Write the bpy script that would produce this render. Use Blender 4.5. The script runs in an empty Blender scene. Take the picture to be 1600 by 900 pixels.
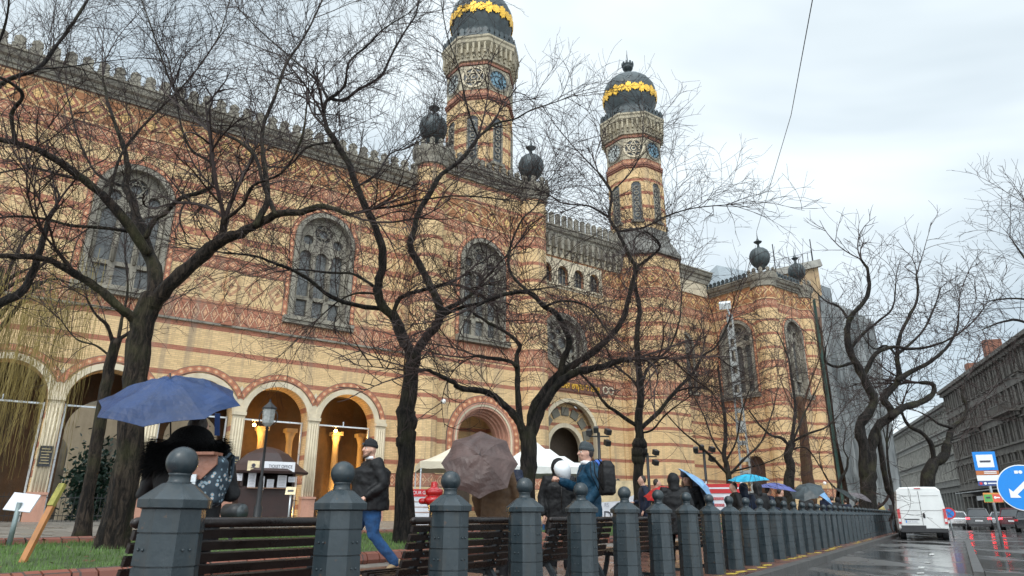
import bpy, bmesh, math, random
from math import sin, cos, pi, radians, atan2, sqrt, hypot
from mathutils import Vector, Matrix, geometry
random.seed(7)
SC = bpy.context.scene
COL = SC.collection
rnd = random.random
def ru(a, b): return a + (b - a) * random.random()

# ------------------------------------------------------------------ camera frame (used to read sizes off the photograph)
PITCH, ROLL, FOC, EYE = radians(18.42), radians(-0.12), 1067.0, 0.9
_w = Vector((0, cos(PITCH), sin(PITCH))); _r0 = Vector((1, 0, 0)); _u0 = Vector((0, -sin(PITCH), cos(PITCH)))
CR = cos(ROLL) * _r0 - sin(ROLL) * _u0; CU = cos(ROLL) * _u0 + sin(ROLL) * _r0
def at(x, y, Y):
    k = CR * ((x - 800) / FOC) + CU * ((450 - y) / FOC) + _w
    k = k / k.y
    return Vector((k.x * Y, Y, k.z * Y + EYE))

# ------------------------------------------------------------------ street frame and facade frame
TH = radians(31.8); SD = Vector((sin(TH), cos(TH), 0)); SN = Vector((-cos(TH), sin(TH), 0))
P0 = Vector((-1.793, 3.804, 0)); C0 = SN.dot(P0); A0 = SD.dot(P0)
def st(a, q, z=0.0): return SD * (a + A0) + SN * (q + C0) + Vector((0, 0, z))
def aq(x, y):
    v = Vector((x, y, 0)); return SD.dot(v) - A0, SN.dot(v) - C0
PH = radians(54); FD = Vector((sin(PH), cos(PH), 0)); FN = Vector((-cos(PH), sin(PH), 0))
def fw(s, t, z=0.0): return FD * s + FN * t + Vector((0, 0, z))
def gzq(q):
    if q < 1: return 0.0
    if q < 3.6: return 0.2 * (q - 1) / 2.6
    if q < 14: return 0.2 + 0.42 * (q - 3.6) / 10.4
    return 0.62
def gz(x, y): return gzq(aq(x, y)[1])
def gat(x, Y, dy=805.0):
    p = at(x, dy, Y); p.z = gz(p.x, p.y); return p

# ------------------------------------------------------------------ materials
MATS = {}
def newmat(name):
    m = bpy.data.materials.new(name); m.use_nodes = True
    return m, m.node_tree, m.node_tree.nodes['Principled BSDF']
def mat(name, col, rough=0.6, metal=0.0, ns=6.0, na=0.25, bs=None, bump=0.15, emit=None, es=0.0, spec=0.5, rv=0.12, coat=0.0, alpha=None, trans=0.0, sheen=0.0):
    if name in MATS: return MATS[name]
    m, t, b = newmat(name); N = t.nodes; L = t.links
    tc = N.new('ShaderNodeTexCoord')
    n = N.new('ShaderNodeTexNoise'); n.inputs['Scale'].default_value = ns; n.inputs['Detail'].default_value = 5; n.inputs['Roughness'].default_value = .6
    L.new(tc.outputs['Object'], n.inputs['Vector'])
    mr = N.new('ShaderNodeMapRange'); mr.inputs['From Min'].default_value = .3; mr.inputs['From Max'].default_value = .7
    mr.inputs['To Min'].default_value = 1 - na; mr.inputs['To Max'].default_value = 1 + na
    L.new(n.outputs['Fac'], mr.inputs['Value'])
    vm = N.new('ShaderNodeVectorMath'); vm.operation = 'SCALE'; vm.inputs[0].default_value = col; L.new(mr.outputs[0], vm.inputs['Scale'])
    L.new(vm.outputs[0], b.inputs['Base Color'])
    r2 = N.new('ShaderNodeMapRange'); r2.inputs['From Min'].default_value = .3; r2.inputs['From Max'].default_value = .7
    r2.inputs['To Min'].default_value = max(.03, rough - rv); r2.inputs['To Max'].default_value = min(1, rough + rv)
    L.new(n.outputs['Fac'], r2.inputs['Value']); L.new(r2.outputs[0], b.inputs['Roughness'])
    b.inputs['Metallic'].default_value = metal; b.inputs['Specular IOR Level'].default_value = spec
    b.inputs['Coat Weight'].default_value = coat
    if sheen: b.inputs['Sheen Weight'].default_value = sheen
    if trans: b.inputs['Transmission Weight'].default_value = trans
    if bump:
        n2 = N.new('ShaderNodeTexNoise'); n2.inputs['Scale'].default_value = bs or ns * 6; n2.inputs['Detail'].default_value = 4
        L.new(tc.outputs['Object'], n2.inputs['Vector'])
        bp = N.new('ShaderNodeBump'); bp.inputs['Strength'].default_value = bump; bp.inputs['Distance'].default_value = .02
        L.new(n2.outputs['Fac'], bp.inputs['Height']); L.new(bp.outputs[0], b.inputs['Normal'])
    if emit:
        b.inputs['Emission Color'].default_value = (*emit, 1); b.inputs['Emission Strength'].default_value = es
    MATS[name] = m
    return m

class NX:
    """tiny expression builder over math nodes"""
    def __init__(s, t): s.t = t
    def m(s, op, a, b=0.0, c=None):
        n = s.t.nodes.new('ShaderNodeMath'); n.operation = op
        for i, v in enumerate((a, b, c)):
            if v is None: continue
            if hasattr(v, 'is_linked') or hasattr(v, 'links'): s.t.links.new(v, n.inputs[i])
            else: n.inputs[i].default_value = v
        return n.outputs[0]
    def add(s, a, b): return s.m('ADD', a, b)
    def mul(s, a, b): return s.m('MULTIPLY', a, b)
    def lt(s, a, b): return s.m('LESS_THAN', a, b)
    def gt(s, a, b): return s.m('GREATER_THAN', a, b)
    def fr(s, a): return s.m('FRACT', a)
    def rng(s, v, a, b): return s.mul(s.gt(v, a), s.lt(v, b))
    def diam(s, u, v, pu, pv, v0=0.0):
        a = s.m('ABSOLUTE', s.m('SUBTRACT', s.fr(s.m('DIVIDE', u, pu)), .5))
        b = s.m('ABSOLUTE', s.m('SUBTRACT', s.fr(s.m('DIVIDE', s.m('SUBTRACT', v, v0), pv)), .5))
        return s.add(a, b)
    def mix(s, f, A, B):
        n = s.t.nodes.new('ShaderNodeMix'); n.data_type = 'RGBA'
        for i, v in ((0, f), (6, A), (7, B)):
            if hasattr(v, 'links'): s.t.links.new(v, n.inputs[i])
            else: n.inputs[i].default_value = v if i == 0 else (*v, 1)
        return n.outputs[2]

def brick_wall(name, lattice=0.0, bands=True, tower=False):
    m, t, b = newmat(name); N = t.nodes; L = t.links; x = NX(t)
    uvn = N.new('ShaderNodeUVMap'); uvn.uv_map = 'UVMap'
    sep = N.new('ShaderNodeSeparateXYZ'); L.new(uvn.outputs[0], sep.inputs[0]); u, v = sep.outputs[0], sep.outputs[1]
    no = N.new('ShaderNodeTexNoise'); no.inputs['Scale'].default_value = .55; no.inputs['Detail'].default_value = 6; L.new(uvn.outputs[0], no.inputs['Vector'])
    no2 = N.new('ShaderNodeTexNoise'); no2.inputs['Scale'].default_value = 5.0; no2.inputs['Detail'].default_value = 5; L.new(uvn.outputs[0], no2.inputs['Vector'])
    br = N.new('ShaderNodeTexBrick'); br.offset = .5
    br.inputs['Scale'].default_value = 1.0; br.inputs['Brick Width'].default_value = .29; br.inputs['Row Height'].default_value = .088
    br.inputs['Mortar Size'].default_value = .009; br.inputs['Mortar Smooth'].default_value = .3; br.inputs['Bias'].default_value = -.2
    br.inputs['Color1'].default_value = (1.12, 1.08, .98, 1); br.inputs['Color2'].default_value = (.8, .76, .68, 1); br.inputs['Mortar'].default_value = (.62, .58, .54, 1)
    L.new(uvn.outputs[0], br.inputs['Vector'])
    Y1, Y2 = (.68, .50, .30), (.575, .41, .225); R1, R2 = (.40, .175, .12), (.32, .135, .09); G = (.66, .44, .20); K = (.60, .44, .30)
    yel = x.mix(no.outputs['Fac'], Y1, Y2); red = x.mix(no2.outputs['Fac'], R1, R2)
    # red course every 1.15 m
    stripe = x.lt(x.fr(x.m('DIVIDE', x.m('SUBTRACT', v, 3.45), 1.15)), .20)
    col = yel
    if lattice > 0:
        hi = x.rng(v, 10.6, 19.5)
        d = x.diam(u, v, .575, .575)
        dots = x.mul(x.mul(x.lt(d, .36), x.gt(d, .17)), hi)
        col = x.mix(x.mul(dots, lattice), col, red)
        wide = x.mul(x.lt(x.fr(x.m('DIVIDE', x.m('SUBTRACT', v, 3.38), 1.15)), .32), hi)
        stripe = x.m('MAXIMUM', stripe, wide)
    if tower:
        stripe = x.lt(x.fr(x.m('DIVIDE', x.m('SUBTRACT', v, .3), 1.25)), .23)
    col = x.mix(stripe, col, red)
    if lattice > 0:
        d3 = x.diam(u, v, .38, .383, 3.35)
        col = x.mix(x.mul(x.mul(x.mul(stripe, hi), x.lt(d3, .26)), .6), col, G)
    if bands:
        # big gold diamonds on red, narrow red and cream diaper bands
        for z0, z1 in ((18.15, 19.45), (10.85, 12.1)) if not tower else ():
            zone = x.rng(v, z0, z1); d = x.diam(u, v, 1.15, z1 - z0, z0)
            ring = x.m('MAXIMUM', x.mul(x.lt(d, .46), x.gt(d, .30)), x.lt(d, .14))
            c = x.mix(ring, yel, x.mix(.35, red, yel))
            if z0 > 15: c = x.mix(x.gt(d, .50), x.mix(x.gt(d, .40), x.mix(x.gt(d, .24), G, red), (.60, .43, .23)), (.36, .17, .09))
            col = x.mix(zone, col, c)
        for z0, z1, p in (((17.45, 18.0, .5), (9.55, 10.45, .42), (12.3, 12.75, .45), (2.35, 2.95, .5)) if not tower else ((33.0 - 1.0, 32.5, .4), (29.45, 29.95, .4))):
            zone = x.rng(v, z0, z1); d = x.diam(u, v, p, (z1 - z0), z0)
            c = x.mix(x.lt(d, .2), x.mix(x.mul(x.gt(d, .38), x.lt(d, .46)), red, K), (.62, .36, .22))
            col = x.mix(zone, col, c)
            for e in (z0 - .06, z1):
                col = x.mix(x.rng(v, e, e + .06), col, (.2, .10, .07))
    mu = N.new('ShaderNodeMix'); mu.data_type = 'RGBA'; mu.blend_type = 'MULTIPLY'; mu.inputs[0].default_value = .8
    L.new(col, mu.inputs[6]); L.new(br.outputs['Color'], mu.inputs[7])
    # soot and rain streaks
    mp = N.new('ShaderNodeMapping'); mp.inputs['Scale'].default_value = (1.6, .12, 1); L.new(uvn.outputs[0], mp.inputs[0])
    n3 = N.new('ShaderNodeTexNoise'); n3.inputs['Scale'].default_value = 1.3; n3.inputs['Detail'].default_value = 7; L.new(mp.outputs[0], n3.inputs['Vector'])
    mr = N.new('ShaderNodeMapRange'); mr.inputs[1].default_value = .52; mr.inputs[2].default_value = .75; mr.inputs[3].default_value = 0; mr.inputs[4].default_value = .7; L.new(n3.outputs['Fac'], mr.inputs[0])
    c = x.mix(mr.outputs[0], mu.outputs[2], (.20, .165, .13))
    L.new(c, b.inputs['Base Color']); b.inputs['Roughness'].default_value = .82; b.inputs['Specular IOR Level'].default_value = .25
    bp = N.new('ShaderNodeBump'); bp.inputs['Strength'].default_value = .5; bp.inputs['Distance'].default_value = .02
    L.new(br.outputs['Fac'], bp.inputs['Height']); bp.invert = True; L.new(bp.outputs[0], b.inputs['Normal'])
    return m

def stone_mat(name, c1, c2, streak=.5, rough=.85, dark=(.10, .09, .08)):
    m, t, b = newmat(name); N = t.nodes; L = t.links; x = NX(t)
    tc = N.new('ShaderNodeTexCoord')
    n = N.new('ShaderNodeTexNoise'); n.inputs['Scale'].default_value = 1.6; n.inputs['Detail'].default_value = 8; n.inputs['Roughness'].default_value = .65; L.new(tc.outputs['Object'], n.inputs['Vector'])
    mr = N.new('ShaderNodeMapRange'); mr.inputs[1].default_value = .35; mr.inputs[2].default_value = .65; L.new(n.outputs['Fac'], mr.inputs[0])
    c = x.mix(mr.outputs[0], c1, c2)
    mp = N.new('ShaderNodeMapping'); mp.inputs['Scale'].default_value = (3, 3, .35); L.new(tc.outputs['Object'], mp.inputs[0])
    n2 = N.new('ShaderNodeTexNoise'); n2.inputs['Scale'].default_value = 1.1; n2.inputs['Detail'].default_value = 6; L.new(mp.outputs[0], n2.inputs['Vector'])
    m2 = N.new('ShaderNodeMapRange'); m2.inputs[1].default_value = .5; m2.inputs[2].default_value = .72; m2.inputs[4].default_value = streak; L.new(n2.outputs['Fac'], m2.inputs[0])
    c = x.mix(m2.outputs[0], c, dark)
    L.new(c, b.inputs['Base Color']); b.inputs['Roughness'].default_value = rough; b.inputs['Specular IOR Level'].default_value = .25
    n3 = N.new('ShaderNodeTexNoise'); n3.inputs['Scale'].default_value = 14; n3.inputs['Detail'].default_value = 5; L.new(tc.outputs['Object'], n3.inputs['Vector'])
    bp = N.new('ShaderNodeBump'); bp.inputs['Strength'].default_value = .4; bp.inputs['Distance'].default_value = .03
    L.new(n3.outputs['Fac'], bp.inputs['Height']); L.new(bp.outputs[0], b.inputs['Normal'])
    MATS[name] = m
    return m

# ------------------------------------------------------------------ mesh builder
class MB:
    def __init__(s): s.v = []; s.f = []; s.sm = []
    def add(s, vs, fs, smooth=False):
        o = len(s.v); s.v += [tuple(p) for p in vs]; s.f += [tuple(i + o for i in f) for f in fs]; s.sm += [smooth] * len(fs); return s
    def box(s, c, size, rz=0.0, rx=0.0, ry=0.0):
        M = Matrix.Rotation(rz, 3, 'Z') @ Matrix.Rotation(ry, 3, 'Y') @ Matrix.Rotation(rx, 3, 'X')
        c = Vector(c); h = [d / 2 for d in size]
        vs = [c + M @ Vector((x * h[0], y * h[1], z * h[2])) for x in (-1, 1) for y in (-1, 1) for z in (-1, 1)]
        return s.add(vs, [(0, 1, 3, 2), (4, 6, 7, 5), (0, 4, 5, 1), (2, 3, 7, 6), (0, 2, 6, 4), (1, 5, 7, 3)])
    def bar(s, a, b, w, h=None, up=(0, 0, 1)):
        a, b = Vector(a), Vector(b); h = h or w; d = (b - a).normalized(); up = Vector(up)
        if abs(d.dot(up)) > .98: up = Vector((0, 1, 0))
        x = d.cross(up).normalized(); y = x.cross(d)
        vs = [p + x * (i * w / 2) + y * (j * h / 2) for p in (a, b) for i, j in ((-1, -1), (1, -1), (1, 1), (-1, 1))]
        return s.add(vs, [(0, 3, 2, 1), (4, 5, 6, 7), (0, 1, 5, 4), (1, 2, 6, 5), (2, 3, 7, 6), (3, 0, 4, 7)])
    def tube(s, pts, rad, n=8, cap=True, smooth=True, flat=1.0, fdir=None, ridge=0.0):
        pts = [Vector(p) for p in pts]
        if not isinstance(rad, (list, tuple)): rad = [rad] * len(pts)
        rings = []; prev = None; rg = [1 + ru(-ridge, ridge) for _ in range(n)]
        if cap == 'round':
            d0 = (pts[0] - pts[1]).normalized(); d1 = (pts[-1] - pts[-2]).normalized()
            P = [pts[0] + d0 * rad[0] * k for k in (.97, .7)] + pts + [pts[-1] + d1 * rad[-1] * k for k in (.7, .97)]
            R = [rad[0] * .25, rad[0] * .72] + list(rad) + [rad[-1] * .72, rad[-1] * .25]; pts, rad = P, R
        for i, p in enumerate(pts):
            d = (pts[min(i + 1, len(pts) - 1)] - pts[max(i - 1, 0)]).normalized()
            if prev is None:
                ref = Vector(fdir) if fdir is not None else (Vector((0, 0, 1)) if abs(d.z) < .9 else Vector((0, 1, 0)))
                x = d.cross(ref).normalized()
            else:
                x = prev - d * prev.dot(d); x = x.normalized() if x.length > 1e-6 else d.orthogonal().normalized()
            prev = x; y = d.cross(x)
            if ridge: rg = [.80 * (g_ - 1) + 1 + ru(-ridge, ridge) * .45 for g_ in rg]
            rings.append([p + (x * cos(2 * pi * k / n) + y * sin(2 * pi * k / n) * flat) * (rad[i] * rg[k]) for k in range(n)])
        vs = [q for r in rings for q in r]
        fs = [(i * n + k, i * n + (k + 1) % n, (i + 1) * n + (k + 1) % n, (i + 1) * n + k) for i in range(len(pts) - 1) for k in range(n)]
        if cap: fs += [tuple(reversed(range(n))), tuple(range((len(pts) - 1) * n, len(pts) * n))]
        return s.add(vs, fs, smooth)
    def loft(s, rings, smooth=True, cap=True):
        n = len(rings[0]); vs = [q for r in rings for q in r]
        fs = [(i * n + k, i * n + (k + 1) % n, (i + 1) * n + (k + 1) % n, (i + 1) * n + k) for i in range(len(rings) - 1) for k in range(n)]
        if cap: fs += [tuple(reversed(range(n))), tuple(range((len(rings) - 1) * n, len(rings) * n))]
        return s.add(vs, fs, smooth)
    def lathe(s, c, prof, n=24, smooth=True, rot=0.0, cap=True, fx=1.0, fy=1.0):
        c = Vector(c)
        return s.loft([[c + Vector((fx * r * cos(rot + 2 * pi * k / n), fy * r * sin(rot + 2 * pi * k / n), z)) for k in range(n)] for r, z in prof], smooth, cap)
    def ball(s, c, r, n=16, m=10, rot=None):
        c = Vector(c); r = r if isinstance(r, (tuple, list)) else (r, r, r); M = rot or Matrix.Identity(3)
        rings = []
        for j in range(m + 1):
            a = -pi / 2 + pi * (j * .98 + .01 * m) / m
            rings.append([c + M @ Vector((r[0] * cos(a) * cos(2 * pi * k / n), r[1] * cos(a) * sin(2 * pi * k / n), r[2] * sin(a))) for k in range(n)])
        return s.loft(rings)
    def plate(s, outer, holes, fn, th):
        """polygon with holes in (u,v); fn(u,v,w)->3D; w 0 front .. th back"""
        loops = [outer] + list(holes)
        tri = geometry.tessellate_polygon([[Vector((a, b, 0)) for a, b in lp] for lp in loops])
        flat = [p for lp in loops for p in lp]; n = len(flat)
        vs = [fn(a, b, 0) for a, b in flat]; fs = []
        for t3 in tri:
            a, b, c = (flat[i] for i in t3)
            ar = (b[0] - a[0]) * (c[1] - a[1]) - (b[1] - a[1]) * (c[0] - a[0])
            if abs(ar) < 1e-9: continue
            fs.append(tuple(t3) if ar > 0 else tuple(reversed(t3)))
        ff = list(fs)
        if th:
            vs += [fn(a, b, th) for a, b in flat]
            fs += [tuple(reversed([i + n for i in f])) for f in ff]
            o = 0
            for lp in loops:
                k = len(lp)
                fs += [(o + (i + 1) % k, o + i, o + i + n, o + (i + 1) % k + n) for i in range(k)]
                o += k
        return s.add(vs, fs)
    def build(s, name, m, parent=None, off=None, uv=False, flip=False):
        me = bpy.data.meshes.new(name)
        if off is not None: vs = [(p[0] - off[0], p[1] - off[1], p[2] - off[2]) for p in s.v]
        else: vs = s.v
        me.from_pydata(vs, [], s.f); me.polygons.foreach_set('use_smooth', s.sm); me.update()
        if uv:
            bm = bmesh.new(); bm.from_mesh(me); bmesh.ops.recalc_face_normals(bm, faces=bm.faces)
            ly = bm.loops.layers.uv.new('UVMap'); ox, oy = (off[0], off[1]) if off is not None else (0, 0)
            for f in bm.faces:
                nn = f.normal
                if hypot(nn.x, nn.y) > .3:
                    tx, ty = -nn.y, nn.x; l = hypot(tx, ty); tx /= l; ty /= l
                    if abs(tx) > abs(ty):
                        if tx < 0: tx, ty = -tx, -ty
                    elif ty < 0: tx, ty = -tx, -ty
                else: tx, ty = 1, 0
                for lp in f.loops:
                    c = lp.vert.co; lp[ly].uv = ((c.x + ox) * tx + (c.y + oy) * ty, c.z if hypot(nn.x, nn.y) > .3 else c.z)
            bm.to_mesh(me); bm.free()
        me.materials.append(m)
        o = bpy.data.objects.new(name, me); COL.objects.link(o)
        if parent: o.parent = parent
        return o

def tag(o, label=None, cat=None, group=None, kind=None):
    if label: o['label'] = label
    if cat: o['category'] = cat
    if group: o['group'] = group
    if kind: o['kind'] = kind
    return o
def empty(name, loc, rz=0.0, label=None, cat=None, group=None):
    o = bpy.data.objects.new(name, None); COL.objects.link(o); o.location = loc; o.rotation_euler = (0, 0, rz); o.empty_display_size = .2
    return tag(o, label, cat, group)
def copy_tree(o, parent=None):
    c = o.copy(); COL.objects.link(c); c.parent = parent
    for ch in list(o.children): copy_tree(ch, c)
    return c
def remesh(o, vox, smooth=4, disp=None):
    m = o.modifiers.new('Remesh', 'REMESH'); m.mode = 'VOXEL'; m.voxel_size = vox; m.use_smooth_shade = True
    if smooth:
        k = o.modifiers.new('Smooth', 'SMOOTH'); k.iterations = smooth; k.factor = .5
    if disp:
        tx = bpy.data.textures.new('folds', 'CLOUDS'); tx.noise_scale = disp[0]; tx.noise_depth = 2
        d = o.modifiers.new('Disp', 'DISPLACE'); d.texture = tx; d.strength = disp[1]; d.mid_level = .5; d.texture_coords = 'LOCAL'
    return o
def arch(cx, z0, hw, zs, n=14, rise=1.0):
    return [(cx + hw, z0)] + [(cx + hw * cos(pi * k / n), zs + hw * rise * sin(pi * k / n)) for k in range(n + 1)] + [(cx - hw, z0)]
def circ(cx, cz, r, n=20): return [(cx + r * cos(2 * pi * k / n), cz + r * sin(2 * pi * k / n)) for k in range(n)]
def text(name, body, size, fn_mat, loc, rot, m, parent=None, ext=.004, align='CENTER', sx=1.0):
    cu = bpy.data.curves.new(name, 'FONT'); cu.body = body; cu.size = size; cu.extrude = ext; cu.align_x = align; cu.align_y = 'CENTER'
    tmp = bpy.data.objects.new(name, cu); COL.objects.link(tmp); bpy.context.view_layer.update()
    me = bpy.data.meshes.new_from_object(tmp.evaluated_get(bpy.context.evaluated_depsgraph_get())); bpy.data.objects.remove(tmp); me.materials.clear(); me.materials.append(m)
    o = bpy.data.objects.new(name, me); COL.objects.link(o); o.location = loc; o.rotation_euler = rot; o.scale = (sx, 1, 1)
    if parent: o.parent = parent
    return o
# ================================================================== THE SYNAGOGUE
OFF = (20.0, 34.0, 0.0)
M_wall = brick_wall('striped_brick_patterned', lattice=.6)
M_wall2 = brick_wall('striped_brick', lattice=0)
M_tow = brick_wall('tower_brick', lattice=0, tower=True)
M_stone = stone_mat('grey_stone', (.29, .265, .215), (.19, .172, .14), .8)
M_pale = stone_mat('pale_stone', (.62, .54, .40), (.52, .44, .32), .35, dark=(.30, .24, .17))
M_pink = stone_mat('pink_marble', (.50, .27, .19), (.42, .22, .16), .25, rough=.5)
M_dome = mat('weathered_dark_copper', (.045, .058, .062), .5, .2, ns=2.5, na=.55, bump=.3, bs=8)
M_gild = mat('gilding', (.85, .50, .06), .38, .35, ns=9, na=.4, bump=.5, bs=20)
M_glass = mat('dark_glass', (.05, .06, .065), .18, ns=.8, na=.6, bump=.25, bs=4)
M_glassb = mat('leaded_pale_glass', (.085, .088, .085), .3, ns=2.5, na=.5, bump=.5, bs=12)
M_dark = mat('dark_brown_interior', (.10, .075, .055), .8)  # one even dark brown for gallery ceiling, vestibule and door
M_metal = mat('brushed_steel_frame', (.55, .58, .60), .35, .5, na=.1)
M_iron = mat('black_iron', (.02, .021, .023), .45, .3)

syn = empty('synagogue', fw(20, 34, 0), pi / 2 - PH, 'long yellow and red striped brick synagogue with two onion domed towers', 'synagogue')
def F(t):                                   # wall that faces the square: u along s, w away from the viewer
    return lambda u, v, w: (u, t + w, v)
def G_(s, sg=1):                            # wall facing -s: u along t
    return lambda u, v, w: (s + sg * w, u, v)
def bs(mb, name, m, parent=syn, uv=False): return mb.build(name, m, parent, OFF, uv)

WT, CT = 33.7, 37.0
arches = [14.05 - 3.62 * k for k in range(7)]
wins = [2.8, 12.0, -6.4]
# --- left wing wall with the arcade and the big windows cut out
holes = [arch(c, .3, 1.5, 5.35, 20) for c in arches] + [arch(c, 10.5, 1.42, 14.9, 18) for c in wins]
w = MB().plate([(-11, .05), (17.6, .05), (17.6, 19.7), (-11, 19.7)], holes, F(WT), .9)
bs(w, 'wall', M_wall, uv=True)
# --- arcade bands
def band(mb, cx, zs, r0, r1, fn, w0, w1, n=24, z0=None):
    """half-round band from r0 to r1 (plus legs down to z0)"""
    o = [(cx + r1 * cos(pi * k / n), zs + r1 * sin(pi * k / n)) for k in range(n + 1)]
    i = [(cx + r0 * cos(pi * k / n), zs + r0 * sin(pi * k / n)) for k in range(n, -1, -1)]
    if z0 is not None: o = [(cx + r1, z0)] + o + [(cx - r1, z0)]; i = [(cx - r0, z0)] + i + [(cx + r0, z0)]
    mb.plate(o + i, [], lambda u, v, w: fn(u, v, w0 + w), w1 - w0)
def tile_mat():
    m, t, b = newmat('patterned_tile_arch'); N = t.nodes; L = t.links; x = NX(t)
    u_ = N.new('ShaderNodeUVMap'); u_.uv_map = 'UVMap'; sp = N.new('ShaderNodeSeparateXYZ'); L.new(u_.outputs[0], sp.inputs[0])
    u, v = sp.outputs[0], sp.outputs[1]
    a = x.m('SUBTRACT', x.fr(x.mul(u, 2.6)), .5); c = x.m('SUBTRACT', v, .5)
    r = x.m('SQRT', x.add(x.mul(a, a), x.mul(x.mul(c, c), 1.0)))
    d = x.add(x.m('ABSOLUTE', a), x.m('ABSOLUTE', c))
    col = x.mix(x.lt(d, .42), (.36, .13, .07), (.54, .21, .10))
    col = x.mix(x.lt(r, .17), col, (.68, .44, .26))
    col = x.mix(x.gt(x.m('ABSOLUTE', c), .42), col, (.13, .10, .08))
    n = N.new('ShaderNodeTexNoise'); n.inputs['Scale'].default_value = 5; L.new(u_.outputs[0], n.inputs[0])
    col = x.mix(x.mul(n.outputs['Fac'], .35), col, (.2, .12, .08))
    L.new(col, b.inputs['Base Color']); b.inputs['Roughness'].default_value = .7
    return m
M_tile = tile_mat()
def tile_band(parent, name, cx, zs, r0, r1, fn, w, legs=0.0, n=28, a0=0, a1=pi):
    path = []
    if legs: path += [((cx + rr, zs - legs)) for rr in ()]
    pts = []
    L_ = 0.0
    seq = [('l', legs)] if legs else []
    ri, ro = [], []
    if legs and a0 == 0: ri.append((cx + r0, zs - legs)); ro.append((cx + r1, zs - legs))
    for k in range(n + 1):
        a = a0 + (a1 - a0) * k / n
        ri.append((cx + r0 * cos(a), zs + r0 * sin(a))); ro.append((cx + r1 * cos(a), zs + r1 * sin(a)))
    if legs and a1 == pi: ri.append((cx - r0, zs - legs)); ro.append((cx - r1, zs - legs))
    verts = []; uvs = []; faces = []
    acc = 0.0
    for k in range(len(ri)):
        if k: acc += (hypot(ri[k][0] - ri[k - 1][0], ri[k][1] - ri[k - 1][1]) + hypot(ro[k][0] - ro[k - 1][0], ro[k][1] - ro[k - 1][1])) / 2
        verts += [fn(*ri[k], -w), fn(*ro[k], -w), fn(*ri[k], .02), fn(*ro[k], .02)]; uvs += [(acc, 0), (acc, 1), (acc, 0), (acc, 1)]
    m = len(ri)
    for k in range(m - 1):
        a, b = 4 * k, 4 * k + 4
        faces += [(a, a + 1, b + 1, b), (a + 1, a + 3, b + 3, b + 1), (a, b, b + 2, a + 2)]
    me = bpy.data.meshes.new(name); me.from_pydata([(p[0] - OFF[0], p[1] - OFF[1], p[2]) for p in verts], [], faces)
    ly = me.uv_layers.new(name='UVMap')
    for lp in me.loops: ly.data[lp.index].uv = uvs[lp.vertex_index]
    me.materials.append(M_tile); o = bpy.data.objects.new(name, me); COL.objects.link(o); o.parent = parent
    return o
st_ = MB()
for k, c in enumerate(arches):
    band(st_, c, 5.35, 1.5, 1.76, F(WT), -.07, .05, z0=None)
    # stone spandrel pier: a wide pale pier with flutes
bs(st_, 'arcade_archivolt', M_pale)
R1, R2 = 1.82, 2.12
# where neighbouring tile bands meet they stop on the pier axis
am = math.acos((3.62 / 2) / R1) if R1 > 1.81 else 0
for k, c in enumerate(arches):
    a1 = pi - math.acos(1.81 / ((R1 + R2) / 2))
    tile_band(syn, 'tile_band', c, 5.35, R1, R2, F(WT), .045, a0=(0 if k == 0 else pi - a1), a1=a1, legs=(5.35 - 1.7 if k == 0 else 0))
px = [arches[0] + 1.81] + [(arches[k] + arches[k + 1]) / 2 for k in range(6)]
for k, c in enumerate(px):
    pier = MB(); base = MB(); flute = MB(); pier.box((c, WT - .06, 3.65), (.56, .16, 4.1)); pier.box((c, WT - .10, 5.42), (.62, .24, .16))
    # infill between the archivolts
    if k: pier.plate([(c - .31, 5.5), (c + .31, 5.5), (c + .30, 5.9), (c + .12, 6.5), (c, 6.75), (c - .12, 6.5), (c - .30, 5.9)], [], F(WT - .03), .1)
    for j in (-1.5, -.5, .5, 1.5): flute.tube([(c + j * .12, WT - .145, 1.75), (c + j * .12, WT - .145, 5.2)], .04, 6)
    base.box((c, WT - .12, 1.12), (.66, .34, 1.06)); base.box((c, WT - .14, 1.68), (.72, .4, .1))
    ap = bs(pier, 'arcade_pier', M_pale); bs(flute, 'pier_fluting', M_pale, ap); bs(base, 'pier_plinth', M_pink, ap)
# --- steel framed glazing in the arcade openings
for c in arches[:6]:
    f = MB(); y = WT + .55
    for dx in (-1.42, 1.42): f.box((c + dx, y, 2.9), (.07, .09, 4.8))
    f.box((c, y, 5.25), (2.9, .09, .07)); f.box((c, y + .01, 5.38), (.05, .05, .25))
    g = bs(f, 'glazing_frame', M_metal)
# iron railing at the foot of each opening
ir = MB()
for c in arches[:7]:
    for zz in (.85, 1.55): ir.bar((c - 1.5, WT + .3, zz), (c + 1.5, WT + .3, zz), .03)
    for j in range(19): ir.bar((c - 1.4 + j * .155, WT + .3, .6), (c - 1.4 + j * .155, WT + .3, 1.72), .018)
bs(ir, 'iron_railing', M_iron)
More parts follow.
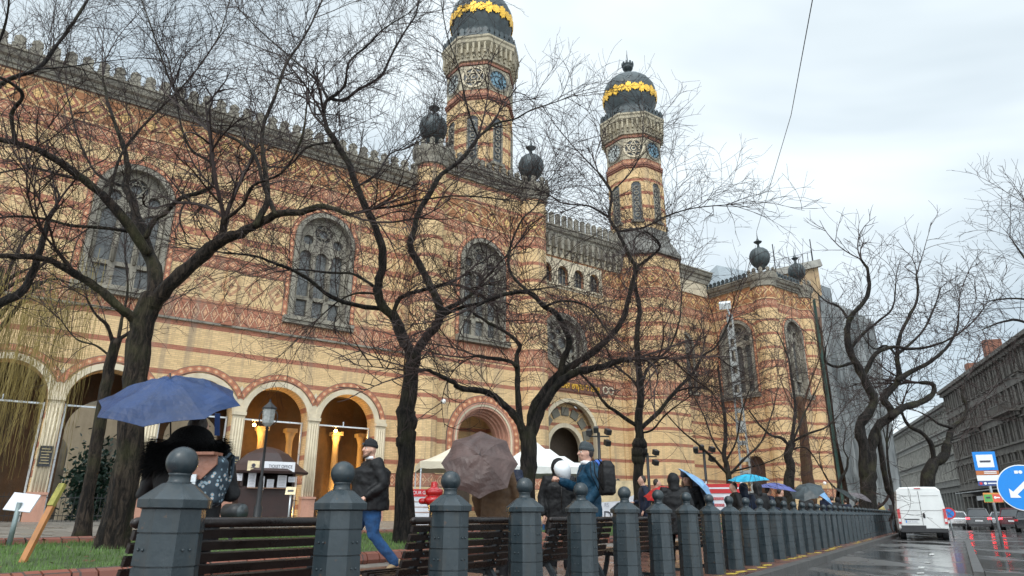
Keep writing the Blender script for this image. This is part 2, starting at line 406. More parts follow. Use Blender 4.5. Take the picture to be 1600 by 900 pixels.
# --- gallery behind the arcade: ceiling, floor, back wall open to a garden on the left
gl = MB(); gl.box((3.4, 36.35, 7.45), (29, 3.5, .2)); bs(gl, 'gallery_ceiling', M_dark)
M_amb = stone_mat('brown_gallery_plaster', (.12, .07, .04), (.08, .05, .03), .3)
M_col = stone_mat('ochre_column', (.50, .36, .2), (.42, .3, .16), .2)
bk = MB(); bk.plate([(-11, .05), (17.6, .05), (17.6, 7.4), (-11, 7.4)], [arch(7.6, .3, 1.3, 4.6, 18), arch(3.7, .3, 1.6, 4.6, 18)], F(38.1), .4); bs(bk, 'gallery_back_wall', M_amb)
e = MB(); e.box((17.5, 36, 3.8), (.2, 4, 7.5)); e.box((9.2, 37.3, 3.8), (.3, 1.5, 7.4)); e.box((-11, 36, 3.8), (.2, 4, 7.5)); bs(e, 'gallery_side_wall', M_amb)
for s_ in (10.8, 12.3, 14.9, 16.4, -1.2, -3.4):
    cl = MB(); cl.tube([(s_, 37.2, .6), (s_, 37.2, 4.6), (s_, 37.2, 4.8), (s_, 37.2, 5.1)], [.2, .17, .2, .3], 14); cl.box((s_, 37.2, .9), (.5, .5, .6)); cl.box((s_, 37.2, 5.2), (.6, .6, .2))
    bs(cl, 'gallery_column', M_col)
dr = MB(); dr.box((-2.3, 37.9, 2.2), (2.6, .1, 3.2)); bs(dr, 'gallery_door', mat('orange_wood_door', (.42, .13, .03), .5))
# --- cornice and merlons helper
def merlon_row(mb, p0, p1, z, step=.62, w=.42, h=.62, th=.16):
    p0, p1 = Vector(p0), Vector(p1); d = p1 - p0; n = max(1, round(d.length / step)); d2 = d.normalized()
    shp = [(-w / 2, 0), (w / 2, 0), (w / 2, h * .26), (w * .30, h * .40), (w * .46, h * .58), (w * .40, h * .82), (0, h), (-w * .40, h * .82), (-w * .46, h * .58), (-w * .30, h * .40), (-w / 2, h * .26)]
    nn = Vector((-d2.y, d2.x, 0))
    for i in range(n):
        c = p0 + d * ((i + .5) / n)
        mb.plate(shp, [], lambda u, v, ww: c + d2 * u + nn * (ww - th / 2) + Vector((0, 0, z + v)), th)
def cornice(mb, p0, p1, z0, z1, out):
    """stepped moulding along a wall from p0 to p1 (out = outward unit vector)"""
    p0, p1, out = Vector(p0), Vector(p1), Vector(out); H = z1 - z0
    prof = [(0, 0), (.12, 0), (.14, .18), (.22, .22), (.26, .45), (.40, .55), (.46, .72), (.46, .84), (.54, .88), (.54, 1.0), (0, 1.0)]
    ring = lambda p: [p + out * (a) + Vector((0, 0, z0 + b * H)) for a, b in prof]
    mb.loft([ring(p0), ring(p1)], smooth=False)
cor = MB(); cornice(cor, (-11, WT, 0), (17.2, WT, 0), 19.6, 20.45, (0, -1, 0)); cor.box((3, WT + .25, 20.4), (28.4, .9, .12)); bs(cor, 'cornice', M_stone)
mer = MB(); merlon_row(mer, (-11, WT - .42, 0), (17.2, WT - .42, 0), 20.45, .66, .5, .66, .18); bs(mer, 'parapet_merlons', M_stone)
# --- sill string course
sc_ = MB()
sc_.box((3.3, WT - .05, 9.5), (28.6, .1, .1)); bs(sc_, 'string_course', M_stone)
for s_ in (7.5, 16.4, -1.5):
    pil = MB(); pil.box((s_, WT - .08, 14.0), (.5, .16, 9.0)); bs(pil, 'pilaster', M_wall, uv=True)
# --- big traceried window
def big_window(cx, z0, hw, zs, fn, dep, tile=True, scale=1.0, nl=3):
    a = MB(); band(a, cx, zs, hw - .02, hw + .22, fn, -.10, .3, 20, z0); wn = bs(a, 'window', M_stone)
    lan = []; lw = (hw - .1) / nl
    zl = zs - .35
    for i in range(nl):
        c = cx + (i - (nl - 1) / 2) * 2 * lw
        lan.append(arch(c, z0 + 1.3, lw - .13, zl - .5, 10))
        lan.append([(c - lw + .15, z0 + .2), (c + lw - .15, z0 + .2), (c + lw - .15, z0 + 1.1), (c - lw + .15, z0 + 1.1)])
    rr = hw * .36; zc = zs + hw * .42
    hs = lan + [circ(cx, zc, rr, 16)] + [circ(cx + sg * hw * .58, zs + hw * .06, hw * .2, 10) for sg in (-1, 1)]
    t = MB(); t.plate(arch(cx, z0, hw, zs, 18), hs, lambda u, v, w: fn(u, v, w + dep), .22); bs(t, 'tracery', M_stone, wn)
    # colonnettes in front of the mullions
    q = MB()
    for i in range(nl + 1):
        c = cx + (i - nl / 2) * 2 * lw
        q.tube([fn(c, z0 + 1.25, dep - .06), fn(c, zl - .5, dep - .06)], .075, 8); q.tube([fn(c, zl - .55, dep - .06), fn(c, zl - .32, dep - .06)], [.08, .15], 8)
    # star and leading inside the rose
    for k in range(2):
        for j in range(3):
            a0, a1 = pi / 2 + k * pi + j * 2 * pi / 3, pi / 2 + k * pi + (j + 1) * 2 * pi / 3
            q.bar(fn(cx + rr * cos(a0), zc + rr * sin(a0), dep + .1), fn(cx + rr * cos(a1), zc + rr * sin(a1), dep + .1), .06)
    bs(q, 'colonnette', M_stone, wn)
    g = MB(); g.plate(arch(cx, z0 + .01, hw - .02, zs, 18), [], lambda u, v, w: fn(u, v, w + dep + .2), .02); bs(g, 'glass', M_glassb, wn)
    s2 = MB(); p, q_ = Vector(fn(cx - hw - .55, 0, -.28)), Vector(fn(cx + hw + .55, 0, -.28)); ou = Vector(fn(cx, 0, 0)) - Vector(fn(cx, 0, 1))
    for zz, o2 in ((z0 - .12, .18), (z0 - .30, .10)):
        s2.bar(Vector(fn(cx - hw - .45, zz, .02 - o2)), Vector(fn(cx + hw + .45, zz, .02 - o2)), .4, .17)
    bs(s2, 'sill', M_stone, wn)
    if tile: tile_band(wn, 'tile_surround', cx, zs, hw + .26, hw + .52, fn, .05, legs=zs - z0)
    return wn
for c in wins: big_window(c, 10.5, 1.42, 14.9, F(WT), .32)

# --- bay under the left tower, between two domed piers
BT = 33.0
w = MB().plate([(17.9, .05), (26.0, .05), (26.0, 21.3), (17.9, 21.3)], [arch(22.0, .3, 1.75, 5.0, 20), arch(21.8, 10.9, 1.42, 15.6, 18)], F(BT), .9); bs(w, 'wall', M_wall, uv=True)
big_window(21.8, 10.9, 1.42, 15.6, F(BT), .32)
def portal(cx, zs, rs, fn, mats, z0=.3):
    d = MB(); 
    w_ = 0.0
    for k, (r0, r1, w0, w1) in enumerate(rs): band(d, cx, zs, r0, r1, fn, w0, w1, 24, z0)
    return d
d = portal(22.0, 5.0, [(1.74, 1.86, -.02, .5), (1.98, 2.06, -.12, .1)], F(BT), None); pd = bs(d, 'portal', M_pink)
d = MB(); band(d, 22.0, 5.0, 1.86, 1.98, F(BT), -.08, .1, 24, .3); bs(d, 'portal_moulding', M_pale, pd)
d = MB()
for k in range(3): band(d, 22.0, 5.0, 1.42 + k * .1, 1.54 + k * .1, F(BT), .75 - k * .22, 1.1, 22, .3)
bs(d, 'inner_moulding', M_pink, pd)
tile_band(pd, 'tile_surround', 22.0, 5.0, 2.08, 2.5, F(BT), .06, legs=3.6)
vest = MB(); vest.box((22, 36.0, 4), (4.6, .2, 8)); vest.box((24.2, 34.8, 4), (.2, 2.6, 8)); vest.box((19.8, 34.8, 4), (.2, 2.6, 8)); bs(vest, 'vestibule_wall', M_wall2, uv=True)
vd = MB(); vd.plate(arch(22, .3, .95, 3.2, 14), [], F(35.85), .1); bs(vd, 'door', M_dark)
cor = MB(); cornice(cor, (17.4, BT, 0), (26.4, BT, 0), 21.0, 21.85, (0, -1, 0)); bs(cor, 'cornice', M_stone)
mer = MB(); merlon_row(mer, (18.8, BT - .42, 0), (24.9, BT - .42, 0), 21.85, .55, .42, .62); bs(mer, 'parapet_merlons', M_stone)
rf = MB(); rf.box((22, 37, 21.6), (8.4, 7.4, .3)); bs(rf, 'roof', M_stone)
wl = MB(); wl.box((26.3, 35.6, 10.7), (.6, 3.6, 21.3)); bs(wl, 'wall', M_wall, uv=True)
def onion(prof_r, z, r, n=16):
    pass
def pier_dome(s_, t_, ztop, r, rd, fin=2.6):
    """octagonal-to-round pier with crown of merlons, ribbed onion dome and finial"""
    p = MB(); p.lathe((s_, t_, 0), [(r, .05), (r, 2.2), (r, ztop - 1.6), (r, ztop - .9)], 16, smooth=False, rot=pi / 16); root = bs(p, 'domed_pier', M_wall2, uv=True)
    c = MB(); c.lathe((s_, t_, 0), [(r, ztop - .95), (r + .1, ztop - .9), (r + .15, ztop - .5), (r + .27, ztop - .3), (r + .32, ztop), (r + .32, ztop + .15), (r * .6, ztop + .16)], 16, smooth=False, rot=pi / 16)
    n = 12; R = r + .2
    for i in range(n):
        a0, a1 = 2 * pi * (i - .5) / n, 2 * pi * (i + .5) / n
        merlon_row(c, (s_ + R * cos(a0), t_ + R * sin(a0), 0), (s_ + R * cos(a1), t_ + R * sin(a1), 0), ztop + .15, 9, .40 * R / 1.3, .55, .12)
    bs(c, 'pier_crown', M_stone, root)
    zc = ztop + 1.05 + rd * .95
    d = MB(); prof = [(.40, -1.25), (.42, -1.0), (.62, -.86), (.86, -.55), (1.0, -.1), (.98, .3), (.84, .66), (.56, .92), (.25, 1.05), (.14, 1.12), (.10, 1.35)]
    n = 96
    d.loft([[Vector((s_ + rd * rr * (1 - .045 * abs(cos(8 * 2 * pi * k / n)) ** 6) * cos(2 * pi * k / n), t_ + rd * rr * (1 - .045 * abs(cos(8 * 2 * pi * k / n)) ** 6) * sin(2 * pi * k / n), zc + rd * zz)) for k in range(n)] for rr, zz in prof], smooth=True)
    bs(d, 'dome', M_dome, root)
    f = MB(); z0 = zc + rd * 1.3; f.lathe((s_, t_, z0), [(rd * .1, 0), (rd * .1, .12), (rd * .38, .3), (rd * .42, .36), (rd * .2, .44), (rd * .1, .6), (.05, .7), (.012, fin * .55)], 12); bs(f, 'finial', M_dome, root)
pier_dome(17.95, 33.1, 21.9, .90, .88); pier_dome(25.65, 33.1, 21.7, .95, .88)

# --- recessed centre with the main portal and the rose window
chs = [arch(32.0, .3, 2.6, 6.2, 22), circ(31.6, 12.9, 1.75, 28)] + [arch(c, 17.3, .5, 18.3, 12) for c in (28.4, 30.0, 31.6, 33.2, 34.8)] + [arch(42.6, 2.0, .45, 5.9, 12), arch(44.9, 10.6, .95, 14.6, 14)]
w = MB().plate([(26.5, .05), (49.6, .05), (49.6, 20.6), (26.5, 20.6)], chs, F(CT), .9); bs(w, 'wall', M_wall, uv=True)
cor = MB(); cornice(cor, (26.6, CT, 0), (49.0, CT, 0), 20.9, 21.8, (0, -1, 0)); cor.box((37.5, CT + .3, 20.9), (22.5, .9, .5))
for i in range(28):
    c = 26.9 + i * .62
    cor.box((c, CT - .26, 20.45), (.26, .52, .95)); cor.box((c, CT - .14, 19.85), (.26, .28, .4)); cor.tube([(c, CT - .14, 19.6), (c, CT - .14, 19.45)], [.13, .03], 6)
bs(cor, 'cornice', M_stone)
wb = MB(); wb.box((37.5, CT - .02, 20.1), (22.0, .1, 1.3)); bs(wb, 'corbel_frieze', M_pale)
mer = MB()
for i in range(20):
    c = 27.2 + i * .62; mer.plate([(-.2, 0), (.2, 0), (.2, .85), (.1, 1.0), (-.1, 1.0), (-.2, .85)], [], lambda u, v, ww, c=c: (c + u, CT - .45 + ww, 21.8 + v), .18)
bs(mer, 'parapet_merlons', M_stone)
for c in (28.4, 30.0, 31.6, 33.2, 34.8):
    a = MB(); band(a, c, 18.3, .5, .78, F(CT), -.06, .1, 14, 17.3); a.box((c, CT - .06, 17.2), (1.5, .2, .16)); wn = bs(a, 'window', M_pale)
    g = MB(); g.plate(arch(c, 17.31, .5, 18.3, 12), [], lambda u, v, w: (u, CT + .3 + w, v), .03); bs(g, 'glass', M_glass, wn)
    q = MB(); 
    for dx in (-.16, .16): q.bar((c + dx, CT + .22, 17.3), (c + dx, CT + .22, 18.6), .06)
    q.bar((c - .5, CT + .22, 18.15), (c + .5, CT + .22, 18.15), .06); bs(q, 'tracery', M_stone, wn)
sv = MB(); sv.plate([(27.6, 16.95), (35.6, 16.95), (35.6, 19.3), (27.6, 19.3)], [arch(c, 17.3, .78, 18.3, 14) for c in (28.4, 30.0, 31.6, 33.2, 34.8)], F(CT - .03), .05); bs(sv, 'window_surround', M_pale)
# rose
rz_ = MB(); rz_.plate(circ(31.6, 12.9, 2.15, 32), [circ(31.6, 12.9, 1.7, 28)], F(CT - .12), .3); rs_ = bs(rz_, 'rose_window', M_stone)
rz_ = MB(); hs = [circ(31.6, 12.9, .42, 12)] + [circ(31.6 + .95 * cos(k * pi / 4 + .39), 12.9 + .95 * sin(k * pi / 4 + .39), .3, 10) for k in range(8)] + [circ(31.6 + 1.42 * cos(k * pi / 4), 12.9 + 1.42 * sin(k * pi / 4), .18, 8) for k in range(8)]
rz_.plate(circ(31.6, 12.9, 1.74, 28), hs, F(CT + .2), .16); bs(rz_, 'tracery', M_stone, rs_)
rz_ = MB(); rz_.plate(circ(31.6, 12.9, 1.72, 24), [], F(CT + .4), .03); bs(rz_, 'glass', M_glassb, rs_)
tile_band(rs_, 'tile_surround', 31.6, 12.9, 2.18, 2.6, F(CT), .05, a0=0, a1=2 * pi, n=48)
# main portal
d = MB(); band(d, 32, 6.2, 2.35, 2.62, F(CT), -.12, .25, 26, .3); band(d, 32, 5.4, 1.45, 1.75, F(CT), .55, .9, 24, .3); pd = bs(d, 'portal', M_pale)
d = MB(); d.plate(arch(32, .3, 2.4, 6.2, 24), [arch(32, .3, 1.5, 5.4, 22)], F(CT + .62), .3); bs(d, 'portal_wall', M_wall2, pd, uv=True)
MV_ = mat('grey_painted_panel', (.16, .15, .12), .8)
for k in range(7):
    v = MB(); a = pi * (k + .5) / 7; r = 2.02; c = (32 + r * cos(a), 5.95 + r * sin(a)); v.box((c[0], CT + .58, c[1]), (.66, .12, .60), ry=-(a - pi / 2)); bs(v, 'voussoir_panel', MV_, pd)
for sg in (-1, 1):
    for k in range(3): v = MB(); v.box((32 + sg * 1.98, CT + .58, 2.0 + k * 1.35), (.62, .12, .95)); bs(v, 'voussoir_panel', MV_, pd)
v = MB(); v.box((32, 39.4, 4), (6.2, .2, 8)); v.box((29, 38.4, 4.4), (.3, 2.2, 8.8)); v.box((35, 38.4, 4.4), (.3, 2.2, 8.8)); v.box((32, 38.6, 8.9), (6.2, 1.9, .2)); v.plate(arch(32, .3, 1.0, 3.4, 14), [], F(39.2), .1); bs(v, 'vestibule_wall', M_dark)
v = MB(); v.box((32, CT - .04, 9.75), (8.6, .1, .85)); bs(v, 'inscription_frieze', mat('dark_red_frieze', (.16, .07, .045), .7))
for sg in (-1, 1):
    for j in range(2):
        v = MB(); v.plate(circ(32 + sg * 3.7 + (j - .5) * .55, 9.75, .3, 16), [circ(32 + sg * 3.7 + (j - .5) * .55, 9.75, .2, 14)], F(CT - .14), .06); bs(v, 'ring_ornament', M_pale)
text('gold_lettering', 'ועשו לי מקדש ושכנתי בתוכם'[::-1], .62, None, (32 - OFF[0], CT - .13 - OFF[1], 9.72), (pi / 2, 0, 0), M_gild, syn, .02, sx=.78)
for c in (28.0, 35.9, 37.4):
    v = MB(); v.box((c, CT - .05, 5.0), (.38, .1, 9.2)); bs(v, 'pattern_pilaster', M_wall, uv=True)
for (c, z0, hw, zs) in ((42.6, 2.0, .45, 5.9), (44.9, 10.6, .95, 14.6)):
    a = MB(); band(a, c, zs, hw, hw + .25, F(CT), -.08, .1, 14, z0); a.box((c, CT - .08, z0 - .1), (2 * hw + .7, .3, .2)); wn = bs(a, 'window', M_stone)
    g = MB(); g.plate(arch(c, z0 + .01, hw, zs, 12), [], F(CT + .3), .03); bs(g, 'glass', M_glassb, wn)
    q = MB(); q.bar((c, CT + .2, z0), (c, CT + .2, zs), .1); q.plate(arch(c, zs - .6, hw, zs, 12), [circ(c, zs + hw * .35, hw * .35, 10)], F(CT + .15), .1); bs(q, 'tracery', M_stone, wn)

# --- towers
M_twc = stone_mat('tower_stone', (.46, .40, .29), (.34, .30, .22), .6)
M_clk = mat('clock_dial_blue', (.12, .22, .28), .4, na=.35, ns=8); M_clw = mat('clock_dial_pale', (.45, .48, .46), .4, na=.15, ns=8)
def tower(sc, tc, fullbase):
    off = pi / 8
    def octo(r, z): return (r / cos(pi / 8), z)
    rb = 3.1; rs = 2.3
    b_ = MB(); b_.lathe((sc, tc, 0), [octo(rb, .05 if fullbase else 19), octo(rb, 20.9)], 8, False, off); tw = bs(b_, 'tower', M_wall if fullbase else M_wall2, uv=True)
    b_ = MB(); b_.lathe((sc, tc, 0), [octo(rb + .25, 20.9), octo(rb + .25, 21.15), octo(rs + .25, 22.6), octo(rs + .25, 22.9), octo(rs + .1, 23.2), octo(rs + .1, 23.5)], 8, False, off); bs(b_, 'base_roof', mat('slate_skirt_roof', (.13, .125, .11), .6, ns=2, na=.3), tw)
    # shaft with slightly proud pilaster strips at the corners
    b_ = MB(); b_.lathe((sc, tc, 0), [octo(rs, 23.0), octo(rs, 32.3)], 8, False, off); bs(b_, 'shaft', M_tow, tw, uv=True)
    b_ = MB()
    for z0, z1, o_ in ((29.3, 29.5, .14), (29.15, 29.3, .08), (32.0, 32.15, .1)): b_.lathe((sc, tc, 0), [octo(rs, z0), octo(rs + o_, z0), octo(rs + o_, z1), octo(rs, z1)], 8, False, off)
    bs(b_, 'string_course', mat('dark_red_stone', (.24, .10, .065), .8), tw)
    b_ = MB(); b_.lathe((sc, tc, 0), [octo(rs + .03, 29.95), octo(rs + .03, 31.95)], 8, False, off); bs(b_, 'clock_storey', M_twc, tw)
    # corbel table and gallery
    b_ = MB(); b_.lathe((sc, tc, 0), [octo(rs, 32.3), octo(rs + .15, 32.35), octo(rs + .15, 33.4), octo(rs + .46, 33.75), octo(rs + .46, 34.0), octo(rs + .54, 34.1), octo(rs + .54, 34.25), octo(rs * .8, 34.3)], 8, False, off)
    for k in range(8):
        a = k * pi / 4; nx, ny = cos(a), sin(a)
        wd = 2 * (rs + .3) * math.tan(pi / 8); nc = 5
        for j in range(nc):
            u = (j + .5 - nc / 2) * wd / nc
            p = Vector((sc + nx * (rs + .24) - ny * u, tc + ny * (rs + .24) + nx * u, 0))
            b_.box((p.x, p.y, 33.25), (.42, .15, .85), rz=a); b_.box((p.x - nx * .08, p.y - ny * .08, 32.72), (.24, .15, .3), rz=a)
    bs(b_, 'cornice', M_twc, tw)
    b_ = MB()
    for k in range(8):
        a = k * pi / 4; R = rs + .4; h = R * math.tan(pi / 8) * .98; c = Vector((sc + cos(a) * R, tc + sin(a) * R, 0)); tv = Vector((-sin(a), cos(a), 0))
        merlon_row(b_, c - tv * h, c + tv * h, 34.25, .48, .40, .75, .14)
    bs(b_, 'balustrade', M_dome, tw)
    # blind arched windows on each face
    for k in range(8):
        a = k * pi / 4; nx, ny = cos(a), sin(a)
        if ny > .3: continue
        fn = lambda u, v, w, a=a, nx=nx, ny=ny: (sc + nx * (rs - w) - ny * u, tc + ny * (rs - w) + nx * u, v)
        fr_ = MB(); band(fr_, 0, 27.35, .42, .60, fn, -.10, 0, 12, 24.2); band(fr_, 0, 27.45, .74, .88, fn, -.06, 0, 12, 26.6); wn = bs(fr_, 'window', M_tow, tw, uv=True)
        g = MB(); g.plate(arch(0, 24.2, .42, 27.35, 10), [], lambda u, v, w: fn(u, v, w - .03), .05); bs(g, 'glass', M_glass, tw)
        q = MB()
        for j in range(6): q.plate(circ(0, 24.7 + j * .5, .22, 8), [circ(0, 24.7 + j * .5, .12, 8)], lambda u, v, w: fn(u, v, w - .09), .05)
        for sg in (-1, 1): q.bar(fn(sg * .36, 24.2, -.07), fn(sg * .36, 27.4, -.07), .09)
        q.bar(fn(-.55, 24.1, -.1), fn(.55, 24.1, -.1), .22, .2)
        bs(q, 'tracery', M_stone, tw)
        zc = 30.95
        cam_like = k in (5, 7, 3, 1)
        if k % 2 == 1 or k == 4 and False:
            pass
        d_ = MB(); d_.plate(circ(0, zc, .90, 28), [circ(0, zc, .74, 28)], lambda u, v, w: fn(u, v, w - .12), .12)
        if k in (5,):
            sw = bs(d_, 'star_window', M_pale, tw)
        if k == 5: pass
        if k in (4, 6):
            bs(d_, 'clock_rim', M_stone, tw)
            c_ = MB(); c_.plate(circ(0, zc, .75, 28), [], lambda u, v, w: fn(u, v, w - .05), .04); bs(c_, 'clock_face', M_clk if k == 6 else M_clw, tw)
            h_ = MB(); h_.bar(fn(0, zc, -.09), fn(.25, zc - .38, -.09), .07); h_.bar(fn(0, zc, -.09), fn(.42, zc + .52, -.09), .05)
            for j in range(12):
                aa = j * pi / 6; h_.bar(fn(.56 * cos(aa), zc + .56 * sin(aa), -.075), fn(.70 * cos(aa), zc + .70 * sin(aa), -.075), .05)
            h_.plate(circ(0, zc, .36, 16), [circ(0, zc, .31, 16)], lambda u, v, w: fn(u, v, w - .075), .02)
            bs(h_, 'clock_hands', M_iron, tw)
        elif k == 5:
            c_ = MB(); c_.plate(circ(0, zc, .75, 28), [], lambda u, v, w: fn(u, v, w - .04), .03); bs(c_, 'glass', M_glass, tw)
            h_ = MB()
            for kk in range(2):
                for j in range(3):
                    a0, a1 = pi / 2 + kk * pi + j * 2 * pi / 3, pi / 2 + kk * pi + (j + 1) * 2 * pi / 3
                    h_.bar(fn(.72 * cos(a0), zc + .72 * sin(a0), -.09), fn(.72 * cos(a1), zc + .72 * sin(a1), -.09), .08)
            h_.plate(circ(0, zc, .22, 10), [circ(0, zc, .14, 10)], lambda u, v, w: fn(u, v, w - .1), .05)
            bs(h_, 'star_tracery', M_pale, tw)
    # dome
    d = MB(); R = 2.45; zc = 37.35
    prof = [(.78, -1.05), (.80, -.92), (.74, -.86), (.82, -.62), (.94, -.35), (1.0, 0), (.985, .22), (.93, .42), (.82, .62), (.64, .80), (.42, .92), (.2, .99), (.1, 1.02), (.07, 1.12)]
    n = 64
    d.loft([[Vector((sc + R * rr * (1 + .012 * cos(k * pi / 2 * 1)) * cos(2 * pi * k / n), tc + R * rr * (1 + .012 * cos(k * pi / 2)) * sin(2 * pi * k / n), zc + R * zz)) for k in range(n)] for rr, zz in prof]); bs(d, 'dome', M_dome, tw)
    # gilded foliate band wrapped on the sphere
    g = MB(); n = 26
    def onsph(a, el, rr): return Vector((sc + rr * cos(el) * cos(a), tc + rr * cos(el) * sin(a), zc + rr * sin(el)))
    for i in range(n):
        ac = 2 * pi * i / n; big = i % 2 == 0
        pts = []
        hh = .20 if big else .135
        for (x_, y_) in ((0, -1.15), (.22, -.8), (.5, -.85), (.55, -.5), (.42, -.35), (.62, 0), (.42, .35), (.55, .5), (.5, .85), (.22, .8), (0, 1.15), (-.22, .8), (-.5, .85), (-.55, .5), (-.42, .35), (-.62, 0), (-.42, -.35), (-.55, -.5), (-.5, -.85), (-.22, -.8)):
            pts.append((ac + x_ * 2 * pi / n * .74, -.08 + y_ * hh))
        g.plate(pts, [], lambda u, v, w: onsph(u, v, R * 1.022 - w), .04)
        a2 = ac + pi / n
        g.plate([(a2 - .06, -.15), (a2 + .06, -.15), (a2 + .06, .0), (a2 - .06, .0)], [], lambda u, v, w: onsph(u, v, R * 1.017 - w), .04)
    bs(g, 'gilded_band', M_gild, tw)
    f = MB(); f.lathe((sc, tc, 40.0), [(.22, 0), (.14, .2), (.12, .35), (.25, .5), (.45, .62), (.5, .8), (.5, .95), (.56, 1.0), (.56, 1.08), (.3, 1.1), (.1, 1.12), (.06, 1.5), (.015, 2.8)], 14)
    for i in range(10):
        a = 2 * pi * i / 10; f.box((sc + .52 * cos(a), tc + .52 * sin(a), 41.18), (.1, .16, .22), rz=a)
    bs(f, 'finial', M_dome, tw)
tower(24.1, 37.3, False); tower(40.7, 37.6, True)

# --- right wing: a block that steps forward
w = MB().plate([(31.6, .05), (37.4, .05), (37.4, 19.7), (31.6, 19.7)], [arch(34.8, 10.5, 1.45, 15.2, 18), arch(34.2, .3, .9, 4.6, 14)], G_(49.0), .9); bs(w, 'wall', M_wall2, uv=True)
big_window(34.8, 10.5, 1.45, 15.2, G_(49.0), .32)
v = MB(); v.plate(arch(34.2, .3, .9, 4.6, 14), [], G_(49.4), .1); bs(v, 'door', mat('dark_brown_door', (.06, .03, .02), .6))
w = MB().plate([(49.0, .05), (56.0, .05), (56.0, 19.7), (49.0, 19.7)], [arch(52.6, 10.5, 1.1, 15.6, 18)], F(31.6), .9); bs(w, 'wall', M_wall2, uv=True)
big_window(52.6, 10.5, 1.1, 15.6, F(31.6), .32, nl=2)
w = MB(); w.box((55.9, 36, 9.9), (.2, 9, 19.6)); bs(w, 'wall', M_wall2, uv=True)
cor = MB(); cornice(cor, (49.0, 31.6, 0), (49.0, 37.2, 0), 19.5, 20.2, (-1, 0, 0)); cornice(cor, (49.0, 31.6, 0), (56.0, 31.6, 0), 19.5, 20.2, (0, -1, 0)); bs(cor, 'cornice', M_stone)
mer = MB(); merlon_row(mer, (48.6, 32.8, 0), (48.6, 37.2, 0), 20.2, .46, .36, .5, .12); bs(mer, 'parapet_merlons', M_dome); mer = MB(); merlon_row(mer, (50.4, 31.2, 0), (54, 31.2, 0), 20.2, .46, .36, .5, .12); bs(mer, 'parapet_merlons', M_dome)
rf = MB(); rf.box((52.5, 36, 20.0), (6.8, 8.6, .3)); bs(rf, 'roof', M_dome)
def corner_pier(s_, t_, r, rd, ztop=20.1):
    pier_dome(s_, t_, ztop, r, rd, 2.4)
corner_pier(49.5, 31.9, .95, .86); corner_pier(55.0, 31.9, .8, .74)
# nave roof behind the parapets
rf = MB(); rf.plate([(26, 19.5), (56, 19.5), (56, 20.5), (26, 20.5)], [], F(44), .3); rf.box((41, 41, 20.35), (30, 7.5, .25)); rf.box((3, 36.2, 20.1), (28, 4.2, .25)); bs(rf, 'roof', mat('slate_roof', (.10, .10, .11), .6))
bw = MB(); bw.box((22.5, 44.5, 10), (67, .5, 20)); bs(bw, 'rear_wall', M_wall2, uv=True) if False else None
# wall lamps and plaques
v = MB()
for c, z in ((18.6, 6.7), (50.8, 3.4), (53.8, 3.4)):
    v.ball((c, (WT if c < 18 else BT) - 1.15 if c < 20 else 31.3, z), .14, 10, 6)
bs(v, 'security_camera', mat('white_plastic', (.75, .75, .73), .4))
for c, w_, h_, zc in ((px[4], .46, .8, 3.1), (px[2], .42, .9, 3.0), (px[3] - .05, .44, .8, 3.0)):
    v = MB(); v.box((c, WT - .22, zc), (w_, .05, h_)); pl = bs(v, 'plaque', mat('black_granite', (.02, .02, .022), .25))
    v = MB()
    for j in range(6): v.box((c + ru(-.02, .02), WT - .248, zc + .28 - j * .11), (w_ * ru(.5, .8), .006, .03))
    bs(v, 'plaque_lettering', mat('worn_gold', (.35, .28, .15), .5), pl)

# --- warm lamps in the gallery (lit in the photograph)
M_lamp = mat('lit_lamp', (1, .8, .5), emit=(1, .62, .2), es=18, bump=0)
for s_, t_, zz, e in ((10.2, 36.6, 5.3, 0), (14.6, 36.6, 5.3, 0)):
    v = MB(); v.ball((s_, t_, zz), .09, 10, 6); bs(v, 'ceiling_lamp', M_lamp)
for s_, t_, zz, e in ((11.6, 36.4, 1.0, 260), (15.6, 36.4, 1.0, 240), (10.2, 36.6, 4.9, 90), (14.6, 36.6, 4.9, 90), (-2.0, 36.3, 1.0, 70)):
    l = bpy.data.lights.new('gallery_lamp', 'POINT'); l.energy = e * .8; l.color = (1, .58, .16); l.shadow_soft_size = .12
    o = bpy.data.objects.new('gallery_lamp', l); COL.objects.link(o); o.parent = syn; o.location = (s_ - OFF[0], t_ - OFF[1], zz)

# --- garden behind the gallery: a cream arcade wall and dark ivy (each a thing)
gd = MB(); gd.plate([(-8, .05), (14, .05), (14, 7), (-8, 7)], [arch(c, .3, 1.0, 4.2, 14) for c in (-4, -1, 2, 5, 8)], lambda u, v, w: fw(u, 47 + w, v), .5)
g2 = MB(); g2.plate([(-10, .05), (16, .05), (16, 9), (-10, 9)], [], lambda u, v, w: fw(u, 49.5 + w, v), .3); tag(g2.build('rear_garden_wall', M_stone), 'darker grey wall behind the arcaded garden wall', 'wall')
tag(gd.build('garden_wall', M_pale), 'cream arcaded garden wall seen through the second arch', 'garden wall')
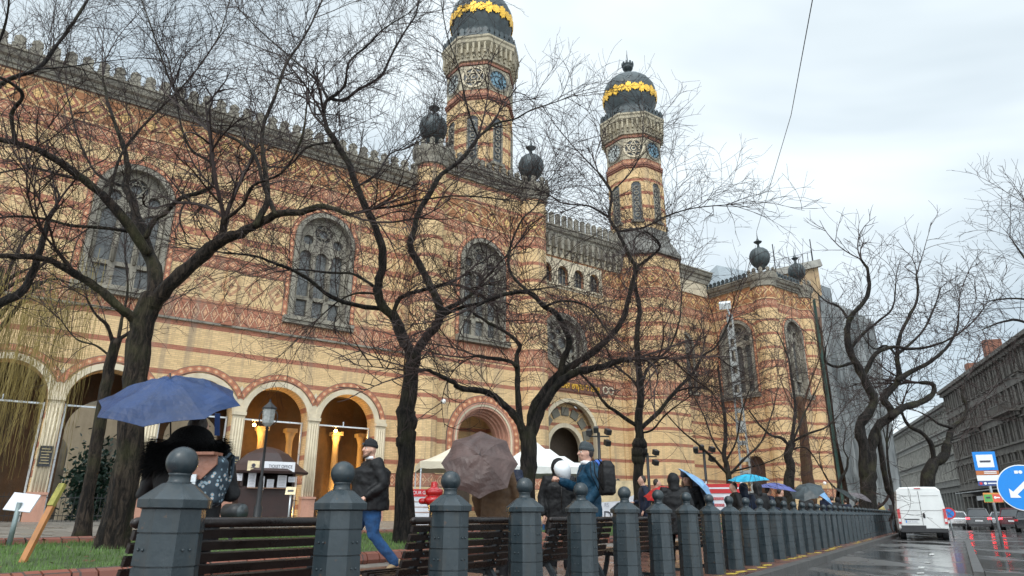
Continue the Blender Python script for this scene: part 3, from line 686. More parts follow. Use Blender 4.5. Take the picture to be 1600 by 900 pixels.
# ================================================================== GROUND
def sheet(name, polyfn, a_list, q_list, m, dz=0.0, label=None):
    mb = MB(); vs = []
    for a in a_list:
        for q in q_list:
            p = st(a, q); vs.append((p.x, p.y, gzq(q) + dz))
    n = len(q_list); fs = [(i * n + j, (i + 1) * n + j, (i + 1) * n + j + 1, i * n + j + 1) for i in range(len(a_list) - 1) for j in range(n - 1)]
    mb.add(vs, fs); return tag(mb.build(name, m), kind='structure')
def asphalt():
    m, t, b = newmat('wet_asphalt'); N = t.nodes; L = t.links; x = NX(t)
    tc = N.new('ShaderNodeTexCoord'); mp = N.new('ShaderNodeMapping'); mp.inputs['Rotation'].default_value = (0, 0, TH); mp.inputs['Scale'].default_value = (1, .45, 1); L.new(tc.outputs['Object'], mp.inputs[0])
    n = N.new('ShaderNodeTexNoise'); n.inputs['Scale'].default_value = .55; n.inputs['Detail'].default_value = 6; n.inputs['Roughness'].default_value = .55; n.inputs['Distortion'].default_value = .6; L.new(mp.outputs[0], n.inputs[0])
    n2 = N.new('ShaderNodeTexNoise'); n2.inputs['Scale'].default_value = 60; n2.inputs['Detail'].default_value = 3; L.new(tc.outputs['Object'], n2.inputs[0])
    pud = N.new('ShaderNodeMapRange'); pud.inputs[1].default_value = .38; pud.inputs[2].default_value = .52; L.new(n.outputs['Fac'], pud.inputs[0])
    c = x.mix(n2.outputs['Fac'], (.055, .056, .058), (.115, .112, .108)); c = x.mix(x.mul(pud.outputs[0], .5), c, (.03, .03, .032)); L.new(c, b.inputs['Base Color'])
    r = N.new('ShaderNodeMapRange'); r.inputs[3].default_value = .36; r.inputs[4].default_value = .07; L.new(pud.outputs[0], r.inputs[0]); L.new(r.outputs[0], b.inputs['Roughness'])
    b.inputs['Specular IOR Level'].default_value = .6
    wv = N.new('ShaderNodeTexNoise'); wv.inputs['Scale'].default_value = 9; wv.inputs['Detail'].default_value = 3; L.new(tc.outputs['Object'], wv.inputs[0])
    mx = x.add(x.mul(n2.outputs['Fac'], x.m('SUBTRACT', 1.0, x.mul(pud.outputs[0], .85))), x.mul(wv.outputs['Fac'], .5))
    bp = N.new('ShaderNodeBump'); bp.inputs['Strength'].default_value = .35; bp.inputs['Distance'].default_value = .008; L.new(mx, bp.inputs['Height']); L.new(bp.outputs[0], b.inputs['Normal'])
    return m
def paving(name, c1, c2, mort, w, h, rough, rot=0.0, sc=1.0):
    m, t, b = newmat(name); N = t.nodes; L = t.links; x = NX(t)
    tc = N.new('ShaderNodeTexCoord'); mp = N.new('ShaderNodeMapping'); mp.inputs['Rotation'].default_value = (0, 0, TH + rot); L.new(tc.outputs['Object'], mp.inputs[0])
    br = N.new('ShaderNodeTexBrick'); br.inputs['Scale'].default_value = sc; br.inputs['Brick Width'].default_value = w; br.inputs['Row Height'].default_value = h; br.inputs['Mortar Size'].default_value = .012
    br.inputs['Color1'].default_value = (*c1, 1); br.inputs['Color2'].default_value = (*c2, 1); br.inputs['Mortar'].default_value = (*mort, 1); L.new(mp.outputs[0], br.inputs['Vector'])
    n = N.new('ShaderNodeTexNoise'); n.inputs['Scale'].default_value = 1.2; n.inputs['Detail'].default_value = 6; L.new(tc.outputs['Object'], n.inputs[0])
    c = x.mix(x.mul(n.outputs['Fac'], .5), br.outputs['Color'], (.05, .045, .04)); L.new(c, b.inputs['Base Color'])
    r = N.new('ShaderNodeMapRange'); r.inputs[1].default_value = .4; r.inputs[2].default_value = .6; r.inputs[3].default_value = rough + .15; r.inputs[4].default_value = rough - .12; L.new(n.outputs['Fac'], r.inputs[0]); L.new(r.outputs[0], b.inputs['Roughness'])
    bp = N.new('ShaderNodeBump'); bp.inputs['Strength'].default_value = .3; bp.inputs['Distance'].default_value = .01; bp.invert = True; L.new(br.outputs['Fac'], bp.inputs['Height']); L.new(bp.outputs[0], b.inputs['Normal'])
    return m
M_asph = asphalt()
mb = MB(); R = 900; mb.add([(-R, -R, -.13), (R, -R, -.13), (R, R, -.13), (-R, R, -.13)], [(0, 1, 2, 3)])
tag(mb.build('ground', M_asph), kind='structure')
AL = [-16 + 2 * i for i in range(41)]
M_red = paving('wet_red_paving', (.22, .075, .045), (.16, .06, .04), (.07, .05, .04), .2, .1, .28)
M_grey = paving('wet_grey_paving', (.26, .24, .21), (.20, .185, .165), (.08, .075, .07), .4, .4, .35)
sheet('pavement', None, AL, [-.5, 0, 1, 2.3, 3.6], M_red)
sheet('plaza_paving', None, AL, [3.6, 6, 9, 14, 20, 30, 62], M_grey)
M_kerb = stone_mat('granite_kerb', (.095, .092, .09), (.06, .06, .058), .4, rough=.4)
kb = MB()
for i in range(64):
    a = -16 + i * 1.2; p0, p1 = st(a + .006, -.61, -.09), st(a + 1.194, -.61, -.09); kb.bar(p0, p1, .22, .2)
tag(kb.build('kerb', M_kerb), kind='structure')
# worn yellow paint on the pavement edge
yp = MB(); random.seed(3)
for i in range(46):
    a = 3 + i * .62 + ru(-.1, .1); q = ru(-.36, -.22); r = ru(.08, .2)
    if rnd() < .2: continue
    yp.plate([(cos(k * .7) * r * ru(.8, 1.6), sin(k * .7) * .09 * ru(.6, 1.3)) for k in range(9)], [], lambda u, v, w: tuple(st(a + u, q + v, .004)), 0)
tag(yp.build('painted_marking', mat('worn_yellow_paint', (.50, .36, .05), .45, ns=14, na=.6)), kind='structure')
# traffic island between the lanes, and lane paint
M_isl = asphalt(); M_isl.name = 'wet_island_asphalt'
ip = lambda a, q, z: tuple(st(a, q, z))
def aqpx(x, y, h): # ground point under a pixel, h = plane height
    k = at(x, y, 1.0) - Vector((0, 0, EYE)); s = (h - EYE) / k.z; v = k * s; return aq(v.x, v.y)
E0 = aqpx(1521, 894, -.02); E1 = aqpx(1507, 848, -.02)
isl = MB(); qi = E0[1]
a0, a1 = E0[0], 34.0
isl.add([ip(a0 + .15, qi - .16, -.01), ip(a0 + .15, qi - 2.6, -.01), ip(a1, qi - 2.6, -.01), ip(a1, qi - .16, -.01)], [(0, 1, 2, 3)])
tag(isl.build('traffic_island', M_isl), kind='structure')
kb = MB(); n = int((a1 - a0) / 1.0)
for i in range(n): kb.bar(ip(a0 + i + .006, qi - .08, -.075), ip(a0 + i + .994, qi - .08, -.075), .16, .13); kb.bar(ip(a0 + i + .006, qi - 2.68, -.075), ip(a0 + i + .994, qi - 2.68, -.075), .16, .13)
for j in range(3): kb.bar(ip(a0 + .08, qi - .17 - j * .84, -.075), ip(a0 + .08, qi - .17 - (j + .99) * .84, -.075), .16, .13)
tag(kb.build('island_kerb', M_kerb), kind='structure')
lp = MB()
for i in range(14):
    a = 30 + i * 6.0; lp.add([ip(a, qi - 6.0, -.122), ip(a, qi - 6.15, -.122), ip(a + 3, qi - 6.15, -.122), ip(a + 3, qi - 6.0, -.122)], [(0, 1, 2, 3)])
for a_, l_, dq in ((13.5, .5, .9), (15.0, .9, .95), (17.2, .4, .9), (14.2, .3, .5), (21, 1.2, .92)): lp.add([ip(a_, qi + dq, -.122), ip(a_ + .1, qi + dq - .11, -.122), ip(a_ + l_, qi + dq - .1, -.122), ip(a_ + l_ - .1, qi + dq + .02, -.122)], [(0, 1, 2, 3)])
tag(lp.build('lane_marking', mat('worn_white_road_paint', (.45, .45, .43), .3, ns=6, na=.5)), kind='structure')
# lawns with rounded brick edging
M_edge = paving('red_brick_edging', (.30, .09, .055), (.22, .07, .045), (.08, .05, .04), .12, .5, .35)
M_turf = mat('lawn_soil_and_moss', (.045, .075, .02), .9, ns=2.5, na=.5, bump=.4)
M_blade = mat('grass_blade', (.085, .155, .03), .6, ns=1.5, na=.4, bump=0)
beds = [(-13, 12.6, 4.1, 8.6), (15.0, 31, 4.3, 9.5), (33.5, 48, 4.3, 9.0)]
for bi, (b0, b1, q0, q1) in enumerate(beds):
    A_ = [b0 + (b1 - b0) * i / 10 for i in range(11)]; Q_ = [q0 + (q1 - q0) * i / 6 for i in range(7)]
    mb = MB(); vs = [(*st(a, q)[:2], gzq(q) + .07 + .06 * sin(pi * (q - q0) / (q1 - q0))) for a in A_ for q in Q_]
    mb.add(vs, [(i * 7 + j, (i + 1) * 7 + j, (i + 1) * 7 + j + 1, i * 7 + j + 1) for i in range(10) for j in range(6)], True)
    tag(mb.build('lawn_bed', M_turf), kind='structure')
    ed = MB()
    def run(pa, pb, n):
        for i in range(n):
            u0, u1 = (i + .04) / n, (i + .96) / n
            c0 = (pa[0] + (pb[0] - pa[0]) * u0, pa[1] + (pb[1] - pa[1]) * u0); c1 = (pa[0] + (pb[0] - pa[0]) * u1, pa[1] + (pb[1] - pa[1]) * u1)
            P_, Q = st(c0[0], c0[1], gzq(c0[1]) + .05), st(c1[0], c1[1], gzq(c1[1]) + .05)
            ed.tube([P_, Q], .115, 8, True, False)
    step = .26 if bi == 0 else .5
    run((b0, q0), (b1, q0), int((b1 - b0) / step)); run((b0, q1), (b1, q1), int((b1 - b0) / step)); run((b0, q0), (b0, q1), 10); run((b1, q0), (b1, q1), 16)
    tag(ed.build('brick_edging', M_edge), kind='structure')
    gb = MB(); random.seed(20 + bi); vs = []; fs = []
    for _ in range((26000, 6000, 2500)[bi]):
        a = b0 + (b1 - b0) * rnd() if bi else -8 + 20.4 * rnd() ** 1.0; q = ru(q0 + .15, q1 - .15); p = st(a, q); z = gzq(q) + .07 + .06 * sin(pi * (q - q0) / (q1 - q0))
        h = ru(.03, .085); an = ru(0, pi); w_ = .006 + .004 * bi; dx, dy = cos(an) * w_, sin(an) * w_; k = len(vs)
        vs += [(p.x - dx, p.y - dy, z - .01), (p.x + dx, p.y + dy, z - .01), (p.x + ru(-.03, .03), p.y + ru(-.03, .03), z + h)]; fs.append((k, k + 1, k + 2))
    gb.add(vs, fs); tag(gb.build('grass', M_blade), 'short wet green grass on the square', 'grass', kind='stuff')
random.seed(44); lf = MB()
for _ in range(420):
    a, q = ru(-6, 12), ru(4.3, 8.4); 
    if rnd() < .3: q = ru(1.2, 4.0)
    p = st(a, q); z = gzq(q) + (.14 if q > 4.1 else .012); r_ = ru(.018, .04); n_ = Vector((ru(-.5, .5), ru(-.5, .5), 1)).normalized(); x_ = n_.orthogonal().normalized() * r_; y_ = n_.cross(x_) * ru(.5, .8); c_ = Vector((p.x, p.y, z)); lf.add([c_ - x_, c_ - y_, c_ + x_, c_ + y_], [(0, 1, 2, 3)])
tag(lf.build('fallen_leaves', mat('wet_brown_leaf', (.11, .055, .022), .5, ns=1.5, na=.6, bump=0)), 'wet brown leaves scattered on lawn and paving', 'leaves', kind='stuff')
# ================================================================== WORLD AND SUN
wd = bpy.data.worlds.new('World'); SC.world = wd; wd.use_nodes = True; t = wd.node_tree; N = t.nodes; L = t.links
bg = N['Background']; sky = N.new('ShaderNodeTexSky'); sky.sky_type = 'NISHITA'; sky.sun_disc = False
SUN_EL, SUN_AZ = radians(48), radians(200)
sky.sun_elevation = SUN_EL; sky.sun_rotation = SUN_AZ
x = NX(t); tc = N.new('ShaderNodeTexCoord'); sp = N.new('ShaderNodeSeparateXYZ'); L.new(tc.outputs['Generated'], sp.inputs[0])
z = x.m('MAXIMUM', sp.outputs[2], 0.0)
den = x.add(z, .22); px_ = x.m('DIVIDE', sp.outputs[0], den); py_ = x.m('DIVIDE', sp.outputs[1], den)
cb = N.new('ShaderNodeCombineXYZ'); L.new(px_, cb.inputs[0]); L.new(py_, cb.inputs[1])
n = N.new('ShaderNodeTexNoise'); n.inputs['Scale'].default_value = .75; n.inputs['Detail'].default_value = 5; n.inputs['Roughness'].default_value = .5; n.inputs['Distortion'].default_value = .5; L.new(cb.outputs[0], n.inputs[0])
mr = N.new('ShaderNodeMapRange'); mr.interpolation_type = 'SMOOTHSTEP'; mr.inputs[1].default_value = .34; mr.inputs[2].default_value = .60; L.new(n.outputs['Fac'], mr.inputs[0])
# clouds: thin pale grey-blue veils over a white overcast
c = x.mix(mr.outputs[0], (4.5, 5.3, 5.85), (8.0, 8.7, 9.0))
vg = x.add(.97, x.mul(x.m('MAXIMUM', x.m('SUBTRACT', z, .68), 0.0), 5.0)); vg = x.add(vg, x.mul(x.m('MINIMUM', x.m('MAXIMUM', x.mul(sp.outputs[1], -1.6), 0.0), 1.0), 1.25))  # sky gain: brighter overhead, plus brightness added behind the camera to light the facade
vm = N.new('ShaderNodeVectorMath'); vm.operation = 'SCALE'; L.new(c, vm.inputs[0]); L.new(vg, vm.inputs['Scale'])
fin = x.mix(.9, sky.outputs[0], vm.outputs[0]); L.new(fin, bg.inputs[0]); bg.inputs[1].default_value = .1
sl = bpy.data.lights.new('sun', 'SUN'); sl.energy = .9; sl.angle = radians(22); sl.color = (1, .96, .9)
so = bpy.data.objects.new('sun', sl); COL.objects.link(so)
sd = Vector((sin(SUN_AZ) * cos(SUN_EL), cos(SUN_AZ) * cos(SUN_EL), sin(SUN_EL))); so.rotation_euler = sd.to_track_quat('Z', 'Y').to_euler()
# ================================================================== CAMERA
cd = bpy.data.cameras.new('camera'); cd.sensor_width = 36; cd.lens = FOC * 36 / 1600; cd.clip_end = 3000; cd.clip_start = .05
co = bpy.data.objects.new('camera', cd); COL.objects.link(co)
co.matrix_world = Matrix(((CR.x, CU.x, -_w.x, 0), (CR.y, CU.y, -_w.y, 0), (CR.z, CU.z, -_w.z, EYE), (0, 0, 0, 1)))
cd.dof.use_dof = True; cd.dof.focus_distance = 14; cd.dof.aperture_fstop = 4.0
SC.camera = co
SC.view_settings.view_transform = 'Standard'; SC.view_settings.look = 'None'; SC.view_settings.gamma = 1; SC.view_settings.use_curve_mapping = False
SC.view_settings.exposure = .55
SC.cycles.max_bounces = 5; SC.cycles.diffuse_bounces = 3; SC.cycles.glossy_bounces = 3; SC.cycles.transparent_max_bounces = 6
SC.cycles.use_denoising = True
# ================================================================== BOLLARDS
M_bol = mat('wet_blue_grey_bollard_paint', (.022, .036, .045), .36, ns=3, na=.3, bump=.3, bs=9, coat=.2)
def make_bollard():
    root = empty('bollard', (0, 0, 0), 0, 'x', 'bollard', 'row of blue grey bollards along the kerb')
    o8 = pi / 8; b = MB(); prof = [(.172, 0)]
    zs = [0, .17, .33, .49, .65, .81, .93]
    for i in range(6):
        r = .172 - .012 * zs[i] / .93
        prof += [(r, zs[i] + .004), (r - .004, zs[i + 1] - .004), (r - .012, zs[i + 1] - .003), (r - .012, zs[i + 1] + .002)]
    b.lathe((0, 0, 0), prof, 8, False, o8); body = b.build('body', M_bol, root)
    c = MB(); c.lathe((0, 0, 0), [(.150, .925), (.184, .935), (.186, .975), (.178, .982), (.085, 1.055), (.07, 1.06)], 8, False, o8)
    c.lathe((0, 0, 0), [(.07, 1.052), (.056, 1.07), (.054, 1.10), (.062, 1.11)], 16); c.build('cap', M_bol, root)
    s = MB(); s.ball((0, 0, 1.17), .082, 28, 18); s.build('ball', M_bol, root)
    r = MB()
    for z in (.25, .41, .57, .73):
        for sg in (-1, 1):
            for fx in (-1, 1):
                r.ball((fx * .153, sg * .02, z), .008, 6, 4); r.ball((sg * .02, fx * .153, z), .008, 6, 4)
    r.build('bolts', M_bol, root)
    return root
def bollard_paint():
    m, t, b = newmat('worn_bollard_paint'); N = t.nodes; L = t.links; x = NX(t)
    tc = N.new('ShaderNodeTexCoord'); oi = N.new('ShaderNodeObjectInfo'); ad = N.new('ShaderNodeVectorMath'); ad.operation = 'ADD'; L.new(tc.outputs['Object'], ad.inputs[0])
    cb = N.new('ShaderNodeCombineXYZ'); r_ = x.mul(oi.outputs['Random'], 40.0); L.new(r_, cb.inputs[0]); L.new(r_, cb.inputs[2]); L.new(cb.outputs[0], ad.inputs[1])
    mp = N.new('ShaderNodeMapping'); mp.inputs['Scale'].default_value = (1, 1, .15); L.new(ad.outputs[0], mp.inputs[0])
    n = N.new('ShaderNodeTexNoise'); n.inputs['Scale'].default_value = 16; n.inputs['Detail'].default_value = 6; L.new(mp.outputs[0], n.inputs[0])
    n2 = N.new('ShaderNodeTexNoise'); n2.inputs['Scale'].default_value = 24; n2.inputs['Detail'].default_value = 5; L.new(ad.outputs[0], n2.inputs[0])
    n3 = N.new('ShaderNodeTexNoise'); n3.inputs['Scale'].default_value = 3; n3.inputs['Detail'].default_value = 4; L.new(ad.outputs[0], n3.inputs[0])
    c = x.mix(n3.outputs['Fac'], (.010, .018, .023), (.022, .034, .041))
    s = N.new('ShaderNodeMapRange'); s.inputs[1].default_value = .52; s.inputs[2].default_value = .68; s.inputs[4].default_value = .5; L.new(n.outputs['Fac'], s.inputs[0]); c = x.mix(s.outputs[0], c, (.042, .046, .045))
    d = N.new('ShaderNodeMapRange'); d.inputs[1].default_value = .68; d.inputs[2].default_value = .72; d.inputs[4].default_value = .7; L.new(n2.outputs['Fac'], d.inputs[0]); c = x.mix(d.outputs[0], c, (.075, .045, .028))
    L.new(c, b.inputs['Base Color']); r = N.new('ShaderNodeMapRange'); r.inputs[1].default_value = .35; r.inputs[2].default_value = .65; r.inputs[3].default_value = .22; r.inputs[4].default_value = .55; L.new(n.outputs['Fac'], r.inputs[0]); L.new(r.outputs[0], b.inputs['Roughness'])
    bp = N.new('ShaderNodeBump'); bp.inputs['Strength'].default_value = .35; bp.inputs['Distance'].default_value = .006; L.new(n2.outputs['Fac'], bp.inputs['Height']); L.new(bp.outputs[0], b.inputs['Normal']); return m
M_bol = bollard_paint()
bol = make_bollard(); SPC = 1.218
for i in range(0, 45):
    o = bol if i == 0 else copy_tree(bol)
    p = st(i * SPC, 0, 0); o.location = (p.x, p.y, 0); o.rotation_euler.z = TH * -1 + ru(-.03, .03)
    o['label'] = 'x'
    BL = globals().setdefault('BOLS', []); BL.append(o)
    o.rotation_euler.x = ru(-.008, .008); o.rotation_euler.y = ru(-.008, .008)
ordn = ['nearest', 'second', 'third', 'fourth', 'fifth', 'sixth', 'seventh', 'eighth', 'ninth', 'tenth', 'eleventh', 'twelfth', 'thirteenth', 'fourteenth', 'fifteenth', 'sixteenth', 'seventeenth', 'eighteenth', 'nineteenth', 'twentieth', '21st', '22nd', '23rd', '24th', '25th', '26th', '27th', '28th', '29th', '30th']
for k, o in enumerate(BOLS, 1):
    if k <= 30: o['label'] = '%s blue grey ball topped bollard counted from the left of the photo' % ordn[k - 1] if k > 1 else 'largest blue grey ball topped bollard, left of all, by the fur collar'
    else: o['label'] = 'small distant blue grey bollard beyond the 30th, towards the white van'
# ================================================================== BENCHES
M_slat = mat('wet_dark_brown_slat', (.012, .008, .007), .3, ns=5, na=.4, bump=.2, spec=.35)
M_slat_edge = M_slat
M_cast = mat('dark_teal_cast_iron', (.014, .022, .027), .38, .2, ns=6)
def make_bench():
    root = empty('park_bench', (0, 0, 0), 0, 'x', 'bench', 'park benches behind the bollards')
    Lh = .86   # local x along the street, y away from the road, z up
    prof = [(-.10, .86), (-.085, .79), (-.06, .72), (-.035, .65), (-.008, .58), (.02, .51), (.05, .44)]
    for i, (y, z) in enumerate(prof):
        m = MB(); h = .052
        if i == 0: m.tube([(-Lh, y, z - .005), (Lh, y, z - .005)], .031, 12, 'round')
        else: m.box((0, y, z), (2 * Lh, .03, h), rx=.30)
        m.build('back_slat', M_slat, root)
    for i, (y, z) in enumerate([(.10, .405), (.18, .395), (.26, .395), (.34, .40), (.42, .41), (.49, .42)]):
        m = MB(); m.box((0, y, z), (2 * Lh, .062, .03)); m.build('seat_slat', M_slat, root)
    for sx in (-.62, .62):
        m = MB(); w = .05
        pts = [(-.06, .80), (-.02, .66), (.03, .52), (.07, .42), (.10, .36), (.45, .37), (.50, .38)]
        for (a, b) in zip(pts, pts[1:]): m.bar((sx, a[0] + .03, a[1]), (sx, b[0] + .03, b[1]), w, .05, up=(1, 0, 0))
        leg = [(.10, .38), (.03, .28), (-.06, .12), (-.14, .02)]
        for (a, b) in zip(leg, leg[1:]): m.bar((sx, a[0], a[1]), (sx, b[0], b[1]), w, .06, up=(1, 0, 0))
        leg = [(.42, .37), (.44, .25), (.48, .1), (.52, .02)]
        for (a, b) in zip(leg, leg[1:]): m.bar((sx, a[0], a[1]), (sx, b[0], b[1]), w, .06, up=(1, 0, 0))
        m.bar((sx, -.14, .02), (sx, .54, .02), w, .04, up=(1, 0, 0))
        for i, (y, z) in enumerate(prof[1:]): m.ball((sx, y - .02, z), .012, 6, 4)
        m.build('side_frame', M_cast, root)
    return root
bench = make_bench()
blab = ['dark slatted bench nearest, behind the two largest bollards', 'dark slatted bench below the brown umbrella', 'dark slatted bench beside the person holding the white balloon', 'dark slatted bench in front of the hooded black coat', 'dark slatted bench farthest right behind the bollards']
for i in range(5):
    o = bench if i == 0 else copy_tree(bench)
    a = .92 + i * 2 * SPC; p = st(a, .52, gzq(.8)); o.location = p; o.rotation_euler.z = pi / 2 - TH; o['label'] = blab[i]
# ================================================================== PEOPLE
M_skin = mat('skin', (.52, .30, .22), .5, ns=8, na=.08, bump=.05); M_skin2 = mat('tanned_skin', (.46, .26, .19), .5, ns=8, na=.08, bump=.05)
M_eye = mat('eye_white', (.6, .58, .55), .3, bump=0); M_pup = mat('dark_iris', (.02, .015, .012), .3, bump=0); M_lip = mat('lips', (.36, .14, .12), .5, bump=0)
M_hairb = mat('dark_brown_hair', (.025, .015, .010), .5, ns=30, na=.5, bump=.6, bs=60); M_hairm = mat('mid_brown_hair', (.09, .045, .022), .5, ns=30, na=.5, bump=.6, bs=60)
M_black = mat('black_jacket_fabric', (.007, .007, .008), .6, ns=5, na=.4, bump=.5, bs=14, spec=.3); M_navy = mat('navy_jacket_fabric', (.007, .013, .032), .6, ns=5, na=.3, bump=.5, bs=14, spec=.3)
M_teal = mat('teal_jacket_fabric', (.004, .038, .075), .65, ns=5, na=.3, bump=.5, bs=12, spec=.3); M_blue = mat('blue_hood_lining', (.03, .09, .33), .7, ns=5)
M_jean = mat('blue_denim', (.012, .055, .15), .85, ns=9, na=.4, bump=.4, bs=40); M_drk = mat('dark_trousers', (.010, .010, .012), .8, ns=9, spec=.2)
M_brown = mat('brown_coat_fabric', (.075, .04, .018), .85, ns=8); M_grey = mat('charcoal_knit', (.04, .05, .055), .95, ns=20, na=.3, bump=.8, bs=80)
M_shoe = mat('dark_leather', (.03, .025, .022), .4, ns=9); M_white = mat('white_cotton', (.68, .68, .70), .8, ns=6, na=.1); M_sole = mat('pale_rubber', (.45, .42, .36), .7)
M_fur = mat('black_fur', (.004, .004, .0045), .9, ns=20, na=.5, bump=.8, bs=60, spec=.15)
def person(label, pos, rz, H=1.75, wid=1.0, jacket=None, trousers=None, hat=None, hair=None, skin=None, P=None, hem=.78, hood=None, hoodup=False, shoes=None, near=True, group=None, tilt=0.0, beard=False, puff=1.0, belly=0.0, scarf=None, longhair=False):
    P = P or {}; k = H / 1.75; s = k
    root = empty('person', pos, rz, label, 'person', group)
    V = lambda x, y, z: Vector((x * s, y * s, z * s))
    g = lambda n, d: V(*P.get(n, d))
    hd = V(*P.get('head', (0, .03, 1.615))); nk = V(*P.get('neck', (0, 0, 1.45))); ch = V(*P.get('chest', (0, 0, 1.28))); pv = V(*P.get('pelvis', (0, 0, .95)))
    J = {}
    for sd, sg in (('r', 1), ('l', -1)):
        J[sd + 's'] = g(sd + 's', (sg * .185 * wid, 0, 1.41)); J[sd + 'e'] = g(sd + 'e', (sg * .26 * wid, -.03, 1.13)); J[sd + 'h'] = g(sd + 'h', (sg * .25 * wid, .08, .90))
        J[sd + 'p'] = g(sd + 'p', (sg * .09 * wid, 0, .92)); J[sd + 'k'] = g(sd + 'k', (sg * .10 * wid, .03, .50)); J[sd + 'a'] = g(sd + 'a', (sg * .11 * wid, 0, .085)); J[sd + 't'] = g(sd + 't', (sg * .12 * wid, .17, .035))
    yaw = P.get('yaw', 0.0); Rm = Matrix.Rotation(yaw, 3, 'Z') @ Matrix.Rotation(P.get('nod', 0.0), 3, 'X')
    h = lambda x, y, z: hd + Rm @ (Vector((x, y, z)) * s)
    # ---- body: one continuous skin
    b = MB(); b.ball(hd, (.073 * s, .092 * s, .112 * s), 18, 14, Rm); b.ball(h(0, .035, -.055), (.055 * s, .06 * s, .058 * s), 14, 10, Rm)
    b.tube([h(0, .085, .025), h(0, .108, -.012)], [.010 * s, .018 * s], 8, 'round'); b.ball(h(0, .068, .035), (.055 * s, .028 * s, .012 * s), 10, 6, Rm)
    for sg in (-1, 1): b.ball(h(sg * .074, .0, -.005), (.012 * s, .022 * s, .034 * s), 8, 6, Rm); b.ball(h(sg * .038, .062, -.022), (.026 * s, .026 * s, .024 * s), 8, 6, Rm)
    b.tube([hd - V(0, .01, .06), nk - V(0, 0, .06)], [.055 * s, .066 * s * wid], 12, 'round')
    b.tube([nk - V(0, 0, .05), ch, (ch + pv) / 2, pv], [.10 * s * wid, .15 * s * wid, .135 * s * wid, .15 * s * wid], 14, 'round', flat=.72, fdir=(0, 1, 0))
    for sd, sg in (('r', 1), ('l', -1)):
        b.tube([nk + V(sg * .04, 0, -.05), J[sd + 's'], J[sd + 'e'], J[sd + 'h']], [.05 * s, .055 * s, .042 * s, .028 * s], 10, 'round')
        hd_dir = (J[sd + 'h'] - J[sd + 'e']).normalized(); hx = g(sd + 'hx', (0, 0, 0)); hd_dir = (hd_dir + hx).normalized()
        pal = J[sd + 'h'] + hd_dir * .045 * s; sdv = hd_dir.cross(Vector((0, 0, 1))); sdv = sdv.normalized() if sdv.length > .2 else Vector((0, 1, 0))
        b.tube([J[sd + 'h'], pal, J[sd + 'h'] + hd_dir * .085 * s], [.028 * s, .038 * s, .036 * s], 8, 'round', flat=.55, fdir=sdv)
        cv = hd_dir.cross(sdv).normalized() * (.028 * s)
        for f_ in range(4):
            o_ = sdv * ((f_ - 1.5) * .019 * s); L_ = (.062, .075, .07, .055)[f_] * s; a0 = J[sd + 'h'] + hd_dir * .085 * s + o_
            if P.get('fist'): b.tube([a0, a0 + hd_dir * L_ * .4 + cv * .8, a0 + hd_dir * L_ * .1 + cv * 1.5], .0095 * s, 6, 'round')
            else: b.tube([a0, a0 + hd_dir * L_ * .5 + cv * .3, a0 + hd_dir * L_ * .85 + cv * .9], .0092 * s, 6, 'round')
        tb = J[sd + 'h'] + hd_dir * .03 * s - sdv * .028 * s
        b.tube([tb, tb + hd_dir * .03 * s - sdv * .022 * s, tb + hd_dir * .06 * s - sdv * .018 * s + cv * .6], .0115 * s, 6, 'round')
        b.tube([J[sd + 'p'], J[sd + 'k'], J[sd + 'a']], [.082 * s * wid, .055 * s, .038 * s], 10, 'round'); b.tube([J[sd + 'a'] - V(0, .03, .03), J[sd + 't']], [.035 * s, .03 * s], 8, 'round')
    bo = b.build('body', skin or M_skin, root); remesh(bo, .0085 if near else .022, 3 if near else 2)
    if near:
        for sg in (-1, 1):
            e = MB(); e.ball(h(sg * .031, .076, .012), .0115 * s, 10, 8); eo = e.build('eye', M_eye, root)
            e = MB(); e.ball(h(sg * .031, .0845, .012), .0062 * s, 8, 6); e.build('iris', M_pup, eo)
            e = MB(); e.tube([h(sg * .015, .094, .036), h(sg * .034, .091, .042), h(sg * .052, .078, .036)], .0045 * s, 6, 'round'); e.build('eyebrow', hair or M_hairb, root)
        e = MB(); e.tube([h(-.024, .088, -.052), h(0, .098, -.050), h(.024, .088, -.052)], [.004 * s, .008 * s, .004 * s], 8, 'round', flat=.7); e.build('lips', M_lip, root)
    if beard:
        e = MB(); e.tube([h(-.066, .02, -.03), h(-.050, .062, -.082), h(0, .088, -.10), h(.050, .062, -.082), h(.066, .02, -.03)], [.012 * s, .02 * s, .024 * s, .02 * s, .012 * s], 8, 'round')
        e.tube([h(-.028, .09, -.038), h(0, .1015, -.034), h(.028, .09, -.038)], .005 * s, 6, 'round'); e.build('beard', mat('short_stubble', (.13, .07, .045), .8, ns=60, na=.5), root)
    # ---- trousers, shoes
    tm = trousers or M_drk; tr = MB(); tr.tube([pv + V(0, 0, .07), pv - V(0, 0, .06)], [.165 * s * wid, .17 * s * wid], 14, 'round', flat=.78, fdir=(0, 1, 0))
    for sd in 'rl': tr.tube([J[sd + 'p'] + V(0, 0, .02), (J[sd + 'p'] + J[sd + 'k']) / 2, J[sd + 'k'], (J[sd + 'k'] * .45 + J[sd + 'a'] * .55), J[sd + 'a'] + V(0, 0, .01)], [.108 * s * wid, .095 * s * wid, .078 * s, .070 * s, .066 * s], 12, 'round')
    to = tr.build('trousers', tm, root); remesh(to, .014 if near else .03, 3, (.09, .022 * s) if near else None)
    for sd in 'rl':
        sh = MB(); a, t_ = J[sd + 'a'], J[sd + 't']; d = (t_ - a); sh.tube([a - d * .35 + V(0, 0, -.02), a + d * .3 + V(0, 0, -.005), t_ + d * .25], [.046 * s, .052 * s, .036 * s], 10, 'round'); so_ = sh.build('shoe', shoes or M_shoe, root); remesh(so_, .012 if near else .025, 2)
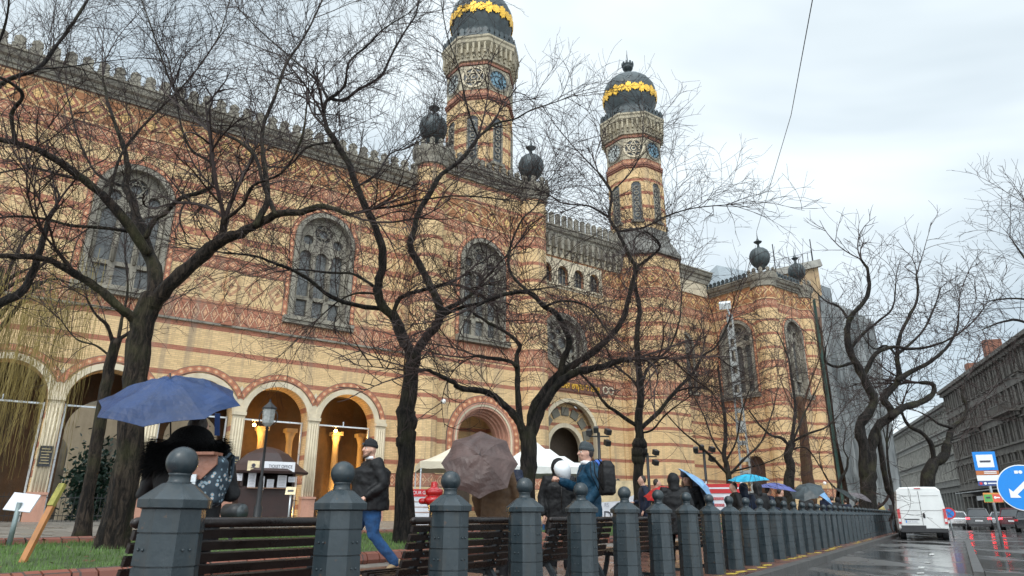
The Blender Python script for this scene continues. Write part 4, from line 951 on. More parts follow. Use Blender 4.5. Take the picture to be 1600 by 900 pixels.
    # ---- jacket
    if jacket:
        j = MB(); z0 = pv.z - (.95 - hem) * s; w1 = wid * puff
        j.tube([nk + V(0, 0, -.01), nk + V(0, 0, -.07), ch + V(0, 0, .04), ch - V(0, 0, .1), (ch + pv) / 2, Vector((pv.x, pv.y, z0 + .10 * s)), Vector((pv.x, pv.y, z0))],
               [.075 * s, .15 * s * w1, .205 * s * w1, .20 * s * w1, .19 * s * w1, .205 * s * w1, .205 * s * w1], 18, True, flat=.70 + belly, fdir=(0, 1, 0))
        for sd, sg in (('r', 1), ('l', -1)):
            e_, hh = J[sd + 'e'], J[sd + 'h']
            j.tube([nk + V(sg * .06, 0, -.06), J[sd + 's'], (J[sd + 's'] + e_) / 2, e_, (e_ + hh) / 2, hh * .93 + e_ * .07], [.09 * s, .092 * s * puff, .078 * s * puff, .070 * s * puff, .062 * s * puff, .052 * s * puff], 12, 'round')
        j.tube([nk + V(0, .0, -.03), nk + V(0, 0, .045)], [.085 * s, .082 * s], 14, True)
        jo = j.build('jacket', jacket, root); remesh(jo, .015 if near else .03, 3, (.11, .035 * s) if near else (.15, .03))
        if near:
            z_ = MB(); z_.tube([nk + V(0, .075, .0), ch + V(0, .155 * w1, .02), pv + V(0, .16 * w1, 0)], .006 * s, 6); z_.build('zip', M_pup, root) if not belly else None
    if scarf:
        c_ = MB(); pts = [nk + V(.088 * cos(a), .088 * sin(a) * .95, .03 + .012 * sin(a)) for a in [i * pi / 6 for i in range(13)]]; c_.tube(pts, .03 * s, 8); remesh(c_.build('scarf', scarf, root), .012, 2)
    if hood:
        c_ = MB()
        if hoodup: c_.ball(hd + Rm @ V(0, -.025, .01), (.125 * s, .13 * s, .15 * s), 16, 12, Rm); c_.tube([nk + V(0, -.02, -.02), hd + V(0, -.03, -.05)], [.11 * s, .11 * s], 12, 'round')
        else: c_.tube([nk + V(.12, .03, .0), nk + V(.10, -.09, .02), nk + V(0, -.15, .02), nk + V(-.10, -.09, .02), nk + V(-.12, .03, 0)], [.03 * s, .055 * s, .065 * s, .055 * s, .03 * s], 10, 'round')
        remesh(c_.build('hood', hood, root), .014 if near else .03, 2, (.07, .02 * s))
    if hat:
        def dome_(rr, zs): return [[h(rr[0] * q_ * cos(2 * pi * k_ / 20), -.010 + rr[1] * q_ * sin(2 * pi * k_ / 20), z_ + .010 * sin(2 * pi * k_ / 20)) for k_ in range(20)] for q_, z_ in zs]
        c_ = MB(); c_.loft(dome_((.083, .101), [(.98, .035), (1.0, .06), (.97, .09), (.86, .118), (.66, .138), (.4, .150), (.1, .156)])); c_.build('beanie', hat, root)
        c_ = MB(); c_.loft(dome_((.088, .106), [(.95, .030), (1.0, .034), (1.02, .052), (1.0, .070), (.95, .076)])); c_.build('beanie_cuff', hat, root)
    if hair:
        c_ = MB(); c_.ball(h(0, -.026, .014 if hat else .022), (.080 * s, .084 * s, (.098 if hat else .108) * s), 18, 12, Rm)
        if longhair:
            for sg in (-1, 1): c_.tube([h(sg * .07, 0, .02), h(sg * .085, .01, -.08), h(sg * .09, .02, -.22)], [.03 * s, .035 * s, .022 * s], 8, 'round')
            c_.tube([h(0, -.06, .02), h(0, -.08, -.1), h(0, -.08, -.22)], [.07 * s, .07 * s, .05 * s], 10, 'round')
        remesh(c_.build('hair', hair, root), .012 if near else .025, 2)
    return root, J, hd, nk, s
def umbrella(label, mt, tip, axis, R=.52, hand=None, group=None, depth=.22, n=8, seed=0, inner=None, longh=.75):
    """opened umbrella: tip point, axis pointing from tip towards the handle"""
    random.seed(seed); z = -Vector(axis).normalized(); q = z.to_track_quat('Z', 'Y')
    root = empty('umbrella', (0, 0, 0), 0, label, 'umbrella', group); root.location = Vector(tip) - z * .03; root.rotation_mode = 'QUATERNION'; root.rotation_quaternion = q
    m = 10; seg = 6; vs = [(0, 0, 0)]; fs = []
    def rp(a, r, sag=0.0):
        zz = -depth * (r / R) ** 1.75 * 1.0
        return (r * cos(a), r * sin(a), zz + sag)
    nn = n * seg
    for j in range(1, m + 1):
        for k in range(nn):
            a = 2 * pi * k / nn; f = (k % seg) / seg; c = sin(pi * f)          # 0 on ribs, 1 mid panel
            r = R * j / m * (1 - (.10 * (j / m) ** 1.5 + .02) * c); zz = rp(a, r)[2] - .030 * c * (j / m) + .007 * sin(3 * a + j) + .004 * sin(7.3 * a + 1.7 * j)
            vs.append((r * cos(a), r * sin(a), zz))
    for k in range(nn): fs.append((0, 1 + k, 1 + (k + 1) % nn))
    for j in range(m - 1):
        for k in range(nn): fs.append((1 + j * nn + k, 1 + (j + 1) * nn + k, 1 + (j + 1) * nn + (k + 1) % nn, 1 + j * nn + (k + 1) % nn))
    me = MB().add(vs, fs, False); c_ = me.build('canopy', mt, root)
    sm = c_.modifiers.new('Solid', 'SOLIDIFY'); sm.thickness = .003
    r_ = MB()
    for k in range(n):
        a = 2 * pi * k / n; pts = [Vector(rp(a, R * j / 5)) - Vector((0, 0, .012)) for j in range(6)]; r_.tube(pts, .0028, 5, True)
        r_.tube([(0, 0, -.30), Vector(rp(a, R * .5)) - Vector((0, 0, .015))], .0025, 5)
    r_.build('ribs', M_iron, root)
    s_ = MB(); s_.tube([(0, 0, .04), (0, 0, -longh)], .006, 8); s_.build('shaft', M_iron, root)
    s_ = MB(); s_.tube([(0, 0, -longh + .01), (0, 0, -longh - .08)], .014, 10, 'round'); s_.build('handle', M_black, root)
    return root
def umat(name, col, r=.42): return mat(name, tuple(c * .75 for c in col), r, ns=4, na=.35, bump=.6, bs=9, coat=.0, spec=.35)
UB = umat('wet_navy_blue_nylon', (.013, .040, .13)); UR = umat('wet_brown_nylon', (.10, .062, .055)); UL = umat('light_blue_nylon', (.22, .42, .68)); UC = umat('cyan_nylon', (.02, .48, .74)); UP = umat('violet_blue_nylon', (.10, .12, .36)); UG = umat('grey_nylon', (.045, .062, .07)); UD = umat('dark_green_grey_nylon', (.022, .03, .03))
def Yq(x, Y, qm=.95):
    k = at(x, 805, 1.0).x; return max(Y, (qm + C0) / (SN.y + SN.x * k)) if SN.y + SN.x * k > .05 else Y
def onground(x, Y, dz=0.0):
    Y = Yq(x, Y)
    p = gat(x, Y); p.z += dz; return p
def facing(dx, dy): return atan2(-dx, dy)

# --- the woman under the big blue umbrella, seen from behind
p = onground(288, 5.3); 
pr = person('person in black fur trimmed coat seen from behind under the blue umbrella', p, facing(.1, 1), 1.62, 1.30, M_black, M_drk, hair=M_hairb, P=dict(re=(.34, .05, 1.10), rh=(.16, .30, 1.16), le=(-.40, .03, 1.12), lh=(-.12, .32, 1.22)), hem=.70, puff=1.1, shoes=M_shoe)
root, J, hd, nk, s = pr
f = MB(); random.seed(5); pts = [nk + Vector((.20 * cos(a), .10 * sin(a) - .05, -.02 - .035 * abs(cos(a)))) for a in [i * pi / 8 for i in range(17)]]
f.tube(pts, .09, 12); f.tube([nk + Vector((-.17, -.05, -.03)), nk + Vector((0, -.14, -.07)), nk + Vector((.17, -.05, -.03))], [.11, .14, .11], 12, 'round'); f.ball(nk + Vector((0, -.05, .06)), (.17, .13, .12))
fo = f.build('fur_collar', M_fur, root); remesh(fo, .015, 2)
f = MB(); vs = []; fs = []
for _ in range(9000):
    a = ru(0, 2 * pi); el = ru(-1, 1); c = nk + Vector((.22 * cos(a), .11 * sin(a) - .08, .06 - .2 * rnd())); d = Vector((cos(a) * .8 + ru(-.4, .4), sin(a) + ru(-.5, .5) - .3, el * .7 - .25)).normalized()
    c = c + d * .05; e = c + d * ru(.05, .11) + Vector((0, 0, -.03)); sd_ = d.cross(Vector((rnd(), rnd(), rnd()))).normalized() * .0022; k = len(vs); vs += [c - sd_, c + sd_, e]; fs.append((k, k + 1, k + 2))
f.add(vs, fs); f.build('fur_strands', M_fur, root)
# backpack (a thing carried)
def backpack(label, loc, rz, w, hgt, d, m, flap=None, strap=None):
    r = empty('backpack', loc, rz, label, 'backpack'); b = MB(); b.loft([[Vector((w / 2 * kx * fx, d / 2 * ky * fx, z)) for kx, ky in ((-.8, -1), (.8, -1), (1, -.7), (1, .7), (.8, 1), (-.8, 1), (-1, .7), (-1, -.7))] for z, fx in ((0, .7), (.03, .95), (hgt * .5, 1.05), (hgt * .85, .95), (hgt, .6))])
    o = b.build('bag', m, r); remesh(o, .012, 3, (.08, .02))
    if flap:
        b = MB(); b.plate([(-w * .42, hgt * .98), (-w * .44, hgt * .78), (-w * .12, hgt * .50), (w * .12, hgt * .50), (w * .44, hgt * .78), (w * .42, hgt * .98)], [], lambda u, v, ww: (u, -d / 2 - .035 + ww + .02 * (v / hgt), v), .015); b.box((0, -d / 2, hgt * .985), (w * .84, d * .8, .02)); b.build('flap', flap, r)
        b = MB(); b.box((0, -d / 2 - .045, hgt * .52), (.035, .012, .05)); b.box((0, -d / 2 - .035, hgt * .35), (.02, .01, .16)); b.build('buckle', M_metal, r)
    for sg in (-1, 1):
        b = MB(); b.tube([(sg * w * .3, d / 2, hgt * .9), (sg * w * .34, d / 2 + .05, hgt * 1.04), (sg * w * .34, d / 2 + .11, hgt * 1.0), (sg * w * .36, d / 2 + .1, hgt * .6), (sg * w * .36, d / 2, hgt * .15)], .016, 8, flat=.4); b.build('strap', strap or m, r)
    return r
def floral():
    m, t, b = newmat('dark_floral_print'); N = t.nodes; L = t.links; x = NX(t)
    tc = N.new('ShaderNodeTexCoord'); v = N.new('ShaderNodeTexVoronoi'); v.inputs['Scale'].default_value = 26; L.new(tc.outputs['Object'], v.inputs[0])
    c = x.mix(x.lt(v.outputs['Distance'], .32), (.02, .035, .05), (.20, .28, .33)); c = x.mix(x.lt(v.outputs['Distance'], .16), c, (.45, .30, .22)); L.new(c, b.inputs['Base Color']); b.inputs['Roughness'].default_value = .8; return m
bp_ = at(312, 790, 5.05); backpack('small floral backpack with brown leather flap on the fur collared coat', (bp_.x, bp_.y, .955), facing(.1, 1), .31, .36, .16, floral(), mat('brown_leather', (.24, .10, .06), .45, ns=5, bump=.3), None)
pc = at(262, 590, 5.2); 
u1 = umbrella('wet navy blue umbrella held high over the fur collared coat', UB, at(266, 585, 5.0), Vector((-.07, .50, -1)), R=.50, depth=.19, seed=1, longh=.6)
lo = MB(); lo.plate([(-.018, -.16), (.018, -.16), (.018, 0), (-.018, 0)], [], lambda u, v, w: (u + .42, v * .05 - .30 + w, -.16 + v), .004); lo.build('closing_strap', UB, u1)

# --- the man walking past
p = onground(576, 9.75); p.z -= .02
pm = person('person walking left in black jacket, jeans and black beanie, smiling', p, facing(-1, -.5), 1.74, 1.25, M_black, M_jean, hat=mat('black_knit', (.012, .013, .016), .95, ns=20, bump=.6, bs=80), skin=M_skin, beard=True, belly=.24, hem=.80, puff=1.12, shoes=mat('tan_boot', (.28, .20, .11), .7),
    P=dict(re=(.30, -.06, 1.12), rh=(.20, .16, 1.02), le=(-.30, -.10, 1.14), lh=(-.28, .12, .98), rp=(.10, 0, .92), rk=(.11, .17, .51), ra=(.10, .20, .09), rt=(.10, .37, .05), lp=(-.10, 0, .92), lk=(-.12, -.05, .50), la=(-.12, -.37, .14), lt=(-.12, -.26, .04), yaw=.25, fist=1, head=(0, .04, 1.62), pelvis=(0, 0, .96)))
hm = MB(); root, J, hd, nk, s = pm; hm.box((0, 0, 0), (.055, .004, .03)); pt = hm.build('beanie_patch', M_grey, root); pt.location = hd + Vector((-.02, .108, .075)); pt.rotation_euler = (.3, 0, .25)
cl_ = MB(); cl_.tube([nk + Vector((.085 * cos(a), .085 * sin(a), .055)) for a in [pi * (.08 + .105 * i) for i in range(9)]], .013, 8, 'round', flat=1.6); cl_.build('shirt_collar', M_white, root)

# --- the pair behind the brown umbrella
p = onground(775, 9.6); person('person in brown coat hidden behind the brown umbrella', p, facing(.3, 1), 1.66, 1.08, M_brown, M_drk, hair=M_hairb, hem=.62, puff=1.05, P=dict(rh=(.12, .25, 1.2), re=(.28, .05, 1.1)))
p = onground(792, 10.2); person('person with dark hair in dark coat right of the brown umbrella', p, facing(.6, 1), 1.72, 1.0, M_navy, M_drk, hair=M_hairb, hem=.66)
umbrella('wet brown umbrella tilted back towards the street', UR, at(750, 709, 8.95), Vector((-.04, .86, -.46)), R=.50, depth=.20, seed=2, longh=.62)

# --- hooded person with balloon and the young man in teal
p = onground(874, 11.3); ph = person('person in long black hooded coat whose face is behind a white balloon', p, facing(.15, -1), 1.70, 1.08, M_black, M_drk, hood=M_black, hoodup=True, hem=.60, puff=1.08, hair=M_hairb, P=dict(lh=(-.27, .05, .88), rh=(.27, .05, .88), yaw=.1))
p = onground(922, 9.8); py = person('person in teal jacket and grey beanie looking left, black backpack on', p, facing(-1, -.12), 1.92, 1.0, M_teal, M_jean, hat=M_grey, hood=M_blue, scarf=M_white, hair=M_hairb, skin=M_skin2, hem=.76, puff=1.08,
    P=dict(le=(-.27, -.08, 1.16), lh=(-.26, .10, .98), re=(.22, .10, 1.16), rh=(.08, .38, 1.26), fist=1, yaw=.12))
bl = MB(); c = at(880, 736, 10.6); bl.lathe((0, 0, 0), [(.004, -.165), (.03, -.15), (.085, -.09), (.118, -.02), (.125, .04), (.11, .10), (.07, .14), (.02, .157), (.003, .158)], 24); 
bo_ = bl.build('balloon', mat('white_balloon_rubber', (.78, .80, .82), .3, na=.03, bump=0, coat=.3)); bo_.location = c; bo_.rotation_euler = (0, radians(-28), 0); tag(bo_, 'white balloon held in front of the hooded face', 'balloon')
bk_ = at(948, 748, 9.75); backpack('black backpack on the teal jacket', (bk_.x, bk_.y, bk_.z - .22), facing(-1, -.12), .32, .46, .18, M_black)

# --- two friends under the light blue umbrella, red umbrella beside
p = onground(1056, 12.6); person('person in black padded coat with hood up seen from behind', p, facing(.1, 1), 1.66, 1.15, M_black, M_drk, hood=M_black, hoodup=True, hem=.60, puff=1.15, hair=M_hairb)
p = onground(1078, 13.1); person('person with long brown hair and dark beanie under the light blue umbrella', p, facing(-.7, -1), 1.72, 1.0, M_black, M_drk, hat=M_grey, hair=M_hairm, longhair=True, hem=.78, P=dict(re=(.26, 0, 1.14), rh=(.2, .18, 1.3)))
umbrella('light blue umbrella tilted to the right beside the long haired person', UL, at(1102, 753, 13.9), (Vector((-.75, .05, -.62))), R=.52, depth=.2, seed=3, longh=.6)
umbrella('small red umbrella low behind the bollards', umat('red_nylon', (.55, .012, .012)), at(1034, 758, 15.5), Vector((.1, .3, -1)), R=.42, depth=.22, seed=4, longh=.5)

# --- people waiting along the row
rows = [  # px, Y, height, jacket, facing, extra, label
 (968, 21, 1.70, M_black, (0, 1), 0, 'person in black coat standing behind the sixth bollard'),
 (1008, 17, 1.70, M_navy, (-1, 0), 0, 'person in dark clothes left of the red umbrella'),
 (1028, 18, 1.66, M_black, (1, 0), 0, 'person bending in dark clothes under the red umbrella'),
 (852, 22, 1.74, M_black, (1, .3), 0, 'small distant person in black walking beside the hooded coat'),
 (1152, 17.5, 1.70, M_black, (-1, 0), 0, 'person in black under the cyan umbrella, left one'),
 (1166, 17.8, 1.68, M_navy, (.2, 1), 1, 'person in navy jacket under the cyan umbrella'),
 (1188, 17.2, 1.76, M_black, (-.2, 1), 1, 'person in black hood left of the violet umbrella'),
 (1203, 18.5, 1.70, M_navy, (1, .2), 0, 'person in navy under the violet umbrella, left one'),
 (1222, 19.5, 1.72, M_black, (1, .2), 0, 'person in black under the violet umbrella, right one'),
 (1262, 21.5, 1.70, M_black, (0, 1), 0, 'person in black under the grey umbrella'),
 (1292, 22.5, 1.80, M_navy, (-1, -.3), 1, 'person in grey cap beside the pale blue umbrella'),
 (1303, 25, 1.72, M_black, (0, 1), 0, 'person in black right of the pale blue umbrella'),
 (1312, 26, 1.70, M_black, (1, 0), 1, 'person in black hood left of the dark green umbrella'),
 (1324, 27, 1.70, M_navy, (0, 1), 0, 'person in navy under the dark green umbrella'),
 (1341, 29, 1.72, M_black, (1, 0), 0, 'person in black under the patterned umbrella'),
 (1354, 32, 1.70, M_brown, (0, 1), 0, 'person in brown under the patterned umbrella'),
 (1377, 36, 1.85, mat('yellow_raincoat', (.42, .33, .12), .6), (0, 1), 0, 'person in pale yellow coat near the end of the bollards'),
 (1394, 40, 1.72, mat('maroon_jacket', (.16, .03, .035), .7), (0, 1), 0, 'person in maroon jacket at the end of the bollards'),
]
for i, (x_, Y_, H_, jm, fc, hu, lb) in enumerate(rows):
    g_ = onground(x_, Y_); random.seed(i)
    person(lb, g_, facing(*fc), H_, 1.05, jm, M_drk if i % 3 else M_jean, hair=M_hairb, hood=(jm if hu else None), hoodup=bool(hu), near=False, group='people waiting along the bollards', hem=.68, hat=(M_grey if i in (10,) else None), P=dict(rh=(.18, .22, 1.1)) if i % 2 else None)
umbrella('bright cyan umbrella over the queue', UC, at(1168, 739, 17.4), Vector((.05, .1, -1)), R=.50, depth=.14, seed=5)
umbrella('violet blue umbrella right of the cyan one', UP, at(1214, 753, Yq(1214, 18.8, .8)), Vector((-.12, .1, -1)), R=.56, depth=.16, seed=6)
umbrella('grey umbrella tilted towards the street', UG, at(1258, 758, Yq(1256, 20.6, .6)), Vector((.35, .45, -.9)), R=.54, depth=.22, seed=7)
umbrella('pale blue umbrella tilted right beyond the grey one', UL, at(1287, 767, Yq(1287, 22.8, .7)), Vector((-.6, .3, -.8)), R=.5, depth=.2, seed=8)
umbrella('dark green grey umbrella tilted right', UD, at(1325, 768, Yq(1325, 26.5, .8)), Vector((-.55, .3, -.8)), R=.56, depth=.2, seed=9)
umbrella('patterned grey brown umbrella near the end of the queue', umat('patterned_nylon', (.15, .13, .14)), at(1346, 771, Yq(1346, 29.5, .8)), Vector((-.3, .3, -.9)), R=.6, depth=.2, seed=10)
umbrella('dark umbrella farthest along the queue', UD, at(1364, 779, Yq(1362, 33, .8)), Vector((-.6, .2, -.7)), R=.55, depth=.2, seed=11)
# ================================================================== TREES
def bark(name, c1, c2, moss=.35):
    m, t, b = newmat(name); N = t.nodes; L = t.links; x = NX(t)
    tc = N.new('ShaderNodeTexCoord'); mp = N.new('ShaderNodeMapping'); mp.inputs['Scale'].default_value = (1, 1, .22); L.new(tc.outputs['Object'], mp.inputs[0])
    n = N.new('ShaderNodeTexNoise'); n.inputs['Scale'].default_value = 15; n.inputs['Detail'].default_value = 7; n.inputs['Roughness'].default_value = .75; n.inputs['Distortion'].default_value = .8; L.new(mp.outputs[0], n.inputs[0])
    n2 = N.new('ShaderNodeTexNoise'); n2.inputs['Scale'].default_value = 1.6; n2.inputs['Detail'].default_value = 5; L.new(tc.outputs['Object'], n2.inputs[0])
    r = N.new('ShaderNodeMapRange'); r.inputs[1].default_value = .44; r.inputs[2].default_value = .60; L.new(n.outputs['Fac'], r.inputs[0])
    c = x.mix(r.outputs[0], c1, c2); r2 = N.new('ShaderNodeMapRange'); r2.inputs[1].default_value = .5; r2.inputs[2].default_value = .66; r2.inputs[4].default_value = moss; L.new(n2.outputs['Fac'], r2.inputs[0])
    c = x.mix(r2.outputs[0], c, (.075, .075, .03)); L.new(c, b.inputs['Base Color']); b.inputs['Roughness'].default_value = .6; b.inputs['Specular IOR Level'].default_value = .18
    bp = N.new('ShaderNodeBump'); bp.inputs['Strength'].default_value = 1.0; bp.inputs['Distance'].default_value = .09; L.new(n.outputs['Fac'], bp.inputs['Height']); L.new(bp.outputs[0], b.inputs['Normal'])
    return m
M_bark = bark('wet_dark_bark', (.005, .0045, .004), (.034, .027, .023), .25); M_bark2 = bark('brown_ridged_bark', (.008, .006, .005), (.062, .045, .033), .5)
M_twig = mat('wet_bare_twig', (.036, .024, .022), .6, ns=2, na=.4, bump=0, spec=.2); M_will = mat('yellow_willow_twig', (.20, .145, .035), .7, ns=2, na=.35, bump=0)
class TW:
    """bare branches grown as one mesh of thin tapering tubes"""
    def __init__(s, rm=.0012): s.v = []; s.f = []; s.rm = rm
    def tube(s, pts, r0, r1, n=3):
        m = len(pts); o = len(s.v)
        d = (pts[-1] - pts[0]).normalized(); x = d.orthogonal().normalized(); y = d.cross(x)
        for i, p in enumerate(pts):
            r = r0 + (r1 - r0) * i / (m - 1)
            for k in range(n): a = 2 * pi * k / n; s.v.append(p + x * (cos(a) * r) + y * (sin(a) * r))
        for i in range(m - 1):
            for k in range(n): s.f.append((o + i * n + k, o + i * n + (k + 1) % n, o + (i + 1) * n + (k + 1) % n, o + (i + 1) * n + k))
    def grow(s, p, d, L, r, lev, droop=0.0, curl=1.0, dens=1.0):
        seg = max(4, int(4 + 3 * (lev > 0))); pts = [p]; step = L / seg
        ax = Vector((ru(-1, 1), ru(-1, 1), ru(-1, 1))).normalized(); ang = ru(-.27, .27) * curl
        M = Matrix.Rotation(ang, 3, ax); dirs = []
        for i in range(seg):
            d = (M @ d + Vector((ru(-.07, .07), ru(-.07, .07), ru(-.07, .07) - droop * .12))).normalized(); p = p + d * step; pts.append(p); dirs.append(d)
        s.tube(pts, r, max(s.rm, r * .35), 4 if lev > 1 else 3)
        if lev > 0:
            n = max(1, int(dens * L / (.22, .19, .2)[min(lev - 1, 2)]))
            for i in range(n):
                f = (.12 + .86 * (i + rnd()) / n) * (seg - .001); j = int(f); q = pts[j].lerp(pts[j + 1], f - j); dd = dirs[j]
                side = dd.cross(Vector((ru(-1, 1), ru(-1, 1), ru(-1, 1)))).normalized(); an = ru(.45, 1.05)
                nd = (dd * cos(an) + side * sin(an) + Vector((0, 0, .12 - droop * .3))).normalized()
                s.grow(q, nd, L * ru(.35, .8) * (1 - .35 * f / seg), max(s.rm * 1.25, r * .6), lev - 1, droop, curl, dens)
def smoothpath(pts, k=3):
    out = []
    n = len(pts)
    for i in range(n - 1):
        p0, p1, p2, p3 = pts[max(i - 1, 0)], pts[i], pts[i + 1], pts[min(i + 2, n - 1)]
        for j in range(k):
            t_ = j / k; out.append(.5 * ((2 * p1) + (p2 - p0) * t_ + (2 * p0 - 5 * p1 + 4 * p2 - p3) * t_ ** 2 + (3 * p1 - p0 - 3 * p2 + p3) * t_ ** 3))
    out.append(pts[-1]); return out
def tree(label, Y, limbs, seed, L1=1.3, sp=.22, lev=2, bm_=None, tm=None, dens=1.0, droop=0.0, spread=1.0, group='bare trees on the square', name='bare_tree', r1=.011, curl=1.0, base=None):
    """limbs: (pixel points, radius0, radius1, depth drift, grow twigs?) read off the photograph, set at the tree's own distance"""
    random.seed(seed); tb = MB(); tw = TW(Y * .00023); sc = Y / 12.0
    b0 = base or limbs[0][0][0]; g = at(b0[0], b0[1], Y); g.z = gz(g.x, g.y) - .05
    root = empty(name, g, 0, label, 'tree', group)
    for li, lm in enumerate(limbs):
        px, ra, rb, dz = lm[:4]; gr = lm[4] if len(lm) > 4 else 1.0
        n = len(px); Ys = [Y + (dz[0] if isinstance(dz, tuple) else 0) + ((dz[1] - dz[0]) if isinstance(dz, tuple) else dz) * i / (n - 1) for i in range(n)]
        pts = [at(x_, y_, yy) for (x_, y_), yy in zip(px, Ys)]
        if li == 0: pts[0].z = gz(pts[0].x, pts[0].y) - .08
        pts = smoothpath(pts, 4); m = len(pts)
        jit = .18 if li else .08
        rad = [(.90 if li else .97) * (ra + (rb - ra) * i / (m - 1)) * (1 + ru(-jit, jit) * .7) for i in range(m)]
        if li == 0: rad[0] *= 1.5; rad[1] *= 1.25; rad[2] *= 1.1
        pts = [p + Vector((ru(-1, 1), ru(-1, 1), ru(-1, 1))) * (ra * .10) if 0 < i < m - 1 else p for i, p in enumerate(pts)]
        tb.tube([p - g for p in pts], rad, 22 if ra > .05 * sc else 9, 'round' if li else True, ridge=.10 if ra > .05 * sc else .05)
        if gr <= 0: continue
        Lt = sum((pts[i + 1] - pts[i]).length for i in range(m - 1)); k = max(1, int(Lt / (sp * sc) * gr)); 
        for j in range(k):
            f = ((.18 if li else .5) + (.82 if li else .5) * (j + rnd()) / k) * (m - 1.001); i = int(f); p = pts[i].lerp(pts[i + 1], f - i); d = (pts[i + 1] - pts[i]).normalized()
            side = d.cross(Vector((ru(-1, 1), ru(-1, 1) * .8, ru(-1, 1)))).normalized(); an = ru(.5, 1.25)
            nd = (d * cos(an) + side * sin(an) + Vector((0, 0, .25 - droop))).normalized()
            tw.grow(p - g, nd, L1 * sc * ru(.5, 1.25) * spread, r1 * sc * ru(.6, 1.2), lev, droop, curl, dens / sc ** .5)
        # fine fans at the tip
        if li and gr > 0:
            d = (pts[-1] - pts[-2]).normalized()
            for _ in range(3): tw.grow(pts[-1] - g, (d + Vector((ru(-.5, .5), ru(-.5, .5), ru(-.4, .5)))).normalized(), L1 * sc * ru(.8, 1.4), max(rb * .6, r1 * sc), lev, droop, curl, dens / sc ** .5)
    tb.build('trunk', bm_ or M_bark, root)
    me = bpy.data.meshes.new('crown'); me.from_pydata([tuple(v) for v in tw.v], [], tw.f); me.materials.append(tm or M_twig); o = bpy.data.objects.new('crown', me); COL.objects.link(o); o.parent = root
    print('tree', label[:30], len(tw.f)); return root
# A: big tree at the left behind the umbrella
tree('large bare tree with thick forked trunk behind the blue umbrella', 10.3, [
 ([(176, 858), (192, 770), (206, 660), (213, 570), (224, 505), (237, 462)], .195, .165, 0.0, 0.0),
 ([(236, 480), (262, 448), (310, 405), (345, 375), (375, 365), (402, 350), (435, 335), (470, 331), (505, 322), (545, 335)], .13, .035, -.8),
 ([(348, 380), (349, 362), (351, 342)], .07, .065, -.2, .6),
 ([(236, 485), (243, 430), (228, 385), (215, 345), (205, 310), (196, 290), (200, 262), (190, 220), (172, 170), (160, 120)], .12, .02, .9),
 ([(228, 392), (200, 350), (165, 310), (130, 280), (95, 255), (60, 235), (20, 222), (-20, 216)], .085, .04, -1.4),
 ([(24, 222), (18, 178), (36, 150), (18, 130), (-6, 119)], .035, .025, (-1.2, -1.9)),
 ([(205, 362), (160, 356), (110, 352), (70, 342), (20, 338), (-20, 345)], .035, .015, -.5),
 ([(222, 510), (205, 495), (186, 480), (150, 448), (120, 430), (85, 410), (55, 402), (0, 400)], .085, .04, -1.1),
 ([(120, 432), (108, 415), (95, 400), (86, 388)], .035, .03, (-.6, -.9)),
 ([(228, 370), (240, 345), (257, 333), (282, 310), (312, 301), (331, 291), (333, 268), (328, 253), (300, 235), (284, 200), (275, 150), (262, 90)], .05, .014, .7),
 ([(400, 350), (418, 310), (412, 250), (410, 202), (430, 150), (447, 100), (470, 66), (490, 30), (508, -10)], .05, .013, (-.6, .8)),
 ([(430, 334), (412, 290), (400, 247), (377, 223), (350, 210), (323, 200), (310, 182), (287, 160), (267, 130), (248, 77), (233, 33), (215, -15)], .04, .012, (-.7, 1.0)),
 ([(130, 282), (90, 272), (50, 262), (0, 270)], .03, .015, (-.6, .2)),
 ([(196, 292), (150, 270), (120, 210), (105, 150), (80, 100)], .03, .01, (.7, 1.6)),
 ([(350, 345), (380, 320), (395, 290), (440, 270), (470, 220), (480, 160)], .035, .012, (-.2, -1.2)),
 ([(170, 310), (190, 240), (230, 190), (290, 130), (340, 60), (360, -5)], .03, .010, (-.2, 1.4)),
], 11, L1=1.8, sp=0.19, bm_=M_bark2, r1=0.0095, dens=0.85)
tree('slender leaning bare tree left of the thick trunk', 14.0, [
 ([(128, 835), (142, 750), (158, 650), (170, 575), (183, 530)], .13, .10, 0.0, 0.0),
 ([(178, 545), (168, 510), (150, 492), (135, 465)], .05, .02, -.5), ([(183, 532), (205, 518), (225, 505), (250, 480)], .05, .02, .7),
 ([(184, 535), (190, 500), (200, 450), (195, 400)], .045, .02, .3), ([(176, 560), (150, 540), (120, 530), (95, 500)], .03, .012, -.3)], 12, L1=1.2, sp=0.26, bm_=M_bark2, r1=0.008, dens=0.8)
